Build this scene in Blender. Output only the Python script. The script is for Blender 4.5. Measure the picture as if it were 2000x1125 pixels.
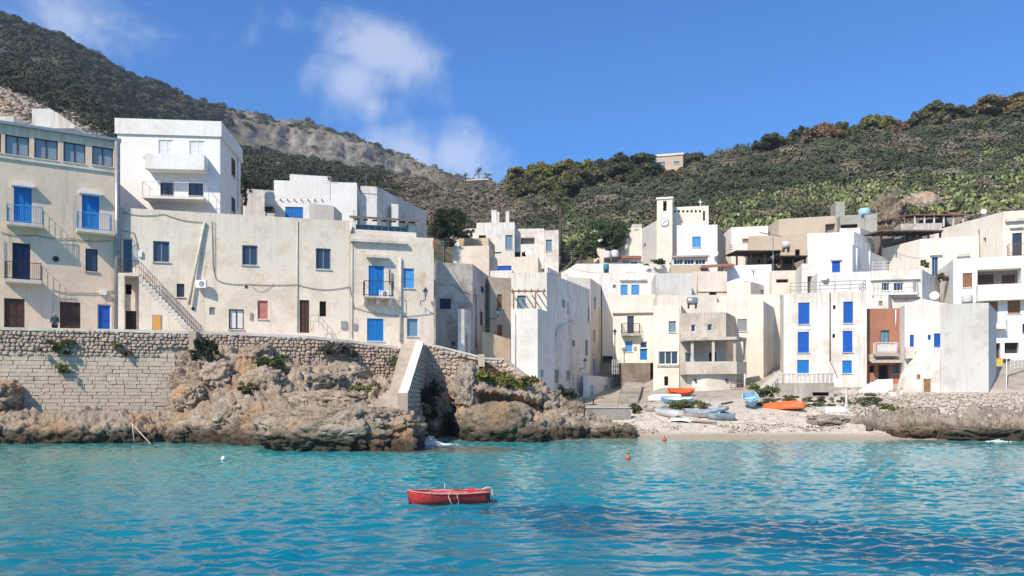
import bpy, bmesh, math, random
import numpy as np
from mathutils import Vector, Matrix
for o in list(bpy.data.objects): bpy.data.objects.remove(o)
SC = bpy.context.scene
COL = SC.collection
# ---------------------------------------------------------------- camera
F, HZ, CH = 1540.0, 778.0, 2.8        # focal length and horizon of the photograph in its pixels, eye height in metres
cam = bpy.data.cameras.new('camera'); camo = bpy.data.objects.new('camera', cam); COL.objects.link(camo)
camo.location = (0, 0, CH); camo.rotation_euler = (math.pi/2, 0, 0)
cam.sensor_width = 36; cam.lens = 36*F/2000; cam.shift_y = (HZ-562.5)/2000
cam.clip_start = .1; cam.clip_end = 20000
SC.camera = camo
# ---------------------------------------------------------------- light
SUN_EL, SUN_LEFT = math.radians(43), math.radians(37)   # the sun stands behind the camera to the left
sd = Vector((-math.sin(SUN_LEFT)*math.cos(SUN_EL), -math.cos(SUN_LEFT)*math.cos(SUN_EL), math.sin(SUN_EL)))
sl = bpy.data.lights.new('sun', 'SUN'); sl.energy = 3.9; sl.angle = math.radians(.53); sl.color = (1, .88, .715)
so = bpy.data.objects.new('sun', sl); COL.objects.link(so); so.location = sd*200
so.rotation_euler = (-sd).to_track_quat('-Z', 'Y').to_euler()
SC.view_settings.view_transform = 'Standard'; SC.view_settings.look = 'None'
SC.view_settings.exposure = 0.63; SC.view_settings.gamma = 1
W = bpy.data.worlds.new('World'); SC.world = W; W.use_nodes = True

def nd(nt, typ, ins=None, **at):
    n = nt.nodes.new(typ)
    for k, v in at.items(): setattr(n, k, v)
    for k, v in (ins or {}).items():
        s = n.inputs[k]
        if isinstance(v, bpy.types.NodeSocket): nt.links.new(v, s)
        elif isinstance(v, bpy.types.Node): nt.links.new(v.outputs[0], s)
        else: s.default_value = v
    return n
def ramp(nt, fac, stops, mode='LINEAR'):
    n = nd(nt, 'ShaderNodeValToRGB', {0: fac}); cr = n.color_ramp; cr.interpolation = mode
    while len(cr.elements) < len(stops): cr.elements.new(.5)
    for e, (p, c) in zip(cr.elements, stops):
        e.position = p; e.color = (*c, 1) if len(c) == 3 else c
    return n.outputs[0]
def mth(nt, op, a, b=0., c=None, clamp=False):
    n = nd(nt, 'ShaderNodeMath', {0: a, 1: b}, operation=op); n.use_clamp = clamp
    if c is not None: n.inputs[2].default_value = c
    return n.outputs[0]
def mixc(nt, f, a, b, bt='MIX'):
    n = nt.nodes.new('ShaderNodeMix'); n.data_type = 'RGBA'; n.blend_type = bt
    for i, v in ((0, f), (6, a), (7, b)):
        if isinstance(v, bpy.types.NodeSocket): nt.links.new(v, n.inputs[i])
        else: n.inputs[i].default_value = (*v, 1) if isinstance(v, tuple) and len(v) == 3 else v
    return n.outputs[2]
def sstep(nt, v, a, b):
    return nd(nt, 'ShaderNodeMapRange', {0: v, 1: a, 2: b, 3: 0., 4: 1.}, interpolation_type='SMOOTHSTEP').outputs[0]
def noise(nt, vec, sc, det=4., rough=.55, scale3=None, dist=0.):
    if scale3 is not None:
        vec = nd(nt, 'ShaderNodeVectorMath', {0: vec, 1: scale3}, operation='MULTIPLY').outputs[0]
    return nd(nt, 'ShaderNodeTexNoise', {'Vector': vec, 'Scale': sc, 'Detail': det, 'Roughness': rough, 'Distortion': dist}).outputs[0]

# sky: Nishita with fair-weather cloud puffs, drawn by direction
wt = W.node_tree; wt.nodes.clear()
sky = nd(wt, 'ShaderNodeTexSky', sky_type='NISHITA', sun_disc=False, sun_elevation=SUN_EL,
         sun_rotation=math.pi+SUN_LEFT, altitude=0., air_density=1.0, dust_density=.9, ozone_density=2.0)
tc = nd(wt, 'ShaderNodeTexCoord').outputs['Generated']
sp = nd(wt, 'ShaderNodeSeparateXYZ', {0: tc})
def blob(px, py, rx, ry, amp):
    v = Vector(((px-1000)/F, 1, (HZ-py)/F)).normalized()
    s = nd(wt, 'ShaderNodeVectorMath', {0: tc, 1: v}, operation='SUBTRACT').outputs[0]
    s = nd(wt, 'ShaderNodeVectorMath', {0: s, 1: (F/rx, F/rx, F/ry)}, operation='MULTIPLY').outputs[0]
    l = nd(wt, 'ShaderNodeVectorMath', {0: s}, operation='LENGTH').outputs[1]
    return mth(wt, 'MULTIPLY', mth(wt, 'SUBTRACT', 1., l, clamp=True), amp)
m = None
for b in ((735, 95, 155, 88, .85), (690, 150, 140, 95, .72), (800, 130, 130, 110, .6), (720, 205, 130, 70, .55), (800, 305, 165, 95, .9), (885, 310, 125, 90, .95), (850, 345, 260, 95, .85),
          (110, 30, 230, 120, .62), (30, -20, 240, 90, .5), (500, 75, 100, 50, .40), (560, 50, 110, 45, .34), (1660, -10, 150, 60, .28), (2600, 250, 380, 170, .9), (-700, 100, 420, 200, .9), (1500, -900, 400, 200, .7)):
    m = blob(*b) if m is None else mth(wt, 'MAXIMUM', m, blob(*b))
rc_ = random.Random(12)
for i in range(18):   # unseen puffs outside the view, added as fill light for shaded walls
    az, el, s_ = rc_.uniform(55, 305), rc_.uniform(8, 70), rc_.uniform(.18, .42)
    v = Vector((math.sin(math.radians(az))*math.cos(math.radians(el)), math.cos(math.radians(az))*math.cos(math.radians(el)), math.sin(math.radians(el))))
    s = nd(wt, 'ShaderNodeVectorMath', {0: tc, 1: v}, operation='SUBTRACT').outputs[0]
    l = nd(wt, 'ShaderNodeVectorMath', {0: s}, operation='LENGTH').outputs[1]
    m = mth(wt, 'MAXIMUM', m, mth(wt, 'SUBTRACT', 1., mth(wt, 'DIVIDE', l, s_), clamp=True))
n1 = noise(wt, tc, 8.5, 7., .6, dist=.5)
n2 = noise(wt, tc, 3.1, 5., .5)
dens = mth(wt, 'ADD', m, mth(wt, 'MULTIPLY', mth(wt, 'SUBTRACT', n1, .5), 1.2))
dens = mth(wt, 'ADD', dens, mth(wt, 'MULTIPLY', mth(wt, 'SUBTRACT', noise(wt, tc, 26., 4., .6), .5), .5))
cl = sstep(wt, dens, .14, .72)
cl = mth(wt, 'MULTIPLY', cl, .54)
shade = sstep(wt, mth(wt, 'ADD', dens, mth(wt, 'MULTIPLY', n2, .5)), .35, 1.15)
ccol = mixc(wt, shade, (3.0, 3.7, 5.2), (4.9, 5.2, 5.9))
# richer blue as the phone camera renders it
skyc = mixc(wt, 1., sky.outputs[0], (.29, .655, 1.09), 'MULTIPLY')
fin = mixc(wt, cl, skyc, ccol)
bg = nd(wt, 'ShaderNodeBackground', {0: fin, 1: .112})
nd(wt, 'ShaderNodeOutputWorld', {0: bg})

# ---------------------------------------------------------------- geometry helpers
def P(px, py, d): return Vector(((px-1000)/F*d, d, CH+(HZ-py)/F*d))
def G(px, d): return Vector(((px-1000)/F*d, d))
def Yz(d, py): return CH+(HZ-py)/F*d
R0 = np.random.default_rng(7)

def _hash(ix, iy, iz, seed):
    with np.errstate(over='ignore'):
        h = (ix.astype(np.uint32)*np.uint32(374761393) + iy.astype(np.uint32)*np.uint32(668265263)
             + iz.astype(np.uint32)*np.uint32(2147483647) + np.uint32(seed*974711 % 2**32))
        h = (h ^ (h >> np.uint32(13)))*np.uint32(1274126177)
        h = h ^ (h >> np.uint32(16))
        h = h*np.uint32(2246822519); h = h ^ (h >> np.uint32(13))
    return h.astype(np.float64)/4294967295.0
def vnoise(p, seed=0):
    i = np.floor(p).astype(np.int64); f = p-i; f = f*f*f*(f*(f*6-15)+10)
    out = 0
    for dx in (0, 1):
        for dy in (0, 1):
            for dz in (0, 1):
                w = (f[:, 0] if dx else 1-f[:, 0])*(f[:, 1] if dy else 1-f[:, 1])*(f[:, 2] if dz else 1-f[:, 2])
                out = out+w*_hash(i[:, 0]+dx, i[:, 1]+dy, i[:, 2]+dz, seed)
    return out*2-1
def worley(p, sc, seed):
    q = p*sc; i = np.floor(q).astype(np.int64); f1 = np.full(len(q), 9.); f2 = np.full(len(q), 9.); cid = np.zeros(len(q))
    for dx in (-1, 0, 1):
        for dy in (-1, 0, 1):
            for dz in (-1, 0, 1):
                c = i+np.array([dx, dy, dz]); h = [_hash(c[:, 0], c[:, 1], c[:, 2], seed+k) for k in range(4)]
                d = np.sqrt((c[:, 0]+h[0]-q[:, 0])**2+(c[:, 1]+h[1]-q[:, 1])**2+(c[:, 2]+h[2]-q[:, 2])**2)
                n = d < f1; f2 = np.where(n, f1, np.minimum(f2, d)); cid = np.where(n, h[3], cid); f1 = np.where(n, d, f1)
    return f1, f2, cid
def fbm(p, sc=1., octv=4, seed=0, gain=.5, ridged=False):
    a, s, t = 1., 0., 0.
    for o in range(octv):
        v = vnoise(p*sc+o*17.3, seed+o)
        if ridged: v = 1-2*np.abs(v)
        s = s+a*v; t += a; a *= gain; sc *= 2.03
    return s/t

def np_mesh(name, V, Q, mat=None, col=None, smooth=False):
    me = bpy.data.meshes.new(name); V = np.asarray(V, dtype=np.float32); Q = np.asarray(Q, dtype=np.int32)
    k = Q.shape[1]
    me.vertices.add(len(V)); me.vertices.foreach_set('co', V.ravel())
    me.loops.add(Q.size); me.loops.foreach_set('vertex_index', Q.ravel())
    me.polygons.add(len(Q)); me.polygons.foreach_set('loop_start', np.arange(0, Q.size, k, dtype=np.int32))
    me.polygons.foreach_set('loop_total', np.full(len(Q), k, dtype=np.int32))
    if smooth: me.polygons.foreach_set('use_smooth', np.ones(len(Q), dtype=bool))
    me.update(calc_edges=True)
    if col is not None:
        a = me.color_attributes.new('Col', 'FLOAT_COLOR', 'POINT')
        c = np.ones((len(V), 4), dtype=np.float32); c[:, :3] = col; a.data.foreach_set('color', c.ravel())
    if mat: me.materials.append(mat)
    return me
def tag(o, label=None, cat=None, group=None, kind=None):
    if cat and not kind: kind = 'thing'
    if label: o['label'] = label
    if cat: o['category'] = cat
    if group: o['group'] = group
    if kind: o['kind'] = kind
    return o
def link(name, me, parent=None, loc=(0, 0, 0)):
    o = bpy.data.objects.new(name, me); COL.objects.link(o); o.location = loc
    if parent: o.parent = parent
    return o
def thing(name, label, cat, loc, group=None):
    o = bpy.data.objects.new(name, None); COL.objects.link(o); o.location = loc; o.empty_display_size = .3
    return tag(o, label, cat, group)
def world_loc(o):
    v = Vector((0, 0, 0))
    while o is not None: v = v+o.location; o = o.parent
    return v

class MB:
    def __init__(s): s.v = []; s.f = []
    def quad(s, a, b, c, d):
        n = len(s.v); s.v += [Vector(a), Vector(b), Vector(c), Vector(d)]; s.f.append((n, n+1, n+2, n+3)); return s
    def poly(s, pts):
        n = len(s.v); s.v += [Vector(p) for p in pts]; s.f.append(tuple(range(n, n+len(pts)))); return s
    def box(s, o, a, b, c):
        o, a, b, c = Vector(o), Vector(a), Vector(b), Vector(c); n = len(s.v)
        s.v += [o, o+a, o+a+b, o+b, o+c, o+a+c, o+a+b+c, o+b+c]
        s.f += [(n, n+3, n+2, n+1), (n+4, n+5, n+6, n+7), (n, n+1, n+5, n+4), (n+1, n+2, n+6, n+5), (n+2, n+3, n+7, n+6), (n+3, n, n+4, n+7)]
        return s
    def cbox(s, c, sx, sy, sz):
        return s.box(Vector(c)-Vector((sx/2, sy/2, sz/2)), (sx, 0, 0), (0, sy, 0), (0, 0, sz))
    def prism(s, pts, vec):
        n = len(s.v); k = len(pts); vec = Vector(vec)
        s.v += [Vector(p) for p in pts]+[Vector(p)+vec for p in pts]
        s.f += [tuple(range(n+k-1, n-1, -1)), tuple(range(n+k, n+2*k))]
        s.f += [(n+i, n+(i+1) % k, n+k+(i+1) % k, n+k+i) for i in range(k)]
        return s
    def tube(s, pts, r, n=6, cap=True):
        pts = [Vector(p) for p in pts]; base = len(s.v); m = len(pts)
        rs = r if hasattr(r, '__len__') else [r]*m
        for i, p in enumerate(pts):
            t = (pts[min(i+1, m-1)]-pts[max(i-1, 0)]).normalized()
            u = t.cross(Vector((0, 0, 1)));
            if u.length < .05: u = t.cross(Vector((0, 1, 0)))
            u.normalize(); w = t.cross(u)
            for k in range(n):
                a = 2*math.pi*k/n; s.v.append(p+(u*math.cos(a)+w*math.sin(a))*rs[i])
        for i in range(m-1):
            for k in range(n):
                a, b = base+i*n+k, base+i*n+(k+1) % n
                s.f.append((a, b, b+n, a+n))
        if cap: s.f += [tuple(base+k for k in range(n-1, -1, -1)), tuple(base+(m-1)*n+k for k in range(n))]
        return s
    def lathe(s, c, prof, n=12):
        c = Vector(c); base = len(s.v); m = len(prof)
        for r, z in prof:
            for k in range(n):
                a = 2*math.pi*k/n; s.v.append(c+Vector((r*math.cos(a), r*math.sin(a), z)))
        for i in range(m-1):
            for k in range(n):
                a, b = base+i*n+k, base+i*n+(k+1) % n; s.f.append((a, b, b+n, a+n))
        s.f += [tuple(base+k for k in range(n-1, -1, -1)), tuple(base+(m-1)*n+k for k in range(n))]
        return s
    def build(s, name, mat, parent=None, smooth=False):
        L = world_loc(parent) if parent else Vector((0, 0, 0))
        org = L
        me = bpy.data.meshes.new(name)
        if not parent:
            org = Vector((sum(v.x for v in s.v)/len(s.v), sum(v.y for v in s.v)/len(s.v), min(v.z for v in s.v)))
        me.from_pydata([v-org for v in s.v], [], s.f); me.update()
        if smooth: me.polygons.foreach_set('use_smooth', [True]*len(me.polygons))
        me.materials.append(M[mat] if isinstance(mat, str) else mat)
        return link(name, me, parent, (0, 0, 0) if parent else org)

# ---------------------------------------------------------------- materials
M = {}
def newmat(key):
    m = bpy.data.materials.new(key); m.use_nodes = True; nt = m.node_tree; nt.nodes.clear()
    b = nd(nt, 'ShaderNodeBsdfPrincipled'); nd(nt, 'ShaderNodeOutputMaterial', {0: b}); M[key] = m
    return m, nt, b
def gpos(nt): return nd(nt, 'ShaderNodeNewGeometry').outputs['Position']
def setb(nt, b, **kw):
    for k, v in kw.items():
        k = k.replace('_', ' ')
        if isinstance(v, bpy.types.NodeSocket): nt.links.new(v, b.inputs[k])
        else: b.inputs[k].default_value = (*v, 1) if isinstance(v, tuple) and len(v) == 3 else v
def bump(nt, b, h, strength=.3, dist=.05):
    n = nd(nt, 'ShaderNodeBump', {'Strength': strength, 'Distance': dist, 'Height': h}); nt.links.new(n.outputs[0], b.inputs['Normal'])
def plaster(key, col, dirt, amt=.5, streak=.5, crack=.25, warm=None):
    m, nt, b = newmat(key); p = gpos(nt)
    n = noise(nt, p, .42, 5., .68); pa = mth(nt, 'MULTIPLY', sstep(nt, n, .46, .64), min(1., amt*1.3))
    s = noise(nt, p, 1., 4., .6, scale3=(2.6, 2.6, .16)); st = mth(nt, 'MULTIPLY', sstep(nt, s, .52, .70), min(1., streak*1.1))
    f = mth(nt, 'MAXIMUM', pa, st)
    at = nd(nt, 'ShaderNodeAttribute', attribute_name='ztop').outputs['Fac']; zz = nd(nt, 'ShaderNodeSeparateXYZ', {0: p}).outputs[2]
    dep = mth(nt, 'SUBTRACT', at, zz); has = mth(nt, 'GREATER_THAN', at, .1)
    run = mth(nt, 'MULTIPLY', sstep(nt, noise(nt, p, 1., 5., .65, scale3=(3.8, 3.8, .1)), .40, .66), sstep(nt, mth(nt, 'ADD', dep, mth(nt, 'MULTIPLY', noise(nt, p, 1.3, 4., .6), -1.6)), 1.5, -.5))
    f = mth(nt, 'MAXIMUM', f, mth(nt, 'MULTIPLY', mth(nt, 'MULTIPLY', run, has), min(1., .35+streak*.6)))
    c = mixc(nt, f, col, dirt)
    big = noise(nt, p, .11, 3., .5); c = mixc(nt, 1., c, ramp(nt, big, [(.3, (.90, .885, .86)), (.7, (1.05, 1.05, 1.05))]), 'MULTIPLY')
    w = noise(nt, p, .9, 5., .7, scale3=(1, 1, .7))
    c = mixc(nt, mth(nt, 'MULTIPLY', sstep(nt, w, .56, .70), min(1., crack*1.25)), c, warm or (dirt[0]*.95, dirt[1]*.82, dirt[2]*.66))
    g = noise(nt, p, 5.5, 4., .7)
    c = mixc(nt, 1., c, ramp(nt, g, [(.2, (.86, .86, .86)), (.75, (1.05, 1.05, 1.05))]), 'MULTIPLY')
    setb(nt, b, Base_Color=c, Roughness=.9, Specular_IOR_Level=.2)
    bump(nt, b, g, .35, .05)
    return m
def plain(key, col, rough=.65, var=.2, metal=0., scale=3., spec=.3):
    m, nt, b = newmat(key); p = gpos(nt)
    g = noise(nt, p, scale, 5., .65)
    c = mixc(nt, 1., col, ramp(nt, g, [(.25, (1-var*2,)*3), (.75, (1+var*.6,)*3)]), 'MULTIPLY')
    setb(nt, b, Base_Color=c, Roughness=rough, Metallic=metal, Specular_IOR_Level=spec)
    return m
plaster('white', (.775, .745, .69), (.57, .515, .44), .65, .8, .4)
plaster('white_clean', (.80, .78, .74), (.66, .62, .56), .5, .6, .2)
plaster('white_pure', (.83, .81, .775), (.71, .675, .62), .35, .4, .1)
plaster('white_blue', (.74, .77, .80), (.62, .64, .66), .4, .3, .1)
plaster('cream', (.79, .735, .645), (.665, .59, .495), .6, .65, .4, warm=(.68, .55, .42))
plaster('long_cream', (.80, .715, .60), (.67, .58, .47), .7, .85, .75, warm=(.64, .45, .29))
plaster('beige', (.62, .545, .45), (.45, .39, .32), .45, .7, .25)
plaster('front_beige', (.83, .665, .505), (.60, .475, .36), .3, .8, .15)
plaster('pinkish', (.77, .69, .59), (.62, .52, .43), .5, .5, .35)
plaster('old_stucco', (.60, .55, .48), (.36, .32, .28), .9, .7, .5)
plaster('old_tan', (.52, .45, .36), (.36, .29, .21), .8, .6, .6, warm=(.50, .33, .17))
plaster('ochre', (.62, .50, .34), (.50, .36, .20), .8, .4, .5)
plaster('tan', (.56, .46, .35), (.46, .37, .28), .4, .4, .3)
plaster('raw_concrete', (.60, .545, .47), (.42, .37, .31), .8, .8, .6, warm=(.46, .36, .25))
plaster('grey_stucco', (.63, .615, .585), (.50, .475, .44), .6, .4, .4)
plaster('grey_concrete', (.44, .435, .39), (.34, .33, .29), .7, .6, .3)
plaster('conc', (.42, .39, .34), (.27, .245, .21), .8, .7, .3)
plaster('terracotta', (.44, .195, .125), (.34, .17, .12), .8, .7, .5)
plaster('dark_base', (.25, .215, .18), (.16, .14, .12), .7, .5, .3)
plain('blue', (.014, .20, .56), .5, .12); plain('royal', (.014, .11, .48), .5, .1); plain('light_blue', (.10, .33, .66), .5, .12)
plain('pale_blue', (.35, .56, .72), .5, .1); plain('teal', (.04, .22, .30), .5, .2); plain('navy', (.012, .018, .07), .35, .1); plain('grey_blue', (.20, .28, .42), .5, .1)
plain('brown', (.085, .045, .03), .6, .2); plain('wood', (.33, .17, .08), .6, .25); plain('orange_door', (.70, .34, .07), .6, .12); plain('pink', (.50, .20, .17), .7, .12); plain('rust', (.30, .15, .10), .7, .2)
plain('white_paint', (.80, .80, .79), .5, .05); plain('black', (.018, .018, .02), .4, .1); plain('iron', (.06, .05, .045), .5, .25, .4)
plain('grey_metal', (.30, .31, .33), .45, .12, .5); plain('zinc', (.42, .45, .46), .4, .15, .6); plain('grey_paint', (.30, .31, .32), .6, .1); plain('steel', (.55, .57, .58), .3, .12, .8)
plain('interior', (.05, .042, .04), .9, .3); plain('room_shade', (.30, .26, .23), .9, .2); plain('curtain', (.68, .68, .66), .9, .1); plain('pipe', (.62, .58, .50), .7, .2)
plain('dark_wood', (.045, .026, .018), .7, .25); plain('old_wood', (.16, .12, .09), .8, .3); plain('cable', (.17, .155, .135), .8, .1); plain('rope', (.62, .53, .43), .9, .15)
plain('red_paint', (.66, .06, .055), .6, .25, scale=5.); plain('pink_trim', (.60, .20, .18), .6, .15); plain('boat_orange', (.80, .15, .04), .5, .15); plain('boat_white', (.72, .72, .69), .5, .12); plain('boat_blue', (.22, .48, .66), .5, .15); plain('boat_grey', (.32, .38, .42), .6, .25)
plain('orange_buoy', (.50, .12, .05), .5, .2); plain('roof_tile', (.34, .145, .085), .8, .25); plain('straw', (.22, .17, .13), .95, .25, scale=9.); plain('yellow', (.75, .55, .03), .8, .1); plain('skin', (.52, .32, .23), .6, .05); plain('jacket', (.035, .075, .095), .85, .2); plain('hair', (.03, .02, .015), .7, .2); plain('trousers', (.03, .035, .05), .9, .2); plain('tarp', (.46, .41, .35), .8, .2)
m, nt, b = newmat('glass'); setb(nt, b, Base_Color=(.035, .05, .075), Roughness=.06, Specular_IOR_Level=.6)
m, nt, b = newmat('glass_pale'); setb(nt, b, Base_Color=(.24, .30, .34), Roughness=.12, Specular_IOR_Level=.6)
m, nt, b = newmat('glass_blue'); setb(nt, b, Base_Color=(.16, .24, .31), Roughness=.1, Specular_IOR_Level=.6)
# foliage reads each plant's own colour
m, nt, b = newmat('foliage')
ca = nd(nt, 'ShaderNodeVertexColor', layer_name='Col').outputs[0]
setb(nt, b, Base_Color=mixc(nt, 1., ca, ramp(nt, noise(nt, gpos(nt), 2.2, 4., .7), [(.25, (.62, .62, .62)), (.75, (1.3, 1.3, 1.3))]), 'MULTIPLY'), Roughness=.75, Specular_IOR_Level=.25)
plain('bark', (.11, .085, .065), .9, .3, scale=8.)
# dressed and rubble stone, each piece with a shade of its own
def stone(key, cols, bs=.5, dark=(.2, .17, .14)):
    m, nt, b = newmat(key); p = gpos(nt)
    r = nd(nt, 'ShaderNodeObjectInfo').outputs['Random']
    c = ramp(nt, r, [(i/(len(cols)-1), c) for i, c in enumerate(cols)])
    n = noise(nt, p, 2.6, 7., .7); c = mixc(nt, mth(nt, 'MULTIPLY', sstep(nt, n, .5, .78), .55), c, dark)
    l = noise(nt, p, .5, 4., .6); c = mixc(nt, mth(nt, 'MULTIPLY', sstep(nt, l, .5, .75), .45), c, (.47, .30, .20))
    setb(nt, b, Base_Color=c, Roughness=.95, Specular_IOR_Level=.15)
    bump(nt, b, noise(nt, p, 9., 7., .75), bs, .08)
stone('block_stone', [(.50, .42, .33), (.56, .47, .37), (.52, .445, .355), (.60, .505, .395)])
stone('rubble_stone', [(.48, .38, .30), (.40, .34, .28), (.55, .43, .33), (.50, .45, .38)])
plaster('step_stone', (.52, .455, .37), (.40, .345, .275), .7, .5, .3)
plaster('mortar', (.52, .445, .36), (.40, .335, .27), .8, .4, .5)
plaster('coping', (.70, .665, .60), (.50, .45, .39), .7, .2, .3)
def rockmat(key, a, b_, orange, omt, wet=True, sc=1., white=None):
    m, nt, b = newmat(key); p = gpos(nt)
    n = noise(nt, p, .55*sc, 9., .68); c = mixc(nt, sstep(nt, n, .38, .66), b_, a)
    o = noise(nt, p, .23*sc, 5., .6, dist=.4); c = mixc(nt, mth(nt, 'MULTIPLY', sstep(nt, o, .5, .68), omt), c, orange)
    k = noise(nt, p, 2.4*sc, 9., .78); c = mixc(nt, mth(nt, 'MULTIPLY', sstep(nt, k, .53, .66), .8), c, (a[0]*.36, a[1]*.34, a[2]*.31))
    pits = nd(nt, 'ShaderNodeTexVoronoi', {'Vector': p, 'Scale': 5.*sc}, feature='F1').outputs[0]
    if wet:
        z = nd(nt, 'ShaderNodeSeparateXYZ', {0: p}).outputs[2]
        zz = mth(nt, 'SUBTRACT', z, mth(nt, 'MULTIPLY', noise(nt, p, .7, 5., .65), 1.7))
        c = mixc(nt, mth(nt, 'MULTIPLY', sstep(nt, zz, .45, -.5), .92), c, (.060, .050, .034))
    setb(nt, b, Base_Color=c, Roughness=.92, Specular_IOR_Level=.2)
    h = mth(nt, 'ADD', noise(nt, p, 2.2*sc, 10., .78), mth(nt, 'MULTIPLY', pits, .35))
    bump(nt, b, h, 1., .34/sc)
rockmat('rock', (.61, .50, .385), (.39, .315, .24), (.62, .37, .195), .8)
rockmat('rock_pale', (.54, .47, .38), (.37, .31, .25), (.50, .36, .22), .3)
m, nt, b = newmat('pebble'); p = gpos(nt)
setb(nt, b, Base_Color=ramp(nt, noise(nt, p, 2.3, 5., .7), [(.3, (.30, .255, .20)), (.5, (.43, .375, .31)), (.7, (.54, .485, .41))]), Roughness=.95)
bump(nt, b, noise(nt, p, 12., 5., .7), .5, .05)
rockmat('rock_dark', (.40, .325, .235), (.20, .165, .12), (.42, .27, .13), .5)
# ---------------------------------------------------------------- terrain
def Ys(l): return [(d, z if not isinstance(z, str) else Yz(d, float(z))) for d, z in l]
TER = {
 -900: [(50,6.9),(60,7.1),(68,7.5),(82,18),(115,'200'),(150,'110'),(260,'20'),(380,'-90'),(420,'-120')],
 0:    [(53,6.9),(60,7.1),(68,7.5),(82,18),(112,'246'),(146,'168'),(260,'125'),(380,'52'),(420,'36')],
 120:  [(54,6.9),(61,7.1),(69,7.5),(82,17),(114,'275'),(150,'222'),(270,'165'),(390,'95'),(430,'80')],
 235:  [(55,6.9),(62,7.1),(70,7.5),(84,15),(120,'312'),(160,'286'),(300,'215'),(420,'165'),(450,'152')],
 430:  [(56,6.9),(64,7.1),(74,8),(88,16),(120,'378'),(220,'320'),(470,'268'),(500,'224'),(560,'216')],
 560:  [(58,6.9),(66,7.1),(76,8),(90,18),(125,'378'),(230,'335'),(520,'302'),(532,'250'),(600,'238')],
 700:  [(60,6.8),(68,7.),(78,8),(90,18),(130,'395'),(250,'352'),(540,'330'),(551,'288'),(610,'274')],
 800:  [(61,6.6),(68,6.9),(78,8),(90,16),(130,'432'),(260,'364'),(560,'352'),(568,'326'),(610,'314')],
 880:  [(61,6.2),(66,6.5),(76,7),(92,12),(130,'450'),(200,'398'),(300,'378'),(420,'364'),(470,'358')],
 950:  [(61,5.6),(66,5.9),(76,6),(92,9),(128,'470'),(180,'412'),(260,'382'),(360,'364'),(390,'360')],
 1010: [(60.5,4.0),(66,4.6),(76,5),(92,8),(126,'478'),(160,'424'),(190,'388'),(220,'364'),(250,'354')],
 1060: [(58,2.4),(64,3.0),(78,3.6),(94,6),(126,'490'),(155,'430'),(180,'390'),(210,'362'),(235,'350')],
 1140: [(54,-.6),(60,1.5),(76,2.0),(94,4),(122,'492'),(150,'430'),(175,'390'),(202,'358'),(226,'346')],
 1230: [(52,-.7),(62,1.6),(80,2.6),(94,4.4),(120,'480'),(150,'418'),(178,'376'),(205,'350'),(230,'342')],
 1290: [(52,-.7),(62,1.7),(74,3),(94,6),(120,'470'),(150,'404'),(180,'368'),(210,'342'),(235,'331')],
 1450: [(52,-.7),(62,1.8),(70,3),(94,7),(120,'462'),(145,'404'),(170,'354'),(195,'318'),(215,'308')],
 1600: [(52,-.7),(62,2.),(70,3.2),(94,9),(122,'446'),(145,'384'),(165,'334'),(185,'294'),(200,'278')],
 1700: [(51,-.8),(60,1.9),(69,3.2),(92,9),(121,'440'),(143,'378'),(163,'328'),(183,'286'),(200,'270')],
 1800: [(51,-.8),(60,2.),(68,3.2),(92,9),(120,'434'),(140,'372'),(160,'322'),(180,'280'),(200,'266')],
 2000: [(50,-.8),(60,2.2),(67,3.2),(90,9),(118,'418'),(138,'352'),(160,'297'),(180,'254'),(200,'236')],
 2900: [(50,-.8),(60,2.2),(67,3.2),(90,9),(118,'410'),(138,'330'),(160,'265'),(180,'215'),(200,'195')]}
TPX = np.array(sorted(TER)); NL = 9
TD = np.array([[c[0] for c in Ys(TER[p])] for p in TPX]); TZ = np.array([[c[1] for c in Ys(TER[p])] for p in TPX])
TD = np.hstack([TD, TD[:, -1:]+90]); TZ = np.hstack([TZ, TZ[:, -1:]-60])
def terr(px, k):
    """ground (d, z) at a bearing px and a fractional layer k"""
    px = np.asarray(px, float); k = np.asarray(k, float)
    k0 = np.clip(np.floor(k).astype(int), 0, NL-1); f = k-k0
    d = np.zeros_like(px); z = np.zeros_like(px)
    for j in range(NL):
        mk = k0 == j
        if mk.any():
            a = np.interp(px[mk], TPX, TD[:, j]); b = np.interp(px[mk], TPX, TD[:, j+1])
            c = np.interp(px[mk], TPX, TZ[:, j]); e = np.interp(px[mk], TPX, TZ[:, j+1])
            d[mk] = a+(b-a)*f[mk]; z[mk] = c+(e-c)*f[mk]
    x = (px-1000)/F*d
    p = np.stack([x, d, np.zeros_like(d)], 1)
    amp = np.clip((d-112)/60, 0, 1)*(1.2+d*.010)
    z = z+fbm(p, 1/38., 5, 3, .55)*amp
    cliff = np.clip((d-380)/120, 0, 1)
    z = z+fbm(p*np.array([1, 1, 1]), 1/16., 4, 9, .6, ridged=True)*cliff*5.
    g_ = p*np.array([1, .25, 1])+np.stack([0*z, 0*z, z*.35], 1)
    d2 = d+fbm(g_, 1/13., 5, 21, .68, ridged=True)*cliff*8.
    return x, d2, z
def tz(px, d):
    k = np.interp(d, [np.interp(px, TPX, TD[:, j]) for j in range(NL+1)], range(NL+1))
    return float(terr([px], [k])[2][0])
pxs = np.concatenate([np.arange(-900, -40, 20), np.arange(-40, 2060, 6), np.arange(2060, 2901, 20)])
ks = np.concatenate([np.arange(0, 4, .25), np.arange(4, 8.01, 1/22), [8.3, 8.7, 9.]])
KK, PX = np.meshgrid(ks, pxs, indexing='ij')
x, d, z = terr(PX.ravel(), KK.ravel())
nr, nc = KK.shape; idx = np.arange(nr*nc).reshape(nr, nc)
Q = np.stack([idx[:-1, :-1], idx[:-1, 1:], idx[1:, 1:], idx[1:, :-1]], -1).reshape(-1, 4)
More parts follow.
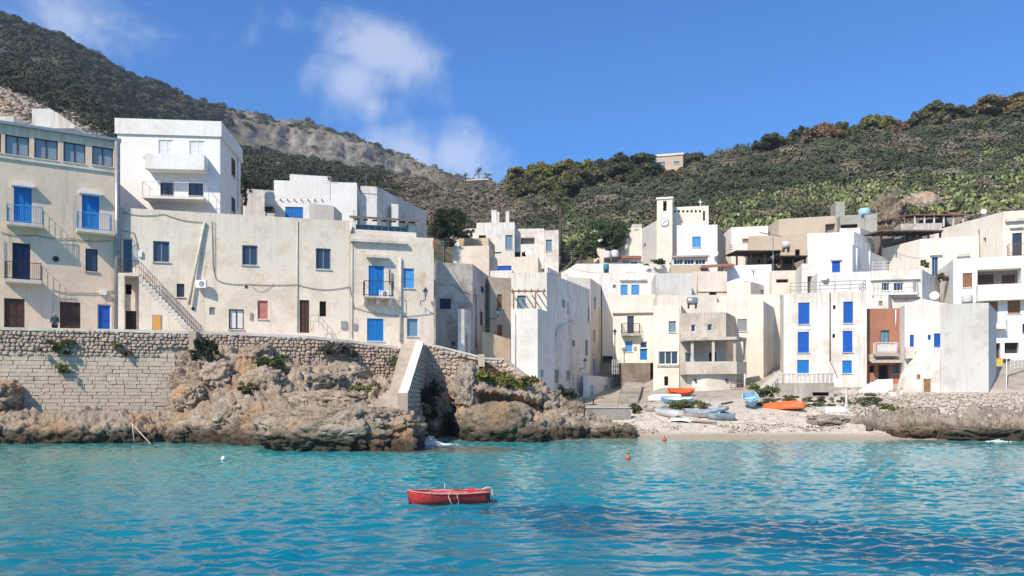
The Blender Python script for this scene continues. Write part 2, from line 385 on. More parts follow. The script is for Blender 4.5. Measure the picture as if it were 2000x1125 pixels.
m, nt, b = newmat('hill_ground'); p = gpos(nt)
g = nd(nt, 'ShaderNodeNewGeometry'); nz = nd(nt, 'ShaderNodeSeparateXYZ', {0: g.outputs['Normal']}).outputs[2]
xyz = nd(nt, 'ShaderNodeSeparateXYZ', {0: p})
n = noise(nt, p, .06, 8., .65)
c = ramp(nt, n, [(.3, (.075, .075, .042)), (.45, (.12, .11, .07)), (.58, (.165, .145, .105)), (.72, (.21, .185, .14))])
fine = noise(nt, p, .33, 8., .72); c = mixc(nt, sstep(nt, fine, .42, .62), c, (.065, .066, .038))
# the far mountain: grey limestone where it is steep, low brown scrub elsewhere
rk = noise(nt, p, .085, 10., .75, scale3=(1.4, 1.4, .4))
rc = ramp(nt, rk, [(.36, (.13, .115, .095)), (.48, (.30, .27, .23)), (.6, (.46, .42, .365))])
steep = mth(nt, 'MULTIPLY', sstep(nt, mth(nt, 'ADD', nz, mth(nt, 'MULTIPLY', mth(nt, 'SUBTRACT', noise(nt, p, .035, 6., .65), .5), .9)), .72, .5), sstep(nt, xyz.outputs[1], 330., 430.))
c = mixc(nt, mth(nt, 'MULTIPLY', sstep(nt, xyz.outputs[1], 360., 470.), .6), c, ramp(nt, noise(nt, p, .07, 9., .75), [(.35, (.10, .09, .068)), (.5, (.17, .152, .12)), (.64, (.27, .245, .205))]))
c = mixc(nt, steep, c, rc)
# beach of pale sand and gravel by the water
beach = sstep(nt, mth(nt, 'ADD', xyz.outputs[1], mth(nt, 'MULTIPLY', noise(nt, p, .35, 4., .6), 6.)), 74., 69.)
sand = mixc(nt, sstep(nt, noise(nt, p, 1.6, 8., .75), .42, .62), (.60, .54, .455), (.47, .41, .34))
wetb = sstep(nt, mth(nt, 'ADD', xyz.outputs[2], mth(nt, 'MULTIPLY', noise(nt, p, .8, 4., .6), .3)), .62, .28)
sand = mixc(nt, wetb, sand, (.36, .295, .215))
town = sstep(nt, xyz.outputs[1], 112., 106.)
c = mixc(nt, town, c, mixc(nt, sstep(nt, noise(nt, p, .6, 6., .7), .42, .62), (.40, .36, .305), (.29, .26, .215)))
c = mixc(nt, beach, c, sand)
setb(nt, b, Base_Color=c, Roughness=.95, Specular_IOR_Level=.1)
b1 = nd(nt, 'ShaderNodeBump', {'Strength': mth(nt, 'MULTIPLY', steep, .9), 'Distance': 5., 'Height': noise(nt, p, .16, 9., .75, scale3=(1.3, 1.3, .6))})
b2 = nd(nt, 'ShaderNodeBump', {'Strength': .6, 'Distance': .25, 'Height': noise(nt, p, 1.2, 8., .75), 'Normal': b1.outputs[0]}); nt.links.new(b2.outputs[0], b.inputs['Normal'])
tag(link('terrain', np_mesh('terrain', np.stack([x, d, z], 1), Q, M['hill_ground'], smooth=True)), kind='structure')

# ---------------------------------------------------------------- sea
rng = np.random.default_rng(11)
ys = [3.0]
while ys[-1] < 62: ys.append(ys[-1]+max(.058, ys[-1]*.0038))
ys = np.array(ys); xs = np.arange(-48, 48.01, .16)
YY, XX = np.meshgrid(ys, xs, indexing='ij'); hh = np.zeros_like(XX)
lam = np.exp(rng.uniform(math.log(.20), math.log(1.7), 140)); th = rng.normal(math.radians(-74), math.radians(42), 140)
gust = .75+.5*fbm(np.stack([XX.ravel(), YY.ravel(), 0*XX.ravel()], 1), 1/7., 3, 5).reshape(XX.shape)
for l, t in zip(lam, th):
    k = 2*math.pi/l; ph = rng.uniform(0, 6.28)
    a = .0056*l*np.interp(l, [.20, .42, .85, 1.7], [1.0, 1.2, .75, .38])*np.clip(l/(3.2*np.maximum(.055, YY*.0034)), 0, 1)
    s = np.sin(k*(XX*math.cos(t)+YY*math.sin(t))+ph)
    hh += a*(s+.28*np.cos(2*(k*(XX*math.cos(t)+YY*math.sin(t))+ph)))
hh *= gust*np.clip((48.2-np.abs(XX))/4, 0, 1)*np.clip((YY-3)/2, 0, 1)*np.interp(YY, [40, 56], [1, .7])
V = np.stack([XX.ravel(), YY.ravel(), hh.ravel()], 1)
nr, nc = XX.shape; idx = np.arange(nr*nc).reshape(nr, nc)
Q = np.stack([idx[:-1, :-1], idx[:-1, 1:], idx[1:, 1:], idx[1:, :-1]], -1).reshape(-1, 4)
B = 900.; n0 = len(V); x0, x1, y0, y1 = -48., xs[-1], 3., ys[-1]
V = np.vstack([V, [[-B, -B, 0], [B, -B, 0], [B, y0, 0], [-B, y0, 0], [x0, y0, 0], [x1, y0, 0], [x0, y1, 0], [-B, y1, 0], [x1, y1, 0], [B, y1, 0]]])
Q = np.vstack([Q, np.array([[0, 1, 2, 3], [3, 4, 6, 7], [5, 2, 9, 8]])+n0])
m, nt, b = newmat('sea'); p = gpos(nt); xyz = nd(nt, 'ShaderNodeSeparateXYZ', {0: p})
X_, Y_ = xyz.outputs[0], xyz.outputs[1]
w = noise(nt, p, .12, 4., .55)
yy = mth(nt, 'ADD', Y_, mth(nt, 'MULTIPLY', mth(nt, 'SUBTRACT', w, .5), 16.))
c = ramp(nt, mth(nt, 'DIVIDE', yy, 60.), [(.15, (.001, .120, .190)), (.38, (.002, .178, .235)), (.62, (.006, .228, .26)), (.82, (.020, .235, .245))])
# greener water over the shallow rocks on the left, weed beds that darken the floor on the right
left = sstep(nt, mth(nt, 'ADD', X_, mth(nt, 'MULTIPLY', w, 14.)), 2., -14.)
c = mixc(nt, mth(nt, 'MULTIPLY', left, .88), c, (.042, .200, .178))
def pool(x, y, rx, ry):
    a = nd(nt, 'ShaderNodeVectorMath', {0: p, 1: (x, y, 0)}, operation='SUBTRACT').outputs[0]
    a = nd(nt, 'ShaderNodeVectorMath', {0: a, 1: (1/rx, 1/ry, 0)}, operation='MULTIPLY').outputs[0]
    return mth(nt, 'SUBTRACT', 1., nd(nt, 'ShaderNodeVectorMath', {0: a}, operation='LENGTH').outputs[1], clamp=True)
pm = None
for q in ((2.6, 17.5, 3.6, 3.2), (5.6, 16.2, 4.6, 2.6), (8.2, 14.5, 5., 2.4), (1.2, 19.5, 3., 2.), (11., 12.2, 4.5, 2.2), (14, 11.5, 4.5, 2.)):
    pm = pool(*q) if pm is None else mth(nt, 'MAXIMUM', pm, pool(*q))
weed = sstep(nt, mth(nt, 'ADD', pm, mth(nt, 'MULTIPLY', mth(nt, 'SUBTRACT', noise(nt, p, .8, 5., .6), .5), .7)), .2, .5)
c = mixc(nt, mth(nt, 'MULTIPLY', weed, .62), c, (.002, .058, .115))
# grey rock floor in the cove under the stairs, sand floor off the beach
cove = sstep(nt, mth(nt, 'ADD', pool(-4.4, 43, 6.5, 4.6), mth(nt, 'MULTIPLY', mth(nt, 'SUBTRACT', noise(nt, p, .5, 5., .6), .5), .7)), .12, .45)
c = mixc(nt, mth(nt, 'MULTIPLY', cove, .8), c, (.125, .125, .105))
shore = sstep(nt, mth(nt, 'ADD', Y_, mth(nt, 'MULTIPLY', noise(nt, p, .5, 4., .6), 2.)), 49.5, 54.2)
c = mixc(nt, mth(nt, 'MULTIPLY', shore, .75), c, (.30, .34, .27))
setb(nt, b, Base_Color=c, Roughness=.035, Specular_IOR_Level=.3, IOR=1.333)
h = mth(nt, 'ADD', noise(nt, p, 3.4, 4., .6, scale3=(.75, 1.5, 1)), mth(nt, 'MULTIPLY', noise(nt, p, 9., 3., .6), .35))
bump(nt, b, h, .22, .045)
tag(link('sea_water', np_mesh('sea_water', V, Q, M['sea'], smooth=True)), kind='structure')

# ---------------------------------------------------------------- cliffs
def loft(name, cols, step=.09, amp=.35, sc=.7, seed=1, mat='rock', label=None, n_prof=70):
    ps = sorted(cols); K = n_prof
    prof = []
    for p_ in ps:
        a = np.array([[q[0], q[1]] for q in cols[p_]], float)      # (py, d)
        pts = np.stack([(p_-1000)/F*a[:, 1], a[:, 1], CH+(HZ-a[:, 0])/F*a[:, 1]], 1)
        s = np.concatenate([[0], np.cumsum(np.linalg.norm(np.diff(pts, axis=0), axis=1))]); t = np.linspace(0, s[-1], K)
        prof.append(np.stack([np.interp(t, s, pts[:, i]) for i in range(3)], 1))
    prof = np.array(prof)
    out = []
    for i in range(len(ps)-1):
        n = max(2, int(np.linalg.norm(prof[i+1].mean(0)-prof[i].mean(0))/step))
        for j in range(n+(i == len(ps)-2)):
            f = j/n; f = f*f*(3-2*f)*.5+f*.5; out.append(prof[i]*(1-f)+prof[i+1]*f)
    A = np.array(out)
    for _ in range(2):
        B_ = A.copy(); B_[:, 1:-1] = (A[:, :-2]+2*A[:, 1:-1]+A[:, 2:])/4; A = B_
    du = np.gradient(A, axis=0); dv = np.gradient(A, axis=1); nn = np.cross(du, dv); nn /= np.linalg.norm(nn, axis=-1, keepdims=True)+1e-9
    nn *= np.where(nn[..., 1:2] > 0, -1, 1)
    p_ = A.reshape(-1, 3)
    st = p_*np.array([1, 1, 2.2])
    h = amp*(.7*fbm(p_, sc, 4, seed, .55)+.55*fbm(st, sc*1.5, 5, seed+30, .58, ridged=True)+.38*fbm(p_, sc*4.5, 3, seed+60, .62, ridged=True))
    f1, f2, ci = worley(p_*np.array([1, 1, 1.5])+.35*fbm(p_, 1.2, 2, seed+7)[:, None], .95, seed+100); h += amp*(.75*(ci-.5)-.5*np.clip(1-(f2-f1)/.16, 0, 1))
    f1, f2, ci = worley(p_*np.array([1, 1, 1.4]), 2.6, seed+200); h += amp*(.34*(ci-.5)-.26*np.clip(1-(f2-f1)/.2, 0, 1))
    h -= amp*1.1*np.clip(fbm(p_, sc*2.1, 3, seed+90, .5)-.12, 0, .5)
    p_ = p_+nn.reshape(-1, 3)*h[:, None]
    nr, nc = A.shape[:2]; idx = np.arange(nr*nc).reshape(nr, nc)
    Q = np.stack([idx[:-1, :-1], idx[1:, :-1], idx[1:, 1:], idx[:-1, 1:]], -1).reshape(-1, 4)
    return tag(link(name, np_mesh(name, p_, Q, M[mat])), label, kind='structure')
loft('cliff', {-430: [(800,46),(812,45.2),(835,44.8),(880,44.9)], -160: [(800,48.5),(812,47.6),(835,47.2),(880,47.4)], 0: [(790,51),(805,49.6),(830,48.6),(880,48.5)], 60: [(805,51),(815,49.8),(840,48.8),(880,48.6)], 160: [(800,51.8),(812,50),(835,48.8),(880,48.9)],
   250: [(805,52.3),(818,50.2),(840,49.3),(880,49.4)], 310: [(800,52.8),(822,51),(846,50.3),(880,50.)], 350: [(800,53.2),(830,51.6),(850,50.8),(880,50.4)]}, amp=.42, seed=4, mat='rock', n_prof=46)
loft('cliff', {330: [(688,55.2),(720,54.6),(760,53.4),(800,52.2),(830,51),(885,50)], 380: [(672,55.6),(705,54.8),(745,53.8),(790,51.8),(830,49.6),(885,48.8)], 430: [(672,56.2),(695,55.2),(730,54),(775,52),(815,49.6),(885,48.)],
   490: [(670,56.8),(700,55.4),(735,53.2),(770,51.2),(800,48.6),(885,46.4)], 540: [(690,57.4),(710,56.4),(735,53.5),(760,51),(790,49.5),(802,46.),(888,44.)], 600: [(700,58.2),(722,57.2),(732,53),(765,52.4),(790,50.4),(800,45),(890,42.8)],
   680: [(712,59.6),(738,58.2),(745,55),(775,53.6),(792,51),(802,44.6),(892,42.2)], 740: [(725,60.8),(748,58.8),(775,56),(795,52),(806,45.5),(820,43.6),(895,41.5)], 800: [(735,61),(765,58.8),(800,55),(812,50),(818,45),(830,43),(900,41.2)], 825: [(720,60.6),(780,58),(820,52),(835,48),(850,45),(860,43.6),(900,42.2)]},
   amp=.6, seed=12, mat='rock', n_prof=110, step=.1)
loft('cliff', {806: [(735,61),(770,60),(820,58),(860,55),(890,52)], 845: [(738,61),(752,60),(790,58.6),(815,57.6),(845,56),(890,54)], 880: [(738,61),(748,59.8),(775,58.6),(797,58),(803,60),(850,61.5),(890,61)], 905: [(738,61),(745,59),(757,56.6),(766,58),(800,58),(808,56),(840,55.6),(890,54.6)],
   940: [(732,61.4),(740,58.6),(760,55.6),(770,58),(799,58),(806,55.5),(830,54),(890,52)], 1000: [(728,61.4),(745,58.6),(768,55.2),(776,57.6),(800,57.4),(808,55.2),(828,54),(890,51.5)], 1055: [(745,60.6),(765,58),(782,56.),(788,57.4),(802,57),(810,55),(830,53.6),(885,52)],
   1090: [(775,59.6),(785,58.2),(800,56.8),(815,55),(835,54),(880,52.4)], 1130: [(800,58.4),(806,57.6),(818,56.4),(835,55.4),(850,55),(875,54)], 1160: [(812,58),(818,57.4),(828,56.8),(842,55.8),(852,55.4),(868,54.6)], 1240: [(838,57),(842,56.4),(848,55.8),(854,55.2),(862,54.6),(872,54)]},
   amp=.5, seed=23, mat='rock', n_prof=80)
loft('shore_rock', {1600: [(818,64),(826,60.6),(842,58),(852,56.8),(872,55)], 1660: [(806,64),(815,60),(826,57.6),(850,57.2),(872,56)], 1700: [(788,66.6),(800,62),(815,57),(840,55.6),(872,55)], 1760: [(784,67.6),(795,63),(818,56),(842,54.6),(868,54.4)], 1840: [(784,67.8),(795,63),(815,57),(845,53.6),(872,53)],
   1900: [(784,68),(795,62),(812,57),(838,53),(876,52)], 2000: [(784,68),(795,62),(808,57),(830,52.4),(878,51)], 2150: [(784,68),(795,62),(808,57),(826,51.8),(884,50)], 2400: [(784,68),(795,62),(808,57),(826,51.8),(884,50)]}, amp=.62, seed=41, mat='rock_pale', n_prof=70)

def rock(name, label, px, py, d, rx, ry, rz, seed, mat='rock', sub=5, amp=.3, cat='rock', flat=None, rot=0., group=None):
    bm = bmesh.new(); bmesh.ops.create_icosphere(bm, subdivisions=sub, radius=1); bm.verts.ensure_lookup_table()
    v = np.array([q.co[:] for q in bm.verts]); f = [[w.index for w in q.verts] for q in bm.faces]; bm.free()
    if flat: v[:, 2] = np.where(v[:, 2] > flat, flat+(v[:, 2]-flat)*.22, v[:, 2])
    v = np.sign(v)*np.abs(v)**.82
    r = 1+amp*(.8*fbm(v+seed*3.1, 1.1, 4, seed, .55)+.6*fbm(v+seed, 2.3, 5, seed+5, .6, ridged=True)+.30*fbm(v*np.array([rx, ry, rz]), 3.2, 4, seed+9, .65, ridged=True)-.9*np.clip(fbm(v*np.array([rx, ry, rz]), 1.5, 3, seed+13)-.15, 0, .5))
    sz = np.array([rx, ry, rz]); f1, f2, ci = worley(v*sz*np.array([1, 1, 1.6])+seed*1.7, .95, seed+3); r = r+amp*(.55*(ci-.5)-.42*np.clip(1-(f2-f1)/.14, 0, 1))
    f1, f2, ci = worley(v*sz*np.array([1, 1, 1.4])+seed, 2.7, seed+4); r = r+amp*(.25*(ci-.5)-.2*np.clip(1-(f2-f1)/.2, 0, 1))
    v = v*r[:, None]*sz
    o = link(name, np_mesh(name, v, np.array(f), M[mat]), None, P(px, py, d)); o.rotation_euler.z = rot
    return tag(o, label, cat, group)
rock('rock_shelf', 'long flat-topped grey rock shelf at the water left of the stair foot', 655, 838, 43.6, 4.1, 2.1, 1.55, 3, 'rock', 6, .2, flat=.55)
rock('boulder', 'brown cube-like boulder at the water right of the dark sea cave', 975, 836, 52.2, 2.35, 1.9, 1.6, 5, 'rock_dark', 5, .22)
rock('boulder', 'low pointed rock lying in the water right of the brown boulder', 1030, 848, 51.4, 1.5, 1.2, .8, 8, 'rock_dark', 5, .25)
rock('boulder', 'tall pale rock with a flat face beneath the green bush', 912, 762, 57.2, .9, 1.1, 2.0, 15, 'rock_pale', 5, .28)
rock('boulder', 'pale flat boulder at the end of the low quay wall', 1098, 812, 57.4, 1.1, 1.2, .65, 17, 'rock_pale', 5, .22, flat=.5)
rock('boulder', 'dark rounded boulder against the left end of the low quay wall', 1124, 806, 57.8, .72, .9, .75, 18, 'rock_dark', 5, .22)
rock('boulder', 'brown overhanging boulder above the water left of the beach rocks', 1098, 842, 55.4, 1.35, 1.2, .9, 19, 'rock', 5, .25)
rock('boulder', 'rough brown boulder with a dark hollow right of the stone block wall', 372, 782, 52.0, .95, 1.0, .9, 21, 'rock', 5, .35)
rock('boulder', 'ochre boulder bulging out of the block wall at the left edge', 8, 775, 51.2, 1.0, 1.1, .9, 22, 'rock', 5, .3)
rock('boulder', 'round pitted boulder above the waterline below the black framed window', 452, 812, 50.0, .95, 1.0, 1.1, 24, 'rock', 5, .35)
rock('boulder', 'large boulder casting a dark shadow left of the flat limestone ledge', 520, 752, 52.6, 1.45, 1.4, 1.1, 26, 'rock', 5, .35)
rock('rock_ledge', 'pale flat limestone ledge halfway up the cliff left of the stairs', 618, 742, 54.6, 1.9, 1.6, .75, 28, 'rock_pale', 5, .22, flat=.35)
rock('boulder', 'orange boulder low at the water between block wall and rock shelf', 355, 850, 49.9, .7, .7, .6, 29, 'rock', 5, .3)
rock('boulder', 'rock overhang high on the cliff under the coping left of the pink shutter', 498, 694, 56., 1.3, .9, .7, 33, 'rock', 5, .38)
rock('boulder', 'orange eroded rock face high on the cliff right of the ledge', 665, 735, 57.8, 1.6, .9, .9, 34, 'rock', 5, .35)
rock('boulder', 'long low rock in the cliff right above the flat rock shelf', 640, 782, 50.4, 2.3, 1.2, .6, 35, 'rock', 5, .35)
rock('boulder', 'eroded boulder on the cliff below the shaded recess by the block wall', 425, 735, 53.4, 1.0, .9, .95, 36, 'rock', 5, .4)
rock('beach_rock', 'brown rock at the left end of the beach beside the quay wall', 1180, 842, 56.0, 1.25, 1.0, .55, 41, 'rock', 5, .28)
rock('beach_rock', 'smallest orange-brown rock at the left end of the beach by the water', 1226, 846, 55.6, .62, .7, .42, 42, 'rock', 5, .25)
rock('beach_rock', 'undercut tan rock on the sand carrying the white upturned boat', 1622, 821, 58.5, 1.6, 1.3, .6, 43, 'rock_pale', 5, .28, flat=.4)
rock('shore_boulder', 'dark undercut rock at the water near the right edge of the picture', 1935, 850, 52.6, 2.4, 1.2, .6, 44, 'rock_dark', 5, .4, flat=.5)
rock('shore_boulder', 'rounded tan rock at the water in the middle of the right shore', 1790, 845, 54.6, 1.5, 1.0, .55, 46, 'rock', 5, .4, flat=.5)
rock('hill_crag', 'bare rocky crag rising behind the grey concrete house on the right hillside', 1732, 428, 122, 2.4, 2.4, 3.2, 48, 'rock_dark', 5, .45)
rock('hill_crag', 'reddish earth bank behind the tiled pergola on the right hillside', 1800, 414, 126, 3.4, 2.4, 2.4, 49, 'rock', 5, .4)
# ---------------------------------------------------------------- houses
def cross2(a, b): return a.x*b.y-a.y*b.x
class Face:
    """one outer wall: seen from outside it runs from p0 (left) to p1 (right)"""
    def __init__(s, p0, p1):
        s.p0, s.p1 = Vector(p0), Vector(p1); d = s.p1-s.p0; s.L = d.length; s.t = d/s.L; s.n = Vector((s.t.y, -s.t.x)); s.holes = []
    def u(s, px):
        r = Vector(((px-1000)/F, 1.)); lam = cross2(s.p0, s.t)/cross2(r, s.t); return (r*lam-s.p0).dot(s.t), lam
    def rect(s, x0, y0, x1, y1):
        u0, u1 = s.u(x0)[0], s.u(x1)[0]; lam = s.u((x0+x1)/2)[1]
        return u0, u1, CH+(HZ-y1)/F*lam, CH+(HZ-y0)/F*lam
    def hit(s, px, py):
        u, lam = s.u(px); return u, CH+(HZ-py)/F*lam
    def pt(s, u, z, off=0.):
        q = s.p0+s.t*u+s.n*off; return Vector((q.x, q.y, z))
    def box(s, mb, u0, u1, z0, z1, o0, o1):
        """a box on the wall between offsets o0 and o1 (outwards positive)"""
        t3 = Vector((s.t.x, s.t.y, 0)); n3 = Vector((s.n.x, s.n.y, 0))
        return mb.box(s.pt(u0, z0, o0), t3*(u1-u0), n3*(o1-o0), (0, 0, z1-z0))
def inset(poly, w):
    n = len(poly); out = []
    c = sum(poly, Vector((0, 0)))/n
    for i in range(n):
        a, b, c_ = poly[i-1], poly[i], poly[(i+1) % n]
        def ln(p, q):
            t = (q-p).normalized(); nn = Vector((-t.y, t.x))
            if nn.dot(c-p) < 0: nn = -nn
            return p+nn*w, t
        p1, t1 = ln(a, b); p2, t2 = ln(b, c_)
        den = cross2(t1, t2)
        out.append(p1+t1*(cross2(p2-p1, t2)/den) if abs(den) > 1e-6 else p1)
    return out
def wall_cells(mb, f, z0, z1, holes):
    us = sorted({0., f.L}|{min(max(u, 0), f.L) for h in holes for u in h[:2]}); zs = sorted({z0, z1}|{min(max(z, z0), z1) for h in holes for z in h[2:4]})
    for i in range(len(us)-1):
        for j in range(len(zs)-1):
            if us[i+1]-us[i] < 1e-4 or zs[j+1]-zs[j] < 1e-4: continue
            uc, zc = (us[i]+us[i+1])/2, (zs[j]+zs[j+1])/2
            if any(h[0] < uc < h[1] and h[2] < zc < h[3] for h in holes): continue
            mb.quad(f.pt(us[i], zs[j]), f.pt(us[i+1], zs[j]), f.pt(us[i+1], zs[j+1]), f.pt(us[i], zs[j+1]))
    for u0, u1, a, b_, dep in holes:
        mb.quad(f.pt(u0, a), f.pt(u0, b_), f.pt(u0, b_, -dep), f.pt(u0, a, -dep)); mb.quad(f.pt(u1, b_), f.pt(u1, a), f.pt(u1, a, -dep), f.pt(u1, b_, -dep))
        mb.quad(f.pt(u0, a), f.pt(u0, a, -dep), f.pt(u1, a, -dep), f.pt(u1, a)); mb.quad(f.pt(u0, b_), f.pt(u1, b_), f.pt(u1, b_, -dep), f.pt(u0, b_, -dep))
KIND = {  # kind: (name, frame material, leaf material, number of leaves, style)
 'sb': ('shutter', 'blue', 'blue', 2, 'louvre'), 'sr': ('shutter', 'royal', 'royal', 2, 'louvre'), 'sl': ('shutter', 'light_blue', 'light_blue', 1, 'panel'), 's2': ('shutter', 'light_blue', 'light_blue', 2, 'louvre'),
 'sn': ('shutter', 'navy', 'navy', 2, 'louvre'), 'sbr': ('shutter', 'brown', 'brown', 2, 'louvre'), 'swd': ('shutter', 'wood', 'wood', 2, 'louvre'), 'sp': ('shutter', 'pink', 'pink', 1, 'panel'), 'sw': ('shutter', 'white_paint', 'white_paint', 2, 'louvre'), 'sru': ('shutter', 'rust', 'rust', 2, 'louvre'), 'st': ('shutter', 'teal', 'teal', 2, 'louvre'), 'spb': ('shutter', 'pale_blue', 'pale_blue', 2, 'louvre'), 'sg': ('shutter', 'grey_paint', 'grey_paint', 2, 'louvre'),
 'db': ('door', 'blue', 'blue', 2, 'panel'), 'dr': ('door', 'white_paint', 'royal', 1, 'panel'), 'dn': ('door', 'black', 'navy', 2, 'panel'), 'dbr': ('door', 'brown', 'brown', 2, 'panel'), 'dw': ('door', 'wood', 'wood', 1, 'panel'), 'do': ('door', 'grey_paint', 'orange_door', 1, 'panel'), 'dp': ('door', 'pale_blue', 'pale_blue', 1, 'panel'), 'dg': ('door', 'grey_paint', 'room_shade', 1, 'panel'),
 'g': ('window', 'grey_blue', 'glass', 2, 'glass'), 'gk': ('window', 'black', 'glass_blue', 2, 'glass'), 'gbk': ('window', 'black', 'curtain', 2, 'glass'), 'gb': ('window', 'brown', 'glass', 2, 'glass'), 'gbl': ('window', 'brown', 'glass_pale', 2, 'glass'), 'gw': ('window', 'white_paint', 'glass', 1, 'glass'), 'gw3': ('window', 'white_paint', 'glass', 3, 'glass'), 'gl': ('window', 'light_blue', 'glass_blue', 1, 'glass'), 'gn': ('window', 'black', 'glass', 1, 'glass'), 'gg': ('window', 'grey_paint', 'glass_blue', 2, 'glass'), 'gt': ('window', 'teal', 'glass_blue', 2, 'glass'),
 'o': ('opening', 'interior', None, 0, 'dark'), 'os': ('opening', 'room_shade', None, 0, 'dark'), 'og': ('grate_opening', 'interior', 'iron', 0, 'grate')}
class House:
    def __init__(s, name, label, mat, A, B_, top, C=None, depth=7., left=None, zb=None, cat='house', parapet=.45, group=None, zt=None, roof=True):
        a, b_ = G(*A), G(*B_); s.mat = mat
        f = Face(a, b_)
        if C: c = G(*C); d_ = a+(c-b_)
        elif left: d_ = G(*left); c = b_+(d_-a)
        else: c = b_-f.n*depth; d_ = a-f.n*depth
        s.poly = [a, b_, c, d_]; s.f = f; s.r = Face(b_, c); s.l = Face(d_, a); s.b = Face(c, d_)
        s.zt = zt if zt is not None else Yz(A[1], top)
        s.zb = zb if zb is not None else min(tz(A[0], A[1]), tz(B_[0], B_[1]))-1.2
        ctr = (a+b_+c+d_)/4
        s.root = thing(name, label, cat, (ctr.x, ctr.y, s.zb), group); s.parapet = parapet; s.pend = []; s.roof = roof
    def win(s, face, kind, x0, y0, x1, y1, sill=None, rec=None):
        f = getattr(s, face); u0, u1, z0, z1 = f.rect(x0, y0, x1, y1); nm, fm, lm, k, st = KIND[kind]
        dep = rec or {'dark': .7, 'grate': .3, 'glass': .18, 'louvre': .11, 'panel': .14}[st]
        u0, u1 = max(u0, .03), min(u1, f.L-.03)
        if u1-u0 < .1: return
        f.holes.append((u0, u1, z0, z1, dep)); s.pend.append((f, u0, u1, z0, z1, dep, nm, fm, lm, k, st, sill))
        return u0, u1, z0, z1
    def wins(s, txt):
        for l in txt.strip().split(';'):
            q = l.split()
            if q: s.win(q[0], q[1], *map(float, q[2:6]))
    def part(s, name, mb, mat, smooth=False, parent=None): return mb.build(name, mat, parent or s.root, smooth)
    def onbox(s, name, mat, face, x0, y0, x1, y1, out, back=0.):
        f = getattr(s, face); u0, u1, z0, z1 = f.rect(x0, y0, x1, y1); mb = MB(); f.box(mb, u0, u1, z0, z1, back, out); return s.part(name, mb, mat)
    def canopy(s, face, x0, y0, x1, y1, out=.45, mat='coping'):
        return s.onbox('canopy', mat, face, x0, y0, x1, y1, out, -.02)
    def balcony(s, face, x0, x1, ytop, thick=.16, out=.95, rail_y=None, mat='coping', rail='iron', bars=.13, solid=False, rmat=None):
        f = getattr(s, face); u0, u1, z0, z1 = f.rect(x0, ytop, x1, ytop+10); mb = MB(); f.box(mb, u0, u1, z1-thick, z1, -.02, out)
        sl_ = s.part('balcony', mb, mat)
        if rail_y is not None:
            zr = f.hit((x0+x1)/2, rail_y)[1]; h = zr-z1; mb = MB()
            if solid:
                f.box(mb, u0, u1, z1, zr, out-.12, out-.002); f.box(mb, u0, u0+.12, z1, zr, 0, out-.12); f.box(mb, u1-.12, u1, z1, zr, 0, out-.12)
                s.part('balcony_wall', mb, rmat or mat, parent=sl_)
            else:
                r = .018
                pts = [f.pt(u0+.04, 0, .02), f.pt(u0+.04, 0, out-.05), f.pt(u1-.04, 0, out-.05), f.pt(u1-.04, 0, .02)]
                for a, b_ in zip(pts, pts[1:]):
                    d = b_-a; n = max(2, int(d.length/bars))
                    for i in range(n+1):
                        q = a+d*i/n; mb.tube([q+Vector((0, 0, z1)), q+Vector((0, 0, zr))], r*(1.6 if i in (0, n) else .8), 4)
                    for zz in (zr, z1+.08): mb.tube([a+Vector((0, 0, zz)), b_+Vector((0, 0, zz))], r*1.4, 4)
                s.part('railing', mb, rail, parent=sl_)
        return sl_
    def pipe(s, face, x, y0, y1, r=.05, mat='pipe', x1=None, off=None):
        f = getattr(s, face); u0, z0 = f.hit(x, y0); u1, z1 = f.hit(x1 or x, y1)
        mb = MB().tube([f.pt(u0, z0, (off or r)+.01), f.pt(u1, z1, (off or r)+.01)], r, 8); return s.part('drain_pipe', mb, mat, True)
    def cable(s, face, pts, r=.022, sag=.12, mat='cable'):
        f = getattr(s, face); out = []
        for (xa, ya), (xb, yb) in zip(pts, pts[1:]):
            for i in range(7):
                t = i/6; u, z = f.hit(xa+(xb-xa)*t, ya+(yb-ya)*t); out.append(f.pt(u, z-sag*4*t*(1-t), .05))
        return s.part('cable', MB().tube(out, r, 5), mat, True)
    def vent(s, face, x, y, r=.15):
        f = getattr(s, face); u, z = f.hit(x, y); mb = MB()
        mb.tube([f.pt(u, z, -.02), f.pt(u, z, .03)], r, 12); v = s.part('vent', mb, 'grey_paint')
        mb = MB().tube([f.pt(u, z, .0), f.pt(u, z, .034)], r*.8, 12); s.part('vent_hole', mb, 'interior', parent=v)
    def done(s):
        mb = MB()
        for f in (s.f, s.r, s.b, s.l): wall_cells(mb, f, s.zb, s.zt, f.holes)
        p3 = lambda v, z: Vector((v.x, v.y, z))
        if s.roof:
            ins = inset(s.poly, .22); zr = s.zt-s.parapet
            for i in range(4):
                j = (i+1) % 4
                mb.quad(p3(s.poly[i], s.zt), p3(s.poly[j], s.zt), p3(ins[j], s.zt), p3(ins[i], s.zt)); mb.quad(p3(ins[i], s.zt), p3(ins[j], s.zt), p3(ins[j], zr), p3(ins[i], zr))
        w = s.part('wall', mb, s.mat); at = w.data.attributes.new('ztop', 'FLOAT', 'POINT'); at.data.foreach_set('value', [s.zt]*len(w.data.vertices))
        if s.roof: s.part('roof', MB().poly([p3(v, zr) for v in ins]), 'conc' if not s.mat.startswith('white') else 'grey_stucco')
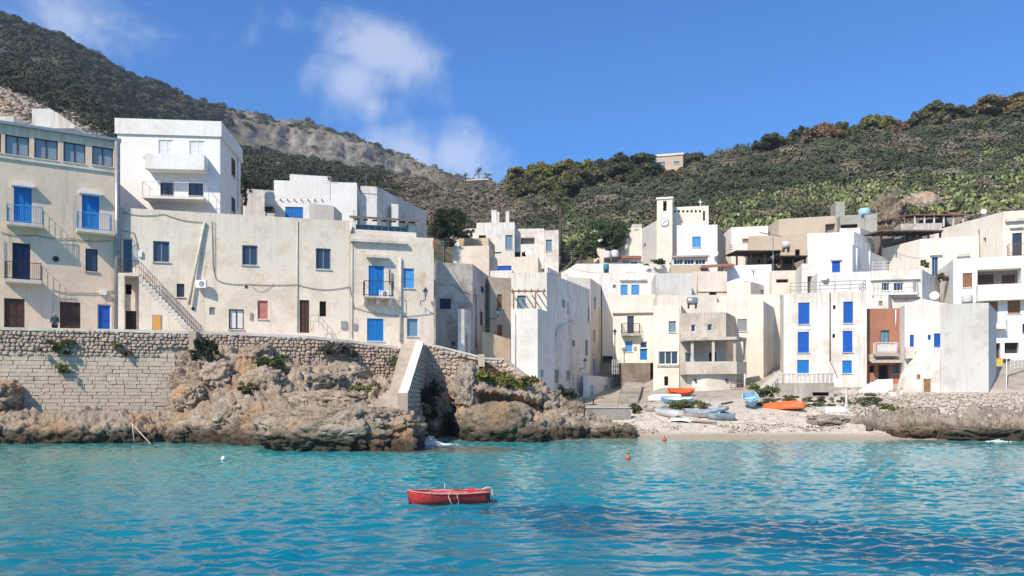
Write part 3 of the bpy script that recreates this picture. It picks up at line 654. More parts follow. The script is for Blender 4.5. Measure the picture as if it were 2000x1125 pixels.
        for f, u0, u1, z0, z1, dep, nm, fm, lm, k, st, sill in s.pend:
            mb = MB(); fw = min(.07, (u1-u0)*.12)
            if st == 'dark':
                f.box(mb, u0+.002, u1-.002, z0+.002, z1-.002, -dep-.02, -dep+.0); s.part(nm, mb, fm); continue
            if st == 'grate':
                f.box(mb, u0+.002, u1-.002, z0+.002, z1-.002, -dep-.02, -dep); o = s.part(nm, mb, fm); mb = MB(); n = max(3, int((u1-u0)/.16))
                for i in range(1, n): u = u0+(u1-u0)*i/n; mb.tube([f.pt(u, z0, -.05), f.pt(u, z1, -.05)], .02, 4)
                n = max(3, int((z1-z0)/.2))
                for i in range(1, n): z = z0+(z1-z0)*i/n; mb.tube([f.pt(u0, z, -.05), f.pt(u1, z, -.05)], .02, 4)
                s.part('bars', mb, lm, parent=o); continue
            f.box(mb, u0, u0+fw, z0, z1, -dep-.03, -dep+.05); f.box(mb, u1-fw, u1, z0, z1, -dep-.03, -dep+.05); f.box(mb, u0+fw, u1-fw, z1-fw, z1, -dep-.03, -dep+.048)
            f.box(mb, u0+fw, u1-fw, z0, z0+fw*(1.2 if nm != 'door' else .4), -dep-.03, -dep+.048)
            if st == 'glass' and k > 1:
                for i in range(1, k):
                    u = u0+fw+(u1-u0-2*fw)*i/k; f.box(mb, u-fw*.5, u+fw*.5, z0+fw*1.2, z1-fw, -dep-.028, -dep+.044)
            o = s.part(nm, mb, fm)
            a0, a1, b0, b1 = u0+fw, u1-fw, z0+fw*(1.2 if nm != 'door' else .4), z1-fw; wl = (a1-a0)/k
            for i in range(k):
                mb = MB(); l0, l1 = a0+wl*i+.008, a0+wl*(i+1)-.008
                if st == 'glass': f.box(mb, l0, l1, b0, b1, -dep-.03, -dep+.004); s.part('pane', mb, lm, parent=o)
                else:
                    bw = min(.07, wl*.16); f.box(mb, l0, l1, b0, b1, -dep-.03, -dep+.004)
                    f.box(mb, l0, l0+bw, b0, b1, -dep+.004, -dep+.032); f.box(mb, l1-bw, l1, b0, b1, -dep+.004, -dep+.032)
                    for zz in ((b0, b0+bw), ((b0+b1)/2-bw/2, (b0+b1)/2+bw/2), (b1-bw, b1)): f.box(mb, l0+bw, l1-bw, zz[0], zz[1], -dep+.004, -dep+.03)
                    if st == 'louvre':
                        n = min(22, max(5, int((b1-b0)/.1)))
                        for j in range(n): z = b0+(b1-b0)*(j+.5)/n; f.box(mb, l0+bw, l1-bw, z-.018, z+.018, -dep+.004, -dep+.02)
                    s.part('leaf', mb, lm, parent=o)
            if nm != 'door' and u1-u0 > .45:
                mb = MB(); f.box(mb, u0-.08, u1+.08, z0-.07, z0-.004, -.01, .09); s.part('sill', mb, sill or 'coping', parent=o)
        return s
def rail_mesh(pts, h=.95, sp=.9, r=.02, mids=2):
    mb = MB(); up = Vector((0, 0, 1))
    for a, b_ in zip(pts, pts[1:]):
        a, b_ = Vector(a), Vector(b_); n = max(1, round((b_-a).length/sp))
        for i in range(n+1): q = a+(b_-a)*i/n; mb.tube([q, q+up*h], r, 5)
        for j in range(mids+1): z = h*(j+1)/(mids+1); mb.tube([a+up*z, b_+up*z], r, 5)
    return mb

# --- left row on the promenade
h = House('apartment_house', 'beige house with a top row of brown windows and blue balcony doors at the left', 'front_beige', (-120, 53.2), (232, 58.9), 0, depth=9, zb=6.4, zt=21.95)
h.wins('f gbl -46 257 2 295; f gbl 10 265 57 303; f gbl 67 272 113 311; f gbl 124 279 167 318; f gbl 180 287 221 324; f db 27 366 62 438; f db 160 382 194 452; f dn 24 475 59 547; f gn 167 486 191 530; f dbr 8 583 48 648; f dbr 117 590 157 652; f dr 190 594 217 655')
for p_ in h.pend:
    pass
f = h.f; mb = MB()
f.box(mb, 0, f.L-.1, *[f.rect(100, 318, 102, 322)[i] for i in (2, 3)], 0, .1); h.part('sill_band', mb, 'coping')
mb = MB(); f.box(mb, -.1, f.L+.15, 21.95, 22.14, -.3, .28); h.part('gutter', mb, 'zinc')
mb = MB().tube([f.pt(f.L-.12, 21.9, .2), f.pt(f.L-.12, 6.9, .2)], .2, 10); h.part('drain_pipe', mb, 'grey_metal', True)
h.canopy('f', 22, 361, 68, 366, .4, 'white_paint'); h.canopy('f', 154, 376, 200, 381, .4, 'white_paint')
h.balcony('f', 13, 84, 440, .22, .95, 407, 'coping', 'light_blue'); h.balcony('f', 149, 216, 453, .22, .95, 421, 'coping', 'light_blue'); h.balcony('f', 10, 81, 549, .22, .95, 516, 'coping', 'iron')
h.vent('f', 109, 506, .24); h.onbox('meter_box', 'white_paint', 'f', 194, 568, 208, 576, .2)
h.cable('f', [(0, 453), (70, 460), (140, 466), (215, 470)]); h.cable('f', [(100, 565), (150, 572), (222, 568)]); h.cable('f', [(8, 470), (9, 545)], sag=0)
h.done()
h = House('rooftop_wall_house', 'white house corner with a stepped slanting parapet rising behind the beige house', 'white', (-40, 69), (180, 71), 250, depth=5, zb=12)
a, b_ = Face(G(-40, 69), G(180, 71)), None
mb = MB(); pts = [a.pt(*a.hit(x, y), -.05) for x, y in ((62, 250), (62, 212), (98, 212), (145, 245), (145, 250))]; mb.prism(pts, (0, 3., 0)); h.part('slanting_parapet', mb, 'white')
mb = MB(); pts = [a.pt(*a.hit(x, y), -.05) for x, y in ((-30, 250), (-30, 226), (26, 227), (26, 250))]; mb.prism(pts, (0, 2., 0)); h.part('parapet_step', mb, 'white')
h.done()
h = House('tall_white_house', 'tall white cubic house with a solid balcony, behind the long cream house', 'white_pure', (229, 67.2), (430, 68), 233, C=(470, 75.4), zb=9)
h.wins('f sw 310 273 338 307; f sw 370 275 400 308; f gb 313 353 340 389; f gb 368 355 397 391; r sbr 452 310 460 346; r sbr 452 386 460 416')
mb = MB(); z = h.zt
for f_ in (h.f, h.r): f_.box(mb, -.15, f_.L+.15, z-1.25, z+.06, .003, .16)
h.part('cornice', mb, 'white_clean')
h.balcony('f', 293, 407, 334, .2, 1.25, 309, 'white_clean', solid=True)
h.balcony('f', 290, 408, 392, .2, 1.5, 365, 'white_clean', 'white_paint', bars=1.2)
h.pipe('r', 464, 300, 405, .06, 'white_paint'); h.canopy('f', 281, 304, 294, 310, .5, 'white_clean')
h.done()
h = House('long_cream_house', 'long cream plastered house with outside stairs and three blue-grey windows above the sea wall', 'long_cream', (236.5, 59.1), (683, 63.6), 0, depth=8, zb=6.4, zt=17.1, parapet=.3)
h.wins('f gw 238 465 259 533; f g 299 471 331 512; f g 473 479 503 518; f g 617 485 646 526; f o 242 554 257 575; f og 241 607 266 652; f gb 345 554 360 580; f sg 409 600 420 615; f gbk 447 604 476 643; f sp 503 587 523 623; f dbr 585 586 604 650; f o 624 588 637 618')
for x, y in ((484, 560), (481, 560)): pass
h.vent('f', 481, 560, .14); h.vent('f', 377, 603, .14)
f = h.f
# outside stair: landing on pillars, a solid flight to the right, iron railing
uL0, zL = f.hit(232, 537); uL1, _ = f.hit(277, 540); uB, zB = f.hit(398, 648); uL0 = max(uL0, .02); OUT = 1.15
mb = MB(); f.box(mb, uL0, uL1, zL-.2, zL, -.02, OUT); ld = h.part('stair_landing', mb, 'long_cream')
mb = MB(); f.box(mb, uL0, uL0+.42, 6.4, zL-.2, OUT-.42, OUT-.003); h.part('pillar', mb, 'long_cream')
ns = 20; mb = MB(); prof = [f.pt(uL1, 6.4, 0.02)]+[f.pt(uL1, zL-.2, .02)]; 
prof += [f.pt(uB, 7.25, .02), f.pt(uB, 6.4, .02)]
n3 = Vector((f.n.x, f.n.y, 0)); mb.prism(prof, n3*(OUT-.02)); fl = h.part('stair_flight', mb, 'long_cream')
for i in range(ns):
    a = i/ns; b2 = (i+1)/ns; zt_ = zL+(7.25-zL)*b2+.0; mb = MB()
    f.box(mb, uL1+(uB-uL1)*a, uL1+(uB-uL1)*b2+.04, zt_-.42, zt_+.05, .04, OUT+.03); mb.build('step', 'coping', h.root)
pr = [f.pt(uL0+.05, zL, OUT-.05), f.pt(uL1, zL, OUT-.05), f.pt(uB, 7.25, OUT-.05)]
mb = rail_mesh(pr, .95, .22, .016, 1); h.part('railing', mb, 'iron')
f2 = Face((f.pt(0, 0, OUT)).to_2d(), (f.pt(f.L, 0, OUT)).to_2d())
u0, u1, z0, z1 = f2.rect(297, 615, 316, 646); mb = MB(); f2.box(mb, u0, u1, z0, z1, 0.003, .03); d_ = h.part('cellar_door', mb, 'grey_paint'); mb = MB(); f2.box(mb, u0+.07, u1-.07, z0, z1-.07, .03, .05); h.part('leaf', mb, 'orange_door', parent=d_)
for x, y in ((240, 606), (290, 604)): pass
h.pipe('f', 581, 432, 648, .04, 'pipe'); h.pipe('f', 688, 470, 660, .03, 'pipe')
mb = MB().tube([f.pt(*f.hit(400, 434), .12), f.pt(*f.hit(383, 520), .2), f.pt(*f.hit(370, 596), .25)], .10, 8); h.part('leaning_pipe', mb, 'pipe', True)
h.cable('f', [(240, 415), (320, 418), (398, 434)], sag=.18); h.cable('f', [(414, 432), (416, 520), (422, 545), (440, 553), (480, 555), (580, 556), (630, 566), (682, 560)], sag=.06); h.cable('f', [(487, 553), (510, 570), (535, 553)], .012, .15); h.cable('f', [(238, 450), (262, 455), (272, 490)], .02, .0); h.cable('f', [(420, 433), (420, 530)], .015, 0)
h.onbox('meter_box', 'white_paint', 'f', 271, 490, 278, 502, .15); h.onbox('meter_box', 'grey_paint', 'f', 488, 611, 493, 624, .1); h.onbox('meter_box', 'grey_paint', 'f', 666, 627, 677, 642, .12)
for x in (299, 473, 617):  # stone sills
    u0, u1, z0, z1 = f.rect(x-2, 512+(x-299)*.045, x+33, 515+(x-299)*.045)
pr = [f.pt(*f.hit(606, 641), .9), f.pt(*f.hit(622, 641), .9), f.pt(f.hit(655, 655)[0], 6.9, .9)]
h.part('door_railing', rail_mesh(pr, .95, .5, .018, 1), 'grey_metal')
h.done()
h = House('veranda_house', 'cream house with a glazed roof veranda, bracketed balcony and bright blue doors, above the stairs', 'long_cream', (683.6, 63.62), (847, 65.5), 0, depth=8, zb=6., zt=16.1, parapet=.3)
h.wins('f sb 720 519 750 581; f sl 788 524 809 563; f sb 717 622 749 666; f gl 795 622 816 657')
h.canopy('f', 684, 470, 794, 475, .35); h.canopy('f', 715, 500, 758, 505, .5)
b1 = h.balcony('f', 709, 766, 581, .14, .95, 552, 'coping', 'iron', bars=.3)
f = h.f
for x in (713, 737, 760):
    u, z = f.hit(x, 583); mb = MB(); pts = [f.pt(u-.14, z-.55, .0), f.pt(u-.14, z-.0, .0), f.pt(u-.14, z-.0, .8), f.pt(u-.14, z-.25, .78), f.pt(u-.14, z-.5, .3)]
    mb.prism(pts, Vector((f.t.x, f.t.y, 0))*.28); h.part('bracket', mb, 'coping')
h.pipe('f', 782, 504, 668, .09, 'pipe'); h.cable('f', [(690, 600), (730, 612), (790, 618), (846, 612)], .02, .03); h.cable('f', [(683, 560), (688, 585), (692, 605)], .02, 0)
h.onbox('meter_box', 'grey_paint', 'f', 690, 632, 697, 644, .1); h.onbox('balcony_prop', 'old_wood', 'f', 759, 527, 762, 556, .25, .15)
h.onbox('orange_flashing', 'boat_orange', 'f', 845, 469, 847, 484, .03)
# veranda on the roof
vf = Face(f.pt(.25, 0, -.35).to_2d(), f.pt(f.L-1.4, 0, -.35).to_2d()); zr = 15.8
zv1 = vf.hit(740, 430)[1]
mb = MB(); vf.box(mb, 0, vf.L, zr, zr+.75, -.12, 0); h.part('veranda_parapet', mb, 'cream')
mb = MB(); vf.box(mb, 0, .25, zr, zv1+.7, -2.6, 0.02); h.part('veranda_side_wall', mb, 'white')
mb = MB(); vf.box(mb, vf.L-.6, vf.L, zr+.75, zv1, -2.6, -.3); h.part('veranda_pier', mb, 'cream')
mb = MB(); vf.box(mb, .3, vf.L-.6, zr+.76, zv1-.25, -.9, -.86); wv = h.part('veranda_glazing', mb, 'glass_blue')
mb = MB(); n = 8
for i in range(n+1):
    u = .3+(vf.L-.95)*i/n; vf.box(mb, u, u+.06, zr+.76, zv1-.25, -.86, -.80)
vf.box(mb, .3, vf.L-.6, zv1-.33, zv1-.25, -.858, -.802); h.part('glazing_bars', mb, 'white_paint', parent=wv)
for i in range(7):
    u = .45+(vf.L-1.2)*i/7; mb = MB(); mb.quad(vf.pt(u, zr+.8, -1.05), vf.pt(u+.28, zr+.8, -1.1), vf.pt(u+.28, zv1-.4, -1.1), vf.pt(u, zv1-.4, -1.05)); h.part('curtain', mb, 'curtain')
t3 = Vector((vf.t.x, vf.t.y, 0)); n3 = Vector((vf.n.x, vf.n.y, 0))
mb = MB().box(vf.pt(-.05, zv1-.02, .45), t3*(vf.L+.35), -n3*3.4+Vector((0, 0, .75)), (0, 0, .16)); rf = h.part('veranda_roof', mb, 'straw')
for i in range(7):
    u = .3+(vf.L-.6)*i/6; mb = MB().box(vf.pt(u, zv1-.16, .3), t3*.12, -n3*2.8+Vector((0, 0, .6)), (0, 0, .13)); h.part('rafter', mb, 'dark_wood')
mb = MB(); vf.box(mb, .25, vf.L, zr, zv1, -2.7, -2.6); h.part('veranda_back_wall', mb, 'room_shade')
h.done()
# --- white cluster on the slope above the long house
h = House('terraced_white_house', 'big white flat-roofed house with a pergola and blue door, above the long cream house', 'white_pure', (535, 84), (697, 85), 352, depth=8)
h.wins('f sb 557 404 592 440; f o 640 345 645 351'); h.done()
h = House('roof_block', 'small white roof room with an antenna on top of the big white house', 'white_pure', (566, 87), (646, 88), 340, depth=4, zb=24.5, cat='roof room'); h.done()
h = House('white_side_house', 'white house with a long grey side wall right of the big white house', 'white', (704, 86), (736, 86.3), 363, C=(833, 98)); h.onbox('wall_band', 'white', 'f', 704, 375, 736, 378, .06); h.done()
h = House('low_white_house', 'low white house with a domed roof corner left of the white pergola', 'white', (478, 80), (536, 81), 368, depth=6); h.done()
h = House('cream_stair_head', 'cream stair head block on the roof behind the veranda', 'cream', (604, 73), (652, 74), 397, C=(668, 77), zb=15, cat='roof room'); h.done()
h = House('white_stub', 'little white chimney block on the grey side wall', 'white_clean', (765, 88), (778, 88.2), 398, depth=1.2, zb=22, cat='chimney'); h.done()
t = thing('white_pergola', 'white pergola with curved rafters beside the blue door above the long house', 'pergola', P(560, 415, 79))
for x in (520, 612):
    mb = MB().tube([P(x, 432, 79), P(x, 388, 79)], .12, 8); mb.build('post', 'white_paint', t)
mb = MB(); a, b_ = P(514, 392, 79), P(640, 392, 79); mb.box(a, b_-a, (0, .1, 0), (0, 0, .14)); mb.build('beam', 'white_paint', t)
for i in range(9):
    a = P(518+i*13.5, 389, 78.6); mb = MB().box(a, (-.35, 2.6, .25), (.09, 0, 0), (0, 0, .14)); mb.build('rafter', 'white_paint', t)
# --- stone houses by the alley
h = House('rough_stone_house', 'old rough plastered house with a navy window, half in shadow right of the lantern corner', 'old_stucco', (851, 70), (923, 71), 512, C=(958, 79))
h.wins('f sn 859 583 881 604; r sn 939 560 945 572; f o 883 667 889 675; r sbr 938 608 943 636'); h.cable('f', [(880, 555), (918, 575)], .02, .05); h.pipe('r', 929, 575, 680, .05, 'grey_metal'); h.done()
h = House('white_porch', 'narrow white entrance porch block standing before the rough stone house', 'white', (894.5, 68.2), (907, 68.4), 603, C=(920, 70.2), zb=5.2, cat='porch'); h.wins('r o 909 655 914 690'); h.done()
h = House('narrow_tan_house', 'narrow tan house with rust shutters and a street lantern between two white houses', 'old_tan', (957, 76.2), (999, 77), 541, depth=8)
h.wins('f sru 971 575 981 602; f sru 971 634 981 657; f o 953 670 956 674'); h.done()
t = House('alley_wall', 'ochre garden wall with a sloping top below the rust shutters', 'ochre', (941, 71.5), (997, 72.5), 662, depth=.35, zb=4., cat='wall', roof=False); t.done()
mb = MB(); a = t.f; mb.prism([a.pt(0, t.zt, -.002), a.pt(a.L, t.zt, -.002), a.pt(a.L, t.zt+.05, -.002), a.pt(0, t.zt+.75, -.002)], -Vector((a.n.x, a.n.y, 0))*.34); t.part('sloping_top', mb, 'ochre')
h = House('pergola_white_house', 'white house with a wooden pergola terrace and a long shaded alley side', 'white', (998.5, 76.8), (1068, 76.4), 533, C=(1152, 88.5))
h.wins('f gg 1010 577 1027 604; r o 1098 585 1104 600; r g 1118 664 1123 676; r o 1108 590 1111 615; r gg 1143 664 1149 694; r sg 1148 600 1153 628; r gg 1064 662 1067 671; r sg 1079 722 1091 748; r sg 1106 724 1114 742; r o 1134 734 1138 742')
h.pipe('r', 1073, 690, 640, .09, 'white_clean', 1090); h.pipe('r', 1090, 640, 628, .09, 'white_clean', 1118); h.pipe('r', 1119, 730, 775, .03, 'grey_metal'); h.done()
h = House('terrace_block', 'white terrace block with a plain front and diagonal shadow below the pergola', 'white_clean', (998, 72.2), (1050, 72), 603, C=(1083, 76.4), parapet=.25)
h.wins('r o 1056 722 1062 736'); h.pipe('f', 1007, 615, 720, .03, 'grey_metal'); h.done()
h = House('roof_hump', 'white roof block on the shaded side of the pergola house', 'white', (1068.4, 77.4), (1070, 77.3), 523, C=(1089, 80.4), zb=13, cat='roof room'); h.done()
t = thing('wooden_pergola', 'brown wooden pergola on the terrace of the white alley house', 'pergola', P(1035, 603, 74))
for x in (1003, 1046):
    MB().tube([P(x, 604, 73.6), P(x, 569, 73.6)], .07, 6).build('post', 'wood', t)
a, b_ = P(998, 570, 73.6), P(1066, 570, 73.6); MB().box(a, b_-a, (0, .1, 0), (0, 0, .14)).build('beam', 'wood', t)
for i in range(6):
    a = P(1000+i*12.5, 566, 73.3); MB().box(a, (0, 3.1, .05), (.08, 0, 0), (0, 0, .12)).build('rafter', 'wood', t)
h = House('beige_alley_house', 'beige topped alley house with narrow dark windows left of the lamp post', 'cream', (1106, 90.5), (1153, 91.5), 541, C=(1196, 104), zb=0.)
h.wins('r o 1160 580 1164 604; r o 1159 645 1163 669; r o 1176 651 1180 672; r o 1189 655 1193 675; r o 1187 585 1190 600; r spb 1158 702 1163 728; r spb 1172 704 1176 728; r spb 1187 706 1191 730'); h.pipe('r', 1170, 600, 690, .03, 'pipe'); h.done()
h = House('pale_annex', 'pale blue-white low annex with a roof terrace at the end of the alley', 'white_blue', (1139, 84), (1147, 84.1), 733, C=(1209, 95), parapet=.3, zb=.8)
h.wins('r spb 1153 752 1159 790; r spb 1180 752 1188 780'); h.done()
mb = rail_mesh([P(1196, 731, 88), P(1211, 731, 91), ], 1.6, .8, .03, 2); tag(mb.build('terrace_railing', 'white_paint'), 'white railing frame on the pale annex terrace beside the lamp post', 'railing')

# --- middle: behind the beach
h = House('two_tone_house', 'cream house with small iron balcony and blue window above a dark stone base', 'cream', (1197, 92), (1281, 91), 577, depth=8, zb=6.9)
h.wins('f gb 1225 617 1238 656; f s2 1221 666 1235 687; f gw 1250 667 1264 680; f db 1250 680 1264 703')
h.canopy('f', 1197, 611, 1281, 614, .15, 'dark_base'); h.balcony('f', 1214, 1250, 652, .3, .9, 633, 'conc', 'iron'); h.onbox('meter_box', 'grey_paint', 'f', 1238, 677, 1243, 684, .1); h.done()
mb = MB(); 
h = House('stone_base_wall', 'dark stone retaining wall under the cream house at the head of the steps', 'dark_base', (1213, 89.8), (1270, 89.2), 709, depth=2., zb=2.5, cat='wall'); h.done()
h = House('blue_shutter_terrace_house', 'white house with two bright light-blue shutters on a roof terrace', 'white_clean', (1176, 97), (1285, 97), 533, depth=7, zb=8)
h.wins('f s2 1212 556 1226 578; f s2 1233 556 1249 578; f sg 1197 556 1203 563'); h.canopy('f', 1210, 545, 1262, 548, .3, 'white'); h.done()
h = House('blank_house', 'plain off-white house wall without windows in the middle of the town', 'grey_stucco', (1281, 90), (1351, 89.6), 534, depth=7, zb=6.); h.pipe('f', 1283, 545, 590, .03, 'pipe'); h.done()
h = House('gabled_white_house', 'white house with a slanted roof edge below the round green tree', 'white_clean', (1096, 101), (1310, 100), 531, depth=2, zb=10)
f = h.f; pts = [f.pt(*f.hit(x, y), -.02) for x, y in ((1098, 532), (1126, 515), (1310, 515), (1310, 532))]; h.part('raised_gable', MB().prism(pts, -Vector((f.n.x, f.n.y, 0))*1.8), 'white_clean')
h.onbox('grey_hatch', 'grey_stucco', 'f', 1265, 525, 1287, 536, .06, -.02); h.wins('f o 1223 528 1243 535'); h.done()
h = House('red_roof_kiosk', 'low white roof room with a red tiled eave behind the two water tanks', 'white', (1173, 103.4), (1252, 103.2), 505, depth=1.6, zb=14, cat='roof room')
h.wins('f gg 1216 508 1229 516; f o 1231 509 1245 516'); h.canopy('f', 1198, 501, 1252, 506, .5, 'roof_tile'); h.done()
h = House('cream_plain_house', 'peach coloured plain block with a dark door between the blank house and the white roofs', 'pinkish', (1351, 94), (1420, 94), 530, depth=7, zb=8)
h.wins('f o 1385 569 1400 578'); h.canopy('f', 1362, 568, 1419, 570, .12); h.pipe('f', 1361, 532, 576, .04, 'pipe'); h.done()
h = House('lower_cream_wall_house', 'cream terrace wall block under the peach house beside the rooftop tank', 'cream', (1283, 86.5), (1400, 86), 577, depth=4, zb=5); h.done()
h = House('roof_tank_house', 'white house with a glazed skylight on its roof under the dark wooden pergola', 'white_pure', (1418, 96), (1507, 95), 519, depth=7, zb=8)
h.wins('f gg 1437 551 1447 555; f gg 1454 549 1463 555'); h.done()
h = House('cream_step_house', 'cream stepped house block with two tiny windows right of the white skylight house', 'cream', (1420, 92.5), (1466, 92), 551, C=(1512, 97.5), zb=7)
h.wins('r o 1485 566 1492 577; r o 1500 571 1504 576'); h.done()
h = House('cream_corner_house', 'wide cream corner house block behind the concrete balcony house', 'cream', (1400, 86.5), (1524, 85.2), 577, C=(1536, 92), zb=5); h.done()
# concrete house by the beach
h = House('cream_beach_house', 'cream beach house with a wide triple window left of the concrete balcony house', 'cream', (1276, 79.6), (1330, 78.8), 597, depth=8, zb=1.6)
h.wins('f gg 1306 627 1320 649; f gw3 1286 686 1324 712; f o 1297 735 1305 753'); h.onbox('sill_band', 'conc', 'f', 1284, 713, 1326, 717, .08); h.pipe('f', 1327, 600, 760, .04, 'pipe'); h.done()
h = House('big_cream_house', 'tall cream house with a barred window and broad shaded side wall behind the concrete balcony', 'cream', (1395, 81), (1491, 79.6), 591, C=(1520, 88), zb=1.6)
h.wins('f sg 1440 623 1459 647'); h.done()
h = House('concrete_balcony_house', 'unfinished concrete house with a columned balcony above the boats on the beach', 'raw_concrete', (1328, 77.2), (1418, 76.2), 612, C=(1440, 81.4), zb=1.8, parapet=.25)
h.wins('f gw 1350 634 1358 648; f gw 1382 633 1391 646; f o 1385 688 1399 708; f gw 1338 688 1350 708')
f = h.f; t3 = Vector((f.t.x, f.t.y, 0)); n3 = Vector((f.n.x, f.n.y, 0))
def slab(nm, pts, z0, z1, mat='raw_concrete'):
    return h.part(nm, MB().prism([Vector((p_.x, p_.y, z0)) for p_ in pts], (0, 0, z1-z0)), mat)
u1 = f.L; zA = f.hit(1380, 666)[1]; zB_ = f.hit(1380, 727)[1]
fp = [f.pt(.0, 0, 0).to_2d(), f.pt(.6, 0, 1.9).to_2d(), f.pt(u1+.9, 0, 2.1).to_2d(), f.pt(u1+1.9, 0, .2).to_2d(), f.pt(u1+1.9, 0, -1).to_2d(), f.pt(0.003, 0, -.3).to_2d()]
slab('balcony_roof', fp, zA-.05, zA+.22); slab('balcony_floor', fp, zB_-.25, zB_)
mb = MB()
for a, b_ in ((fp[0], fp[1]), (fp[1], fp[2]), (fp[2], fp[3])):
    d = (b_-a).normalized(); nn = Vector((-d.y, d.x))
    mb.prism([Vector((q.x, q.y, zB_)) for q in (a, b_, b_+nn*.14, a+nn*.14)], (0, 0, .95))
h.part('balcony_wall', mb, 'raw_concrete')
for uu, oo in ((1.05, 1.6), (3.0, 1.8), (u1+.6, 1.75), (u1+1.6, .3)):
    mb = MB(); f.box(mb, uu, uu+.26, zB_+.95, zA-.05, oo-.26, oo); h.part('column', mb, 'raw_concrete')
cw = [f.pt(.7, 0, .2).to_2d(), f.pt(1.2, 0, 1.3).to_2d(), f.pt(2.6, 0, 1.6).to_2d(), f.pt(u1-.4, 0, 1.5).to_2d(), f.pt(u1+.9, 0, 1.2).to_2d(), f.pt(u1+1., 0, -.5).to_2d(), f.pt(.7, 0, -.5).to_2d()]
slab('curved_base_wall', cw, 1.6, zB_-.25, 'white')
mb = MB().tube([P(1454.5, 776, 74.2), P(1454.5, 730, 74.2)], .08, 8); h.part('support_post', mb, 'pipe', True)
mb = MB()
for x in (1428, 1436, 1444): mb.tube([P(x, 767, 73.9), P(x, 745, 73.9)], .03, 5)
for y in (749, 757): mb.tube([P(1426, y, 73.9), P(1452, y, 73.9)], .03, 5)
h.part('rusty_frame', mb, 'rust')
for x in (1358, 1418): h.onbox('drain_hole', 'black', 'f', x-2, 741, x+2, 745, 1.62, 1.4)
h.done()
# --- right: houses above the rocks
h = House('blue_shutter_house', 'white three-storey house with six royal blue shutters facing the sea', 'white', (1530.5, 73.6), (1693, 71.6), 0, depth=7, zb=2.2, zt=Yz(72.5, 571), parapet=.3)
h.wins('f sr 1559 591 1581 633; f sr 1647 589 1666 631; f sr 1558 648 1580 689; f sr 1646 646 1665 688; f sb 1557 703 1580 731; f sb 1645 704 1664 729; f o 1627 596 1632 604; f o 1626 652 1631 660')
h.pipe('f', 1621, 572, 705, .05, 'old_wood'); h.cable('f', [(1621, 705), (1632, 728), (1636, 740)], .03, 0)
for q in ((1556, 1583, 638, 644), (1644, 1668, 636, 642)): h.onbox('lintel', 'white_clean', 'f', q[0], q[2], q[1], q[3], .05)
zt = h.zt; f = h.f; h.part('roof_railing', rail_mesh([f.pt(.6, zt, -.15), f.pt(f.L-.1, zt, -.15), f.pt(f.L-.1, zt, -4)], 1., 1.35, .025, 2), 'grey_metal'); h.done()
h = House('lattice_terrace', 'concrete terrace with a lattice block balustrade before the blue shuttered house', 'conc', (1521, 68.5), (1629, 67.5), 748, depth=3.6, zb=1.6, cat='terrace', parapet=.05)
h.wins('f o 1587 766 1619 773'); f = h.f; zt = h.zt; n = 13
for i in range(n):
    u = f.L*i/n+.06; mb = MB(); w_ = f.L/n-.12; 
    for a, b_, c, e in ((0, w_, 0, .09), (0, w_, .66, .75), (0, .09, .09, .66), (w_-.09, w_, .09, .66), (w_/2-.05, w_/2+.05, .09, .66), (.09, w_-.09, .33, .42)): f.box(mb, u+a, u+b_, zt+c, zt+e, -.16-.001*(c > .08), -.02+.001*(c > .3))
    h.part('lattice_block', mb, 'coping')
mb = MB(); f.box(mb, 0, f.L, zt+.752, zt+.84, -.2, .02); h.part('balustrade_cap', mb, 'coping'); h.done()
h = House('red_house', 'brick-red house with a teal window and small balcony between two white houses', 'terracotta', (1694, 72.6), (1764, 72.2), 603, depth=6, zb=2.2, parapet=.2)
h.wins('f gt 1720 645 1737 672; f o 1716 713 1736 742; f o 1698 714 1708 728; f gt 1741 714 1754 730'); h.balcony('f', 1705, 1749, 692, .2, .8, 670, 'conc', 'white_paint', bars=.16); h.onbox('balcony_panel', 'grey_stucco', 'f', 1708, 674, 1746, 688, .76, .74)
f = h.f; u0, u1, z0, z1 = f.rect(1694, 701, 1757, 712); t3 = Vector((f.t.x, f.t.y, 0)); n3 = Vector((f.n.x, f.n.y, 0))
h.part('awning', MB().box(f.pt(u0, z1, .01), t3*(u1-u0), n3*1.3+Vector((0, 0, -.42)), (0, 0, .05)), 'tarp'); h.pipe('f', 1749, 605, 640, .05, 'white_paint'); h.pipe('f', 1694, 610, 700, .03, 'cable')
h.onbox('ground_floor_band', 'old_stucco', 'f', 1694.5, 692, 1763.5, 700, .04)
h.done()
t = thing('white_steps', 'white plastered steps with a sloping side wall before the red house', 'steps', P(1715, 768, 69))
f = Face(G(1681, 69), G(1746, 68.6)); pts = [f.pt(*f.hit(x, y)) for x, y in ((1681, 770), (1681, 762), (1716, 741), (1744, 740), (1744, 770))]
MB().prism(pts, (0, .25, 0)).build('side_wall', 'white_clean', t)
for i in range(7):
    a = f.pt(*f.hit(1684+i*5, 765-i*3.2)); MB().box((a.x, a.y+.26, 2.4), (1.2 if i == 6 else .3, 0, 0), (0, 1.3, 0), (0, 0, a.z-2.4)).build('step', 'white', t)
h = House('white_sea_house', 'bluish-white house with small royal blue windows and a flared buttress by the rocks', 'white_clean', (1767, 70.2), (1863, 69.2), 596, depth=7, zb=2.2, parapet=.2)
h.wins('f sr 1777 654 1785 690; f sr 1812 654 1818 664; f sr 1824 651 1837 678')
f = h.f; u0, z0 = f.hit(1800, 600); u1, z1 = f.hit(1862, 582); h.part('raised_parapet', MB().prism([f.pt(*f.hit(x, y), -.01) for x, y in ((1790, 597), (1801, 583), (1862, 596), (1862, 597))], -n3*3), 'white_clean')
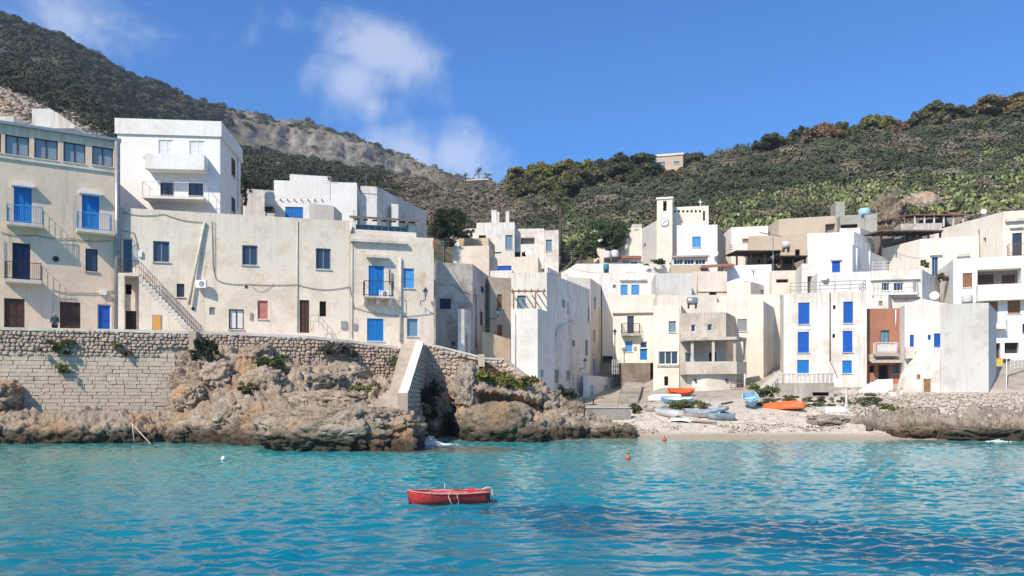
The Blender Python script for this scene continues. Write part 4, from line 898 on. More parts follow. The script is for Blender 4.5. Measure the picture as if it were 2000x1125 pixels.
f = Face(G(1757, 69.2), G(1838, 68.3)); bt = MB().prism([f.pt(*f.hit(x, y)) for x, y in ((1757, 784), (1771, 735), (1795, 694), (1806, 680), (1836, 680), (1836, 784))], (0, 1.2, 0)); bt = h.part('buttress', bt, 'white')
u0, u1, z0, z1 = f.rect(1804, 740, 1817, 784); mb = MB(); f.box(mb, u0, u1, z0, z1, .002, .05); d_ = h.part('door', mb, 'wood'); mb = MB(); f.box(mb, u0+.06, u1-.06, z0, z1-.06, .05, .065); h.part('leaf', mb, 'wood', parent=d_); mb = MB(); f.box(mb, u0-.05, u1+.05, z1+.004, z1+.1, .002, .08); h.part('lintel', mb, 'white', parent=d_)
u0, u1, z0, z1 = f.rect(1791, 731, 1797, 740); mb = MB(); f.box(mb, u0, u1, z0, z1, .002, .03); h.part('hatch', mb, 'rust')
mb = MB(); f.box(mb, 0, f.hit(1803, 780)[0], f.hit(1780, 784)[1]-.3, f.hit(1780, 766)[1], .003, .06); h.part('plinth', mb, 'conc'); h.balcony('f', 1766, 1784, 698, .12, .6, 678, 'white', solid=True); h.done()
h = House('grey_plaster_house', 'blank grey-white plastered sea wall house with a shaded narrow right side', 'grey_stucco', (1836.5, 68.4), (1931, 67.4), 594, C=(1946, 74), zb=2.2, parapet=.2)
mb = MB(); h.f.box(mb, 0.05, h.f.L+.06, 2.2, h.f.hit(1880, 766)[1], .003, .08); h.part('plinth', mb, 'conc'); h.done()
h = House('loggia_house', 'white house with a dark loggia, brown shutters and balconies at the right edge', 'white_pure', (1862, 83.2), (2080, 80), 506, depth=9, zb=3.)
h.win('f', 'os', 1909, 525, 1995, 560, rec=1.4)
h.wins('f swd 1880 533 1899 561; f swd 1921 585 1949 629; f swd 1968 583 1993 613; f o 1936 670 1954 702; f o 1962 669 1990 690; f sn 1997 632 2012 650')
f = h.f
for x0, x1 in ((1917, 1947), (1964, 1990)):
    u0, u1, z0, z1 = f.rect(x0, 533, x1, 558); mb = MB(); f.box(mb, u0, u1, z0-.6, z1, -1.39, -1.36); h.part('loggia_door', mb, 'brown')
h.balcony('f', 1905, 2030, 583, .25, 1.1, 557, 'white_clean', solid=True); h.balcony('f', 1918, 1962, 640, .2, .9, 612, 'white', 'white_paint'); h.balcony('f', 1936, 2030, 712, .2, 1.2, None, 'white'); h.done()
# --- upper right slope
h = House('cream_cube_house', 'cream house with a blue-grey door below the straw pergola', 'cream', (1797, 92), (1912, 90), 467, left=(1722, 98), zb=9)
h.wins('f g 1820 502 1832 541; f o 1873 497 1893 500'); h.canopy('f', 1816, 497, 1840, 499, .3); h.canopy('f', 1868, 499, 1894, 501, .3); h.done()
def pergola(label, px0, px1, d0, d1, ytop, ybot, mat, posts, drop=.5, group=None, cat='pergola'):
    a, b_ = P(px0, ytop, d0), P(px1, ytop, d0); t = thing('roof_pergola', label, cat, ((a+b_)/2)+Vector((0, 1, Yz(d0, ybot)-a.z)), group)
    dp = d1-d0; MB().box(a-Vector((.2, .2, 0)), b_-a+Vector((.4, 0, 0)), (0, dp+.3, drop), (0, 0, .16)).build('roof', mat, t)
    for i in range(posts):
        q = a+(b_-a)*i/(posts-1); z0 = Yz(d0, ybot); MB().box((q.x-.09, q.y+.1, z0), (.18, 0, 0), (0, .18, 0), (0, 0, q.z-z0)).build('post', 'dark_wood' if mat != 'roof_tile' else 'white', t)
    for i in range(posts+2):
        q = a+(b_-a)*i/(posts+1); MB().box((q.x, q.y-.1, q.z-.13), (.1, 0, 0), (0, dp, drop), (0, 0, .12)).build('rafter', 'dark_wood', t)
    return t
pergola('straw covered roof pergola with thin posts on the cream house', 1723, 1838, 94, 99, 452, 470, 'straw', 6)
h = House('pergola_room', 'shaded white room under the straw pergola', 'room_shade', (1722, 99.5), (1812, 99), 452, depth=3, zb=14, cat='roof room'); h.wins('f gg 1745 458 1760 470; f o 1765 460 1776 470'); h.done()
h = House('hillside_cream_house', 'large cream house with a long side wall at the upper right edge', 'cream', (1960, 98), (2080, 96), 413, left=(1826, 109), zb=12)
h.wins('f gb 1977 455 1996 502; l o 1888 466 1896 471; l o 1920 464 1926 480'); h.canopy('f', 1963, 427, 2000, 433, .4); h.canopy('f', 1972, 443, 1998, 446, .3); h.balcony('f', 1966, 2010, 502, .2, 1., 478, 'cream', 'wood', bars=.2); h.pipe('l', 1913, 447, 505, .05, 'old_wood'); h.done()
pergola('terracotta tiled pergola on pale posts above the straw pergola', 1788, 1882, 113, 118, 421, 442, 'roof_tile', 6, drop=.9)
h = House('tiled_pergola_room', 'dark room behind the terracotta pergola', 'room_shade', (1796, 118.5), (1888, 118), 423, depth=3, zb=24, cat='roof room'); h.done()
h = House('rubble_terrace', 'rough stone terrace wall under the terracotta pergola', 'old_stucco', (1760, 111), (1840, 110.5), 437, depth=2.5, zb=18, cat='terrace'); h.done()
h = House('grey_concrete_house', 'bare grey concrete house with a dark loggia high on the right slope', 'grey_concrete', (1641, 112), (1713, 111), 421, depth=6, zb=18)
h.wins('f o 1642 438 1675 457'); h.done()
h = House('concrete_tower', 'square grey concrete roof tower on the bare concrete house', 'grey_concrete', (1632, 114), (1650, 113.8), 394, left=(1622, 117), zb=24, cat='tower'); h.done()
h = House('tan_house', 'windowless tan house with a folded wall left of the concrete house', 'tan', (1521, 108), (1632, 106), 428, left=(1497, 113), zb=14); h.wins('f os 1612 437 1631 458'); h.done()
h = House('back_white_house', 'plain white house wall behind the dark wooden pergola', 'white_pure', (1428, 112), (1500, 111), 444, left=(1414, 116), zb=16); h.wins('f sru 1450 466 1462 473'); h.done()
h = House('pergola_tan_house', 'tan house with a dark wooden pergola and grey dish antenna', 'tan', (1462, 104), (1576, 102), 462, depth=6, zb=12); h.wins('f o 1553 487 1562 500'); h.done()
pergola('dark wooden pergola with four posts on the white skylight house', 1440, 1522, 96.5, 101, 492, 518, 'dark_wood', 4, drop=.3)
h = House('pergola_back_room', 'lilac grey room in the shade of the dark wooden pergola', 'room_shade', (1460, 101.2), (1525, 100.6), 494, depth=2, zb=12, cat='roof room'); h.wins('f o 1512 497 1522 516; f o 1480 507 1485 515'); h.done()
pergola('flat dark canopy over the terrace right of the wooden pergola', 1527, 1573, 95, 100, 502, 527, 'dark_wood', 3, drop=.1)
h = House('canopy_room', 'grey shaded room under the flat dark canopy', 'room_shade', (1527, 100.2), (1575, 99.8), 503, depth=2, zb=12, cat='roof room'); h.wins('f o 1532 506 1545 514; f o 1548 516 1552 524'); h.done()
h = House('pink_parapet_house', 'pinkish terrace parapet below the flat dark canopy', 'pinkish', (1507, 93.5), (1572, 93), 529, depth=4, zb=8); h.wins('f o 1516 545 1540 552'); h.done()
h = House('cube_white_house', 'white cubic house with one blue shutter and a gridded side wall', 'white_pure', (1600.5, 88.4), (1665, 87.6), 480, C=(1735, 97), zb=8)
h.wins('f sr 1625 510 1641 532'); h.part('roof_railing', rail_mesh([h.r.pt(.2, h.zt, -.12), h.r.pt(h.r.L*.5, h.zt, -.12)], .9, 1.4, .025, 2), 'white_paint'); h.canopy('f', 1622, 507, 1644, 509, .2); h.pipe('r', 1672, 485, 535, .07, 'white_paint'); h.pipe('r', 1697, 490, 532, .07, 'white_paint'); h.done()
h = House('upper_white_terrace', 'white terrace block with steps behind the cubic white house', 'white_pure', (1577, 96), (1668, 95), 456, C=(1708, 100), zb=12); h.done()
h = House('white_upper_room', 'white roof room on the terrace block below the concrete house', 'white', (1640, 99), (1680, 98.6), 446, C=(1708, 102), zb=18, cat='roof room'); h.done()
h = House('white_open_house', 'white house with an open doorway left below the cubic house', 'white_clean', (1566, 86.4), (1602, 86), 515, depth=5, zb=7); h.wins('f os 1577 539 1597 572'); h.done()
h = House('lower_white_house', 'low white terrace wall above the blue shuttered house', 'white_clean', (1596, 83), (1702, 82), 533, depth=4, zb=6); h.done()
h = House('parapet_white_house', 'long white house with a grey side door and stepped parapet above the red house', 'white', (1700, 82), (1801, 81), 529, C=(1836, 88), zb=6, parapet=.2)
h.wins('f sg 1783 549 1793 572; f gw 1722 551 1738 568; f gw 1745 552 1765 568'); h.canopy('f', 1700, 545, 1796, 547, .25); h.part('roof_railing', rail_mesh([h.f.pt(.2, h.zt, -.12), h.f.pt(h.f.L-.2, h.zt, -.12)], .9, 1.2, .022, 2), 'white_paint'); h.balcony('f', 1703, 1790, 574, .15, .5, 553, 'white', 'white_paint', bars=.3); h.done()
h = House('white_roof_hut', 'small white hut with a square vent on the roof of the red house', 'white', (1706, 76), (1735, 75.8), 577, C=(1743, 78), zb=9, cat='hut'); h.wins('f sg 1716 588 1724 597'); h.done()
h = House('low_roof_wall', 'low white roof wall with a dark ledge right of the small hut', 'white', (1743, 77), (1796, 76.6), 584, depth=2, zb=8, cat='wall'); h.canopy('f', 1743, 581, 1796, 584, .3, 'old_wood'); h.done()
# --- church and hillside houses
t = thing('church', 'cream church with a clock tower, loophole cornice and cross above the town', 'church', P(1330, 520, 107))
class Sub(House):
    def __init__(s, *a, **k): super().__init__('tmp', 'tmp', *a, **k); bpy.data.objects.remove(s.root); s.root = t
tw = Sub('cream', (1283, 105), (1313, 104.5), 387, depth=2.2, zb=14, parapet=.05); tw.win('f', 'o', 1295, 392, 1302, 412, rec=2.4); tw.win('f', 'o', 1303, 392, 1303.3, 412); tw.done()
mb = MB()
for f_ in (tw.f, tw.r): f_.box(mb, -.12, f_.L+.12, tw.zt-.18, tw.zt+.05, .002, .14)
tw.part('tower_cornice', mb, 'cream')
f = tw.f; u, z = f.hit(1298, 434); MB().tube([f.pt(u, z, .0), f.pt(u, z, .1)], .52, 24).build('clock_face', 'white_paint', t)
ck = MB(); 
for a, l in ((math.radians(60), .42), (math.radians(215), .3)):
    dx, dz = math.sin(a)*l, math.cos(a)*l; ck.tube([f.pt(u, z, .12), f.pt(u+dx, z+dz, .12)], .035, 4)
ck.build('clock_hands', 'black', t)
rg = MB()
for i in range(24):
    a0, a1 = 2*math.pi*i/24, 2*math.pi*(i+1)/24; rg.tube([f.pt(u+.52*math.sin(a0), z+.52*math.cos(a0), .1), f.pt(u+.52*math.sin(a1), z+.52*math.cos(a1), .1)], .04, 4)
rg.build('clock_rim', 'grey_paint', t)
MB().cbox(f.pt(f.hit(1298.5, 405)[0], f.hit(1298, 405)[1], -.9), .5, .5, .7).build('bell', 'iron', t)
nv = Sub('cream', (1313.2, 107), (1384, 106), 405, depth=10, zb=14, parapet=.3)
nv.wins(''.join('f o %g 410 %g 415;' % (1316+i*8.2, 1320+i*8.2) for i in range(7))); nv.win('f', 'og', 1373, 412, 1377, 431); nv.done()
a = nv.f; MB().tube([a.pt(*a.hit(1368, 406), -.2), a.pt(*a.hit(1368, 389), -.2)], .06, 6).build('cross_upright', 'white_paint', t); MB().tube([a.pt(*a.hit(1364, 394), -.2), a.pt(*a.hit(1372, 394), -.2)], .06, 6).build('cross_arm', 'white_paint', t)
wg = Sub('cream', (1254, 104), (1283.2, 105.2), 447, depth=8, zb=14, parapet=.1); wg.wins('f o 1258 476 1262 482'); wg.done()
a = wg.f; MB().prism([a.pt(0, wg.zt, -.01), a.pt(a.L, wg.zt, -.01), a.pt(a.L, a.hit(1283, 430)[1], -.01)], (0, 7, 0)).build('sloping_roof_wall', 'cream', t)
lw = Sub('cream', (1160, 113), (1254, 111.5), 449, depth=8, zb=14, parapet=.1); lw.wins('f g 1240 477 1249 500'); lw.done()
MB().cbox(P(1243, 446, 115), 1.4, 1.4, .9).build('roof_hatch', 'grey_stucco', t)
h = House('white_blue_window_house', 'bright white cube with a single light blue window before the church', 'white_pure', (1322, 100), (1401, 99.6), 440, C=(1417, 108), zb=12); h.wins('f s2 1352 462 1369 483'); h.done()
mb = MB(); h.r.box(mb, 0.02, h.r.L, h.zb, h.zt-.02, .003, .03); h.part('tan_side_wall', mb, 'tan')  # thin tan sheet covering the right wall of the white cube
h = House('glazed_veranda', 'narrow glazed veranda below the bright white cube', 'cream', (1313, 97), (1382, 96.4), 503, depth=3, zb=11, cat='veranda'); h.wins('f gw3 1316 506 1334 517; f gw3 1336 506 1356 517; f gw3 1358 506 1378 517'); h.canopy('f', 1312, 500, 1385, 503, .5, 'tarp'); h.done()
h = House('brown_awning_house', 'tan wall with a long brown awning right of the glazed veranda', 'tan', (1311, 95.4), (1370, 95), 518, depth=3, zb=9); h.done()
mb = MB().box(P(1368, 524, 94.6), P(1437, 519, 94.6)-P(1368, 524, 94.6), (0, 2.5, .6), (0, 0, .12)); tag(mb.build('brown_awning', 'roof_tile'), 'long low brown awning roof between the tan wall and the white skylight house', 'awning')
# modern house left of centre
for i, (nm, lb, x0, x1, y, ww, dd) in enumerate((('modern_wing', 'low left wing of the modern white hillside house', 872, 931, 447, '', 121), ('modern_white_house', 'modern white hillside house block with chimneys on its roof', 930.6, 1005, 435, 'f o 935 459 949 465; f gg 987 459 1001 487; f o 963 492 979 495', 119),
      ('modern_loggia_block', 'middle block of the modern house with a wide dark window', 1005.4, 1063, 447, 'f os 1017 464 1044 477; f o 1006 492 1016 501; f o 1019 492 1028 501', 120), ('modern_end_block', 'right end block of the modern house with a tall dark door', 1063.4, 1091, 450, 'f gg 1066 468 1078 491', 118))):
    h = House(nm, lb, 'white', (x0, dd), (x1, dd-.3), y, depth=6, parapet=.2); h.wins(ww); h.done()
for x, y, w_ in ((965, 421, 1.3), (972, 427, .8), (991, 426, .9)):
    mb = MB().cbox(P(x, 437, 121)+Vector((0, 0, .9)), w_*.6, w_*.6, (437-y)/F*121+1); tag(mb.build('chimney', 'white'), {965: 'tallest white chimney on the modern hillside house', 972: 'short chimney right beside the tallest one on the modern house', 991: 'separate chimney at the right of the modern house roof'}[x], 'chimney')
h = House('ochre_ruin', 'ochre weathered block below the modern white house', 'ochre', (896, 96), (954, 95.5), 466, depth=5, zb=10); h.done()
h = House('ochre_low_block', 'low pale block left of the ochre weathered block', 'pinkish', (884, 92), (955, 91.6), 481, depth=3, zb=9); h.done()
h = House('pink_flat_house', 'peach flat-roofed house with a blue shutter behind the alley houses', 'pinkish', (958, 93), (1051, 92.4), 503, depth=6, zb=8); h.wins('f sr 972 519 999 530'); h.done()
h = House('low_white_house', 'low white flat house between the rough stone house and the pergola house', 'white', (957.5, 84), (1000, 83.6), 529, depth=5, zb=7); h.done()
# far houses
h = House('hilltop_house', 'square brick-tan house on the ridge against the sky', 'tan', (1282, 228), (1334, 226), 303, C=(1341, 236), parapet=.4); h.wins('f gg 1287 316 1299 328; f gg 1316 315 1327 320'); mb = MB(); h.f.box(mb, -.2, h.f.L+.2, h.zt-.5, h.zt+.1, .01, .25); h.part('cornice', mb, 'pinkish'); h.done()
h = House('saddle_house', 'pale bungalow between small palms in the distant saddle', 'cream', (912, 372), (953, 370), 353, depth=8, cat='house'); h.canopy('f', 910, 351, 955, 353, 1., 'pinkish'); h.wins('f o 922 357 928 364; f os 936 357 948 364'); h.done()
h = House('far_white_house', 'tiny pale house on the far slope left of the distant palms', 'cream', (830, 395), (866, 394), 356, depth=8); h.wins('f o 838 359 843 362'); h.done()
h = House('scrub_white_house', 'tiny white house among the scrub on the left mountain slope', 'white', (524, 232), (556, 231), 318, depth=5); h.wins('f o 532 321 536 324'); h.done()
# ---------------------------------------------------------------- sea wall of squared blocks, with rubble above
PAR = [(-430, 630, 47.), (-170, 637, 49.8), (0, 639, 51.6), (235, 643, 53.6), (380, 647, 55.0), (450, 648.5, 55.8), (600, 656, 57.6), (690, 665, 59.2), (778, 677, 60.6)]
def par(px):
    d = np.interp(px, [q[0] for q in PAR], [q[2] for q in PAR]); y = np.interp(px, [q[0] for q in PAR], [q[1] for q in PAR]); return P(px, y, d)
w = thing('sea_wall', 'old sea wall of squared stone blocks with a pale coping, under the left houses', 'wall', P(200, 800, 53))
# coping and core
cp = MB(); core = MB(); ptx = [-430, -300, -170, -80, 0, 80, 160, 235, 310, 380, 450, 525, 600, 645, 690, 735, 778]
for a, b_ in zip(ptx, ptx[1:]):
    A, B_ = par(a), par(b_); t_ = (B_-A); n_ = Vector((t_.y, -t_.x, 0)).normalized()
    cp.box(A+n_*.08-Vector((0, 0, .2)), t_, -n_*.6, (0, 0, .2))
    zlow = 1.2 if b_ <= 345 else 4.2
    core.prism([A-n_*.06-Vector((0, 0, .2)), B_-n_*.06-Vector((0, 0, .2)), Vector((B_.x, B_.y, zlow))-n_*.06, Vector((A.x, A.y, zlow))-n_*.06], -n_*.7)
cp.build('coping', 'coping', w); core.build('wall_core', 'mortar', w)
def stone_mesh(name, mat, seed, rough=.05, sub=2, bev=.2):
    """unit stone, x along the wall, y its depth, z up, with worn edges"""
    bm = bmesh.new(); bmesh.ops.create_cube(bm, size=1)
    bmesh.ops.bevel(bm, geom=bm.edges[:], offset=bev, segments=1, affect='EDGES', profile=.6)
    r = np.random.default_rng(seed)
    for v in bm.verts: v.co += Vector(r.normal(0, rough, 3))
    me = bpy.data.meshes.new(name); bm.to_mesh(me); bm.free(); me.materials.append(M[mat]); return me
bl = [stone_mesh('block', 'block_stone', i, .02, bev=.06) for i in range(6)]
rb = [stone_mesh('rubble_stone', 'rubble_stone', 20+i, .055, bev=.24) for i in range(6)]
rg = random.Random(5)
def put_stone(me, name, parent, pos, t2, sx, sy, sz, roll=0.):
    o = bpy.data.objects.new(name, me); COL.objects.link(o); o.parent = parent; o.location = pos-world_loc(parent)
    o.rotation_euler = (0, roll, math.atan2(t2.y, t2.x)); o.scale = (sx, sy, sz); return o
nblk = 0; z = 1.75; row = 0; far_blocks = []
def wx(px):  # wall line as a function of world x
    return par(px)
PXL = np.linspace(-420, 345, 500); LINE = np.array([par(p_)[:] for p_ in PXL]); S = np.concatenate([[0], np.cumsum(np.linalg.norm(np.diff(LINE[:, :2], axis=0), axis=1))])
while z < 5.75:
    hgt = rg.uniform(.21, .31); s = -rg.uniform(0, .4)
    while s < S[-1]-.1:
        L_ = rg.choice((.45, .55, .68, .8, .95))*rg.uniform(.9, 1.1); c = min(max(s+L_/2, 0), S[-1]); q = Vector([np.interp(c, S, LINE[:, i]) for i in range(3)])
        i = min(int(np.searchsorted(S, c)), len(S)-2); t2 = Vector(LINE[i+1]-LINE[i]); n_ = Vector((t2.y, -t2.x, 0)).normalized()
        bl_ = (Vector((q.x, q.y, z+hgt/2))-n_*.09, t2, L_-.014, .3, hgt-.014, 0.)
        if PXL[i] < -20 or nblk >= 298: far_blocks.append(bl_)
        else:
            put_stone(rg.choice(bl), 'stone_block', w, Vector((q.x, q.y, z+hgt/2))-n_*rg.uniform(.072, .105), t2, L_-.014, .3, hgt-.014, rg.gauss(0, .014)); nblk += 1
        s += L_
    z += hgt; row += 1
def rubble_mesh(parent, name, pts, mat='rubble_stone'):
    """many small stones of a wall face joined: pts = (pos, tangent, sx, sy, sz, roll)"""
    V, Q = [], []; srcs = []
    for me in rb:
        co = np.array([v.co[:] for v in me.vertices]); fs = [list(p_.vertices) for p_ in me.polygons]; srcs.append((co, fs))
    L = world_loc(parent); me = bpy.data.meshes.new(name); fs_all = []
    for k, (pos, t2, sx, sy, sz, roll) in enumerate(pts):
        co, fs = srcs[k % len(srcs)]; t_ = Vector((t2.x, t2.y, 0)).normalized(); nn = Vector((-t_.y, t_.x, 0))
        R_ = np.array([t_[:], nn[:], (0, 0, 1)]).T; cr, sr = math.cos(roll), math.sin(roll)
        rr = np.array([[cr, 0, -sr], [0, 1, 0], [sr, 0, cr]]); c = (co*np.array([sx, sy, sz]))@rr.T@R_.T+np.array(pos[:])-np.array(L[:])
        n0 = sum(len(v) for v in V); V.append(c); fs_all += [[i+n0 for i in f_] for f_ in fs]
    me.from_pydata([tuple(v) for v in np.vstack(V)], [], fs_all); me.update(); me.materials.append(M[mat])
    o = link(name, me, parent); o['kind'] = 'stuff'; return o
def rubble_face(A, B_, zt0, zt1, zb0, zb1, sz=.27, seed=1, keep=None):
    r = random.Random(abs(seed)); t2 = (B_-A).to_2d(); L_ = t2.length; t2 = t2/L_; n_ = Vector((t2.y, -t2.x)); out = []; z = min(zb0, zb1)
    while z < max(zt0, zt1):
        hh_ = sz*r.uniform(.75, 1.15); s = -r.uniform(0, .2)
        while s < L_:
            l = sz*r.uniform(.7, 1.7); f_ = min(max((s+l/2)/L_, 0), 1); a, b2 = zb0+(zb1-zb0)*f_, zt0+(zt1-zt0)*f_
            if a <= z+hh_/2+.02 <= b2 and s+l/2 < L_:
                q = A.to_2d()+t2*(s+l/2); q = q-n_*r.uniform(-.02, .07); out.append((Vector((q.x, q.y, z+hh_/2+r.uniform(-.04, .04))), t2, l*r.uniform(.85, .98), .3*r.uniform(.8, 1.2), hh_*r.uniform(.8, .98), r.gauss(0, .1)))
            s += l
        z += hh_*.97
    return out
if far_blocks: rubble_mesh(w, 'block_course', far_blocks, 'block_stone')
pts = []
for a, b_ in zip(ptx, ptx[1:]):
    A, B_ = par(a), par(b_); lo = (5.65, 5.65) if b_ <= 345 else (A.z-(1.2 if a < 500 else 2.4), B_.z-(1.2 if b_ < 500 else 2.6)); pts += rubble_face(A, B_, A.z-.2, B_.z-.2, lo[0], lo[1], .26, int(a))
rubble_mesh(w, 'rubble_course', pts)
mb = MB(); A = par(385); mb.box(A+Vector((-.35, -.55, -1.6)), (.5, 0, 0), (0, .9, 0), (0, 0, 1.55)); mb.build('buttress', 'mortar', w)

# ---------------------------------------------------------------- stairs down to the water
t = thing('sea_stairs', 'long straight stone stairs with a broad white coping leading down to the water', 'stairs', P(775, 800, 47))
zt_, zl = 6.9, 2.05; y0, y1 = 60.2, 46.6; ns = 27
def XL(y): return -8.42+(y0-y)/(y0-y1)*.86
def XR(y): return -6.74+(y0-y)/(y0-y1)*.58
CW = .56
for i in range(ns):
    f_ = i/ns; ya, yb = y0+(y1-y0)*f_, y0+(y1-y0)*(i+1)/ns; z = zt_+(zl-zt_)*(i+1)/ns
    wl = .0 if i < 20 else (i-19)*.17
    MB().box((XL(yb)-wl, yb, z-.55), (XR(yb)-CW-XL(yb)+wl+.04, 0, 0), (0, ya-yb-.012, 0), (0, 0, .73)).build('step', 'step_stone', t)
mb = MB(); lo = [Vector((XL(y0)+.02, y0, zt_-.4)), Vector((XR(y0)-CW, y0, zt_-.4)), Vector((XR(y1)-CW, y1, zl-.4)), Vector((XL(y1)+.02, y1, zl-.4))]; dn = [Vector((v.x, v.y, .2 if k > 1 else 4.5)) for k, v in enumerate(lo)]
for q in ((0, 1, 2, 3),): mb.poly([lo[k] for k in q]); mb.poly([dn[k] for k in q])
for a_, b_ in ((0, 1), (1, 2), (2, 3), (3, 0)): mb.quad(lo[a_], lo[b_], dn[b_], dn[a_])
mb.build('stair_body', 'conc', t)
MB().box((XL(y1)-1.5, y1-1.3, 1.5), (XR(y1)-XL(y1)+1.2, 0, 0), (0, 1.3, 0), (0, 0, .52)).build('landing', 'step_stone', t)
a = [(y0+.6, 7.0), (y0-.2, 7.0), (y1+.6, 3.15), (y1+.1, 3.12)]
L3 = [Vector((XR(y)-CW+.06, y, z)) for y, z in a]+[Vector((XR(y1+.1)-CW+.06, y1+.1, -.6)), Vector((XR(y0+.6)-CW+.06, y0+.6, -.6))]
MB().prism(L3, (CW-.12, 0, 0)).build('side_wall', 'mortar', t)
cpm = MB(); up = Vector((0, 0, .13))
for p_, q in zip(L3[:3], L3[1:4]): cpm.box(p_-Vector((.06, 0, -.002)), q-p_, (CW, 0, 0), up)
cpm.build('coping', 'white_pure', t)
MB().box((XR(y1)-CW-.02, y1-.15, 1.0), (CW+.04, 0, 0), (0, .5, 0), (0, 0, 2.1)).build('end_pillar', 'rubble_stone', t)
pts = rubble_face(Vector((XR(y1+.2)-.06, y1+.2, 0)), Vector((XR(y0+.4)-.06, y0+.4, 0)), 3.0, 6.85, .2, .2, .34, 77); rubble_mesh(t, 'rubble_side', pts)

# ---------------------------------------------------------------- rubble wall of the alley ramp
t = thing('ramp_wall', 'rubble stone retaining wall with a thin coping along the alley right of the stairs', 'wall', P(930, 730, 60.5))
RW = [(816, 673, 60.8), (850, 673.5, 61.), (893, 684, 61.2), (936, 695, 61.4)]; RW2 = [(945, 698, 61.9), (985, 700, 62.2)]; RW3 = [(985, 701, 61.7), (1020, 728, 61.), (1062, 757, 60.)]
nst = 0
for line, bot in ((RW, 2.2), (RW2, 1.6), (RW3, 1.1)):
    for p_, q in zip(line, line[1:]):
        A, B_ = P(*p_), P(*q); n_ = Vector(((B_-A).y, -(B_-A).x, 0)).normalized()
        MB().box(A+n_*.08-Vector((0, 0, .14)), B_-A, -n_*.5, (0, 0, .14)).build('coping', 'coping' if line is not RW3 else 'conc', t)
        MB().prism([A-Vector((0, 0, .14)), B_-Vector((0, 0, .14)), B_-Vector((0, 0, bot+1.)), A-Vector((0, 0, bot+1.))], -n_*.5).build('wall_core', 'mortar', t)
        for pos, t2, sx, sy, sz_, roll in rubble_face(A, B_, A.z-.14, B_.z-.14, A.z-bot, B_.z-bot, .33, nst+3):
            put_stone(rg.choice(rb), 'stone', t, pos, t2, sx, sy, sz_, roll); nst += 1
MB().box(P(934, 716, 61)+Vector((0, -.2, 0)), (.5, 0, 0), (0, .6, 0), (0, 0, .95)).build('wall_pier', 'rubble_stone', t)
# low quay wall and beach walls
f = Face(G(1132, 58.6), G(1232, 60.2)); t = thing('quay_wall', 'low concrete quay wall at the left end of the beach', 'wall', P(1180, 815, 59))
z1 = f.hit(1160, 797)[1]; mb = MB(); f.box(mb, 0, f.L, .2, z1, -.35, 0); mb.build('wall_body', 'conc', t); mb = MB(); f.box(mb, -.02, f.L+.02, z1, z1+.08, -.4, .05); mb.build('coping', 'coping', t)
t = thing('alley_steps', 'concrete steps climbing from the beach past the pale annex', 'steps', P(1222, 790, 72))
for i in range(18):
    y_ = 68+i*1.0; zz = 2.0+i*.15; i = i/2; x0_, x1_ = (1207+i*1.5-1000)/F*y_, (1242+i*1.5-1000)/F*y_
    MB().box((x0_, y_, 1.2), (x1_-x0_, 0, 0), (0, 1.03, 0), (0, 0, zz-1.2)).build('step', 'conc', t)
t = thing('side_steps', 'narrow concrete steps between the cream house and the lattice terrace', 'steps', P(1505, 755, 72))
for i in range(9):
    a = P(1484+i*4.4, 762-i*4.6, 71.5+i*.25); MB().box((a.x, a.y, 2.), (.32, 0, 0), (0, 1.3, 0), (0, 0, a.z-2.)).build('step', 'coping', t)
f = Face(G(1640, 69.6), G(1764, 68.6)); t = thing('shore_wall', 'low grey stone shore wall between the lattice terrace and the brown door', 'wall', P(1700, 780, 69)); mb = MB(); f.box(mb, 0, f.L, 1.6, f.hit(1700, 762)[1], -.4, 0); mb.build('wall_body', 'old_stucco', t)
pts = rubble_face(f.pt(0, 0, .0), f.pt(f.L, 0, .0), f.hit(1700, 764)[1], f.hit(1700, 764)[1], 2.4, 2.4, .34, 9); rubble_mesh(t, 'rubble_face', pts)
f = Face(G(1932, 67.2), G(2120, 65.6)); t = thing('shore_wall', 'long low concrete shore wall at the right edge above the rocks', 'wall', P(2000, 780, 66)); mb = MB(); f.box(mb, 0, f.L, 1.6, f.hit(1960, 768)[1], -.4, 0); mb.build('wall_body', 'conc', t)
mb = rail_mesh([P(1966, 768, 69), P(1966, 722, 73), P(2010, 716, 76)], 1., .8, .035, 2); tag(mb.build('stair_railing', 'white_paint'), 'white metal stair railing at the right edge below the loggia house', 'railing')
# ---------------------------------------------------------------- plants
def quads(C, N, S, col, r, asp=1., tri=False):
    n = len(C); N = N/(np.linalg.norm(N, axis=1, keepdims=True)+1e-9); a = r.normal(size=(n, 3)); u = np.cross(N, a); u /= np.linalg.norm(u, axis=1, keepdims=True)+1e-9; v = np.cross(N, u)
    u = u*S[:, None]; v = v*(S*asp)[:, None]
    if tri: return np.stack([C-u*.8-v*.55, C+u*.2+v*.75, C+u*.9-v*.35], 1).reshape(-1, 3), np.arange(3*n).reshape(-1, 3), np.repeat(col, 3, 0)
    V = np.stack([C-u*.9, C+v*.55-u*.15, C+u, C-v*.55+u*.1], 1).reshape(-1, 3)
    return V, np.arange(4*n).reshape(-1, 4), np.repeat(col, 4, 0)
def shell(r, n, zmin=-.25):
    d = r.normal(size=(n, 3)); d /= np.linalg.norm(d, axis=1, keepdims=True); d[:, 2] = np.where(d[:, 2] < zmin, -d[:, 2], d[:, 2]); return d
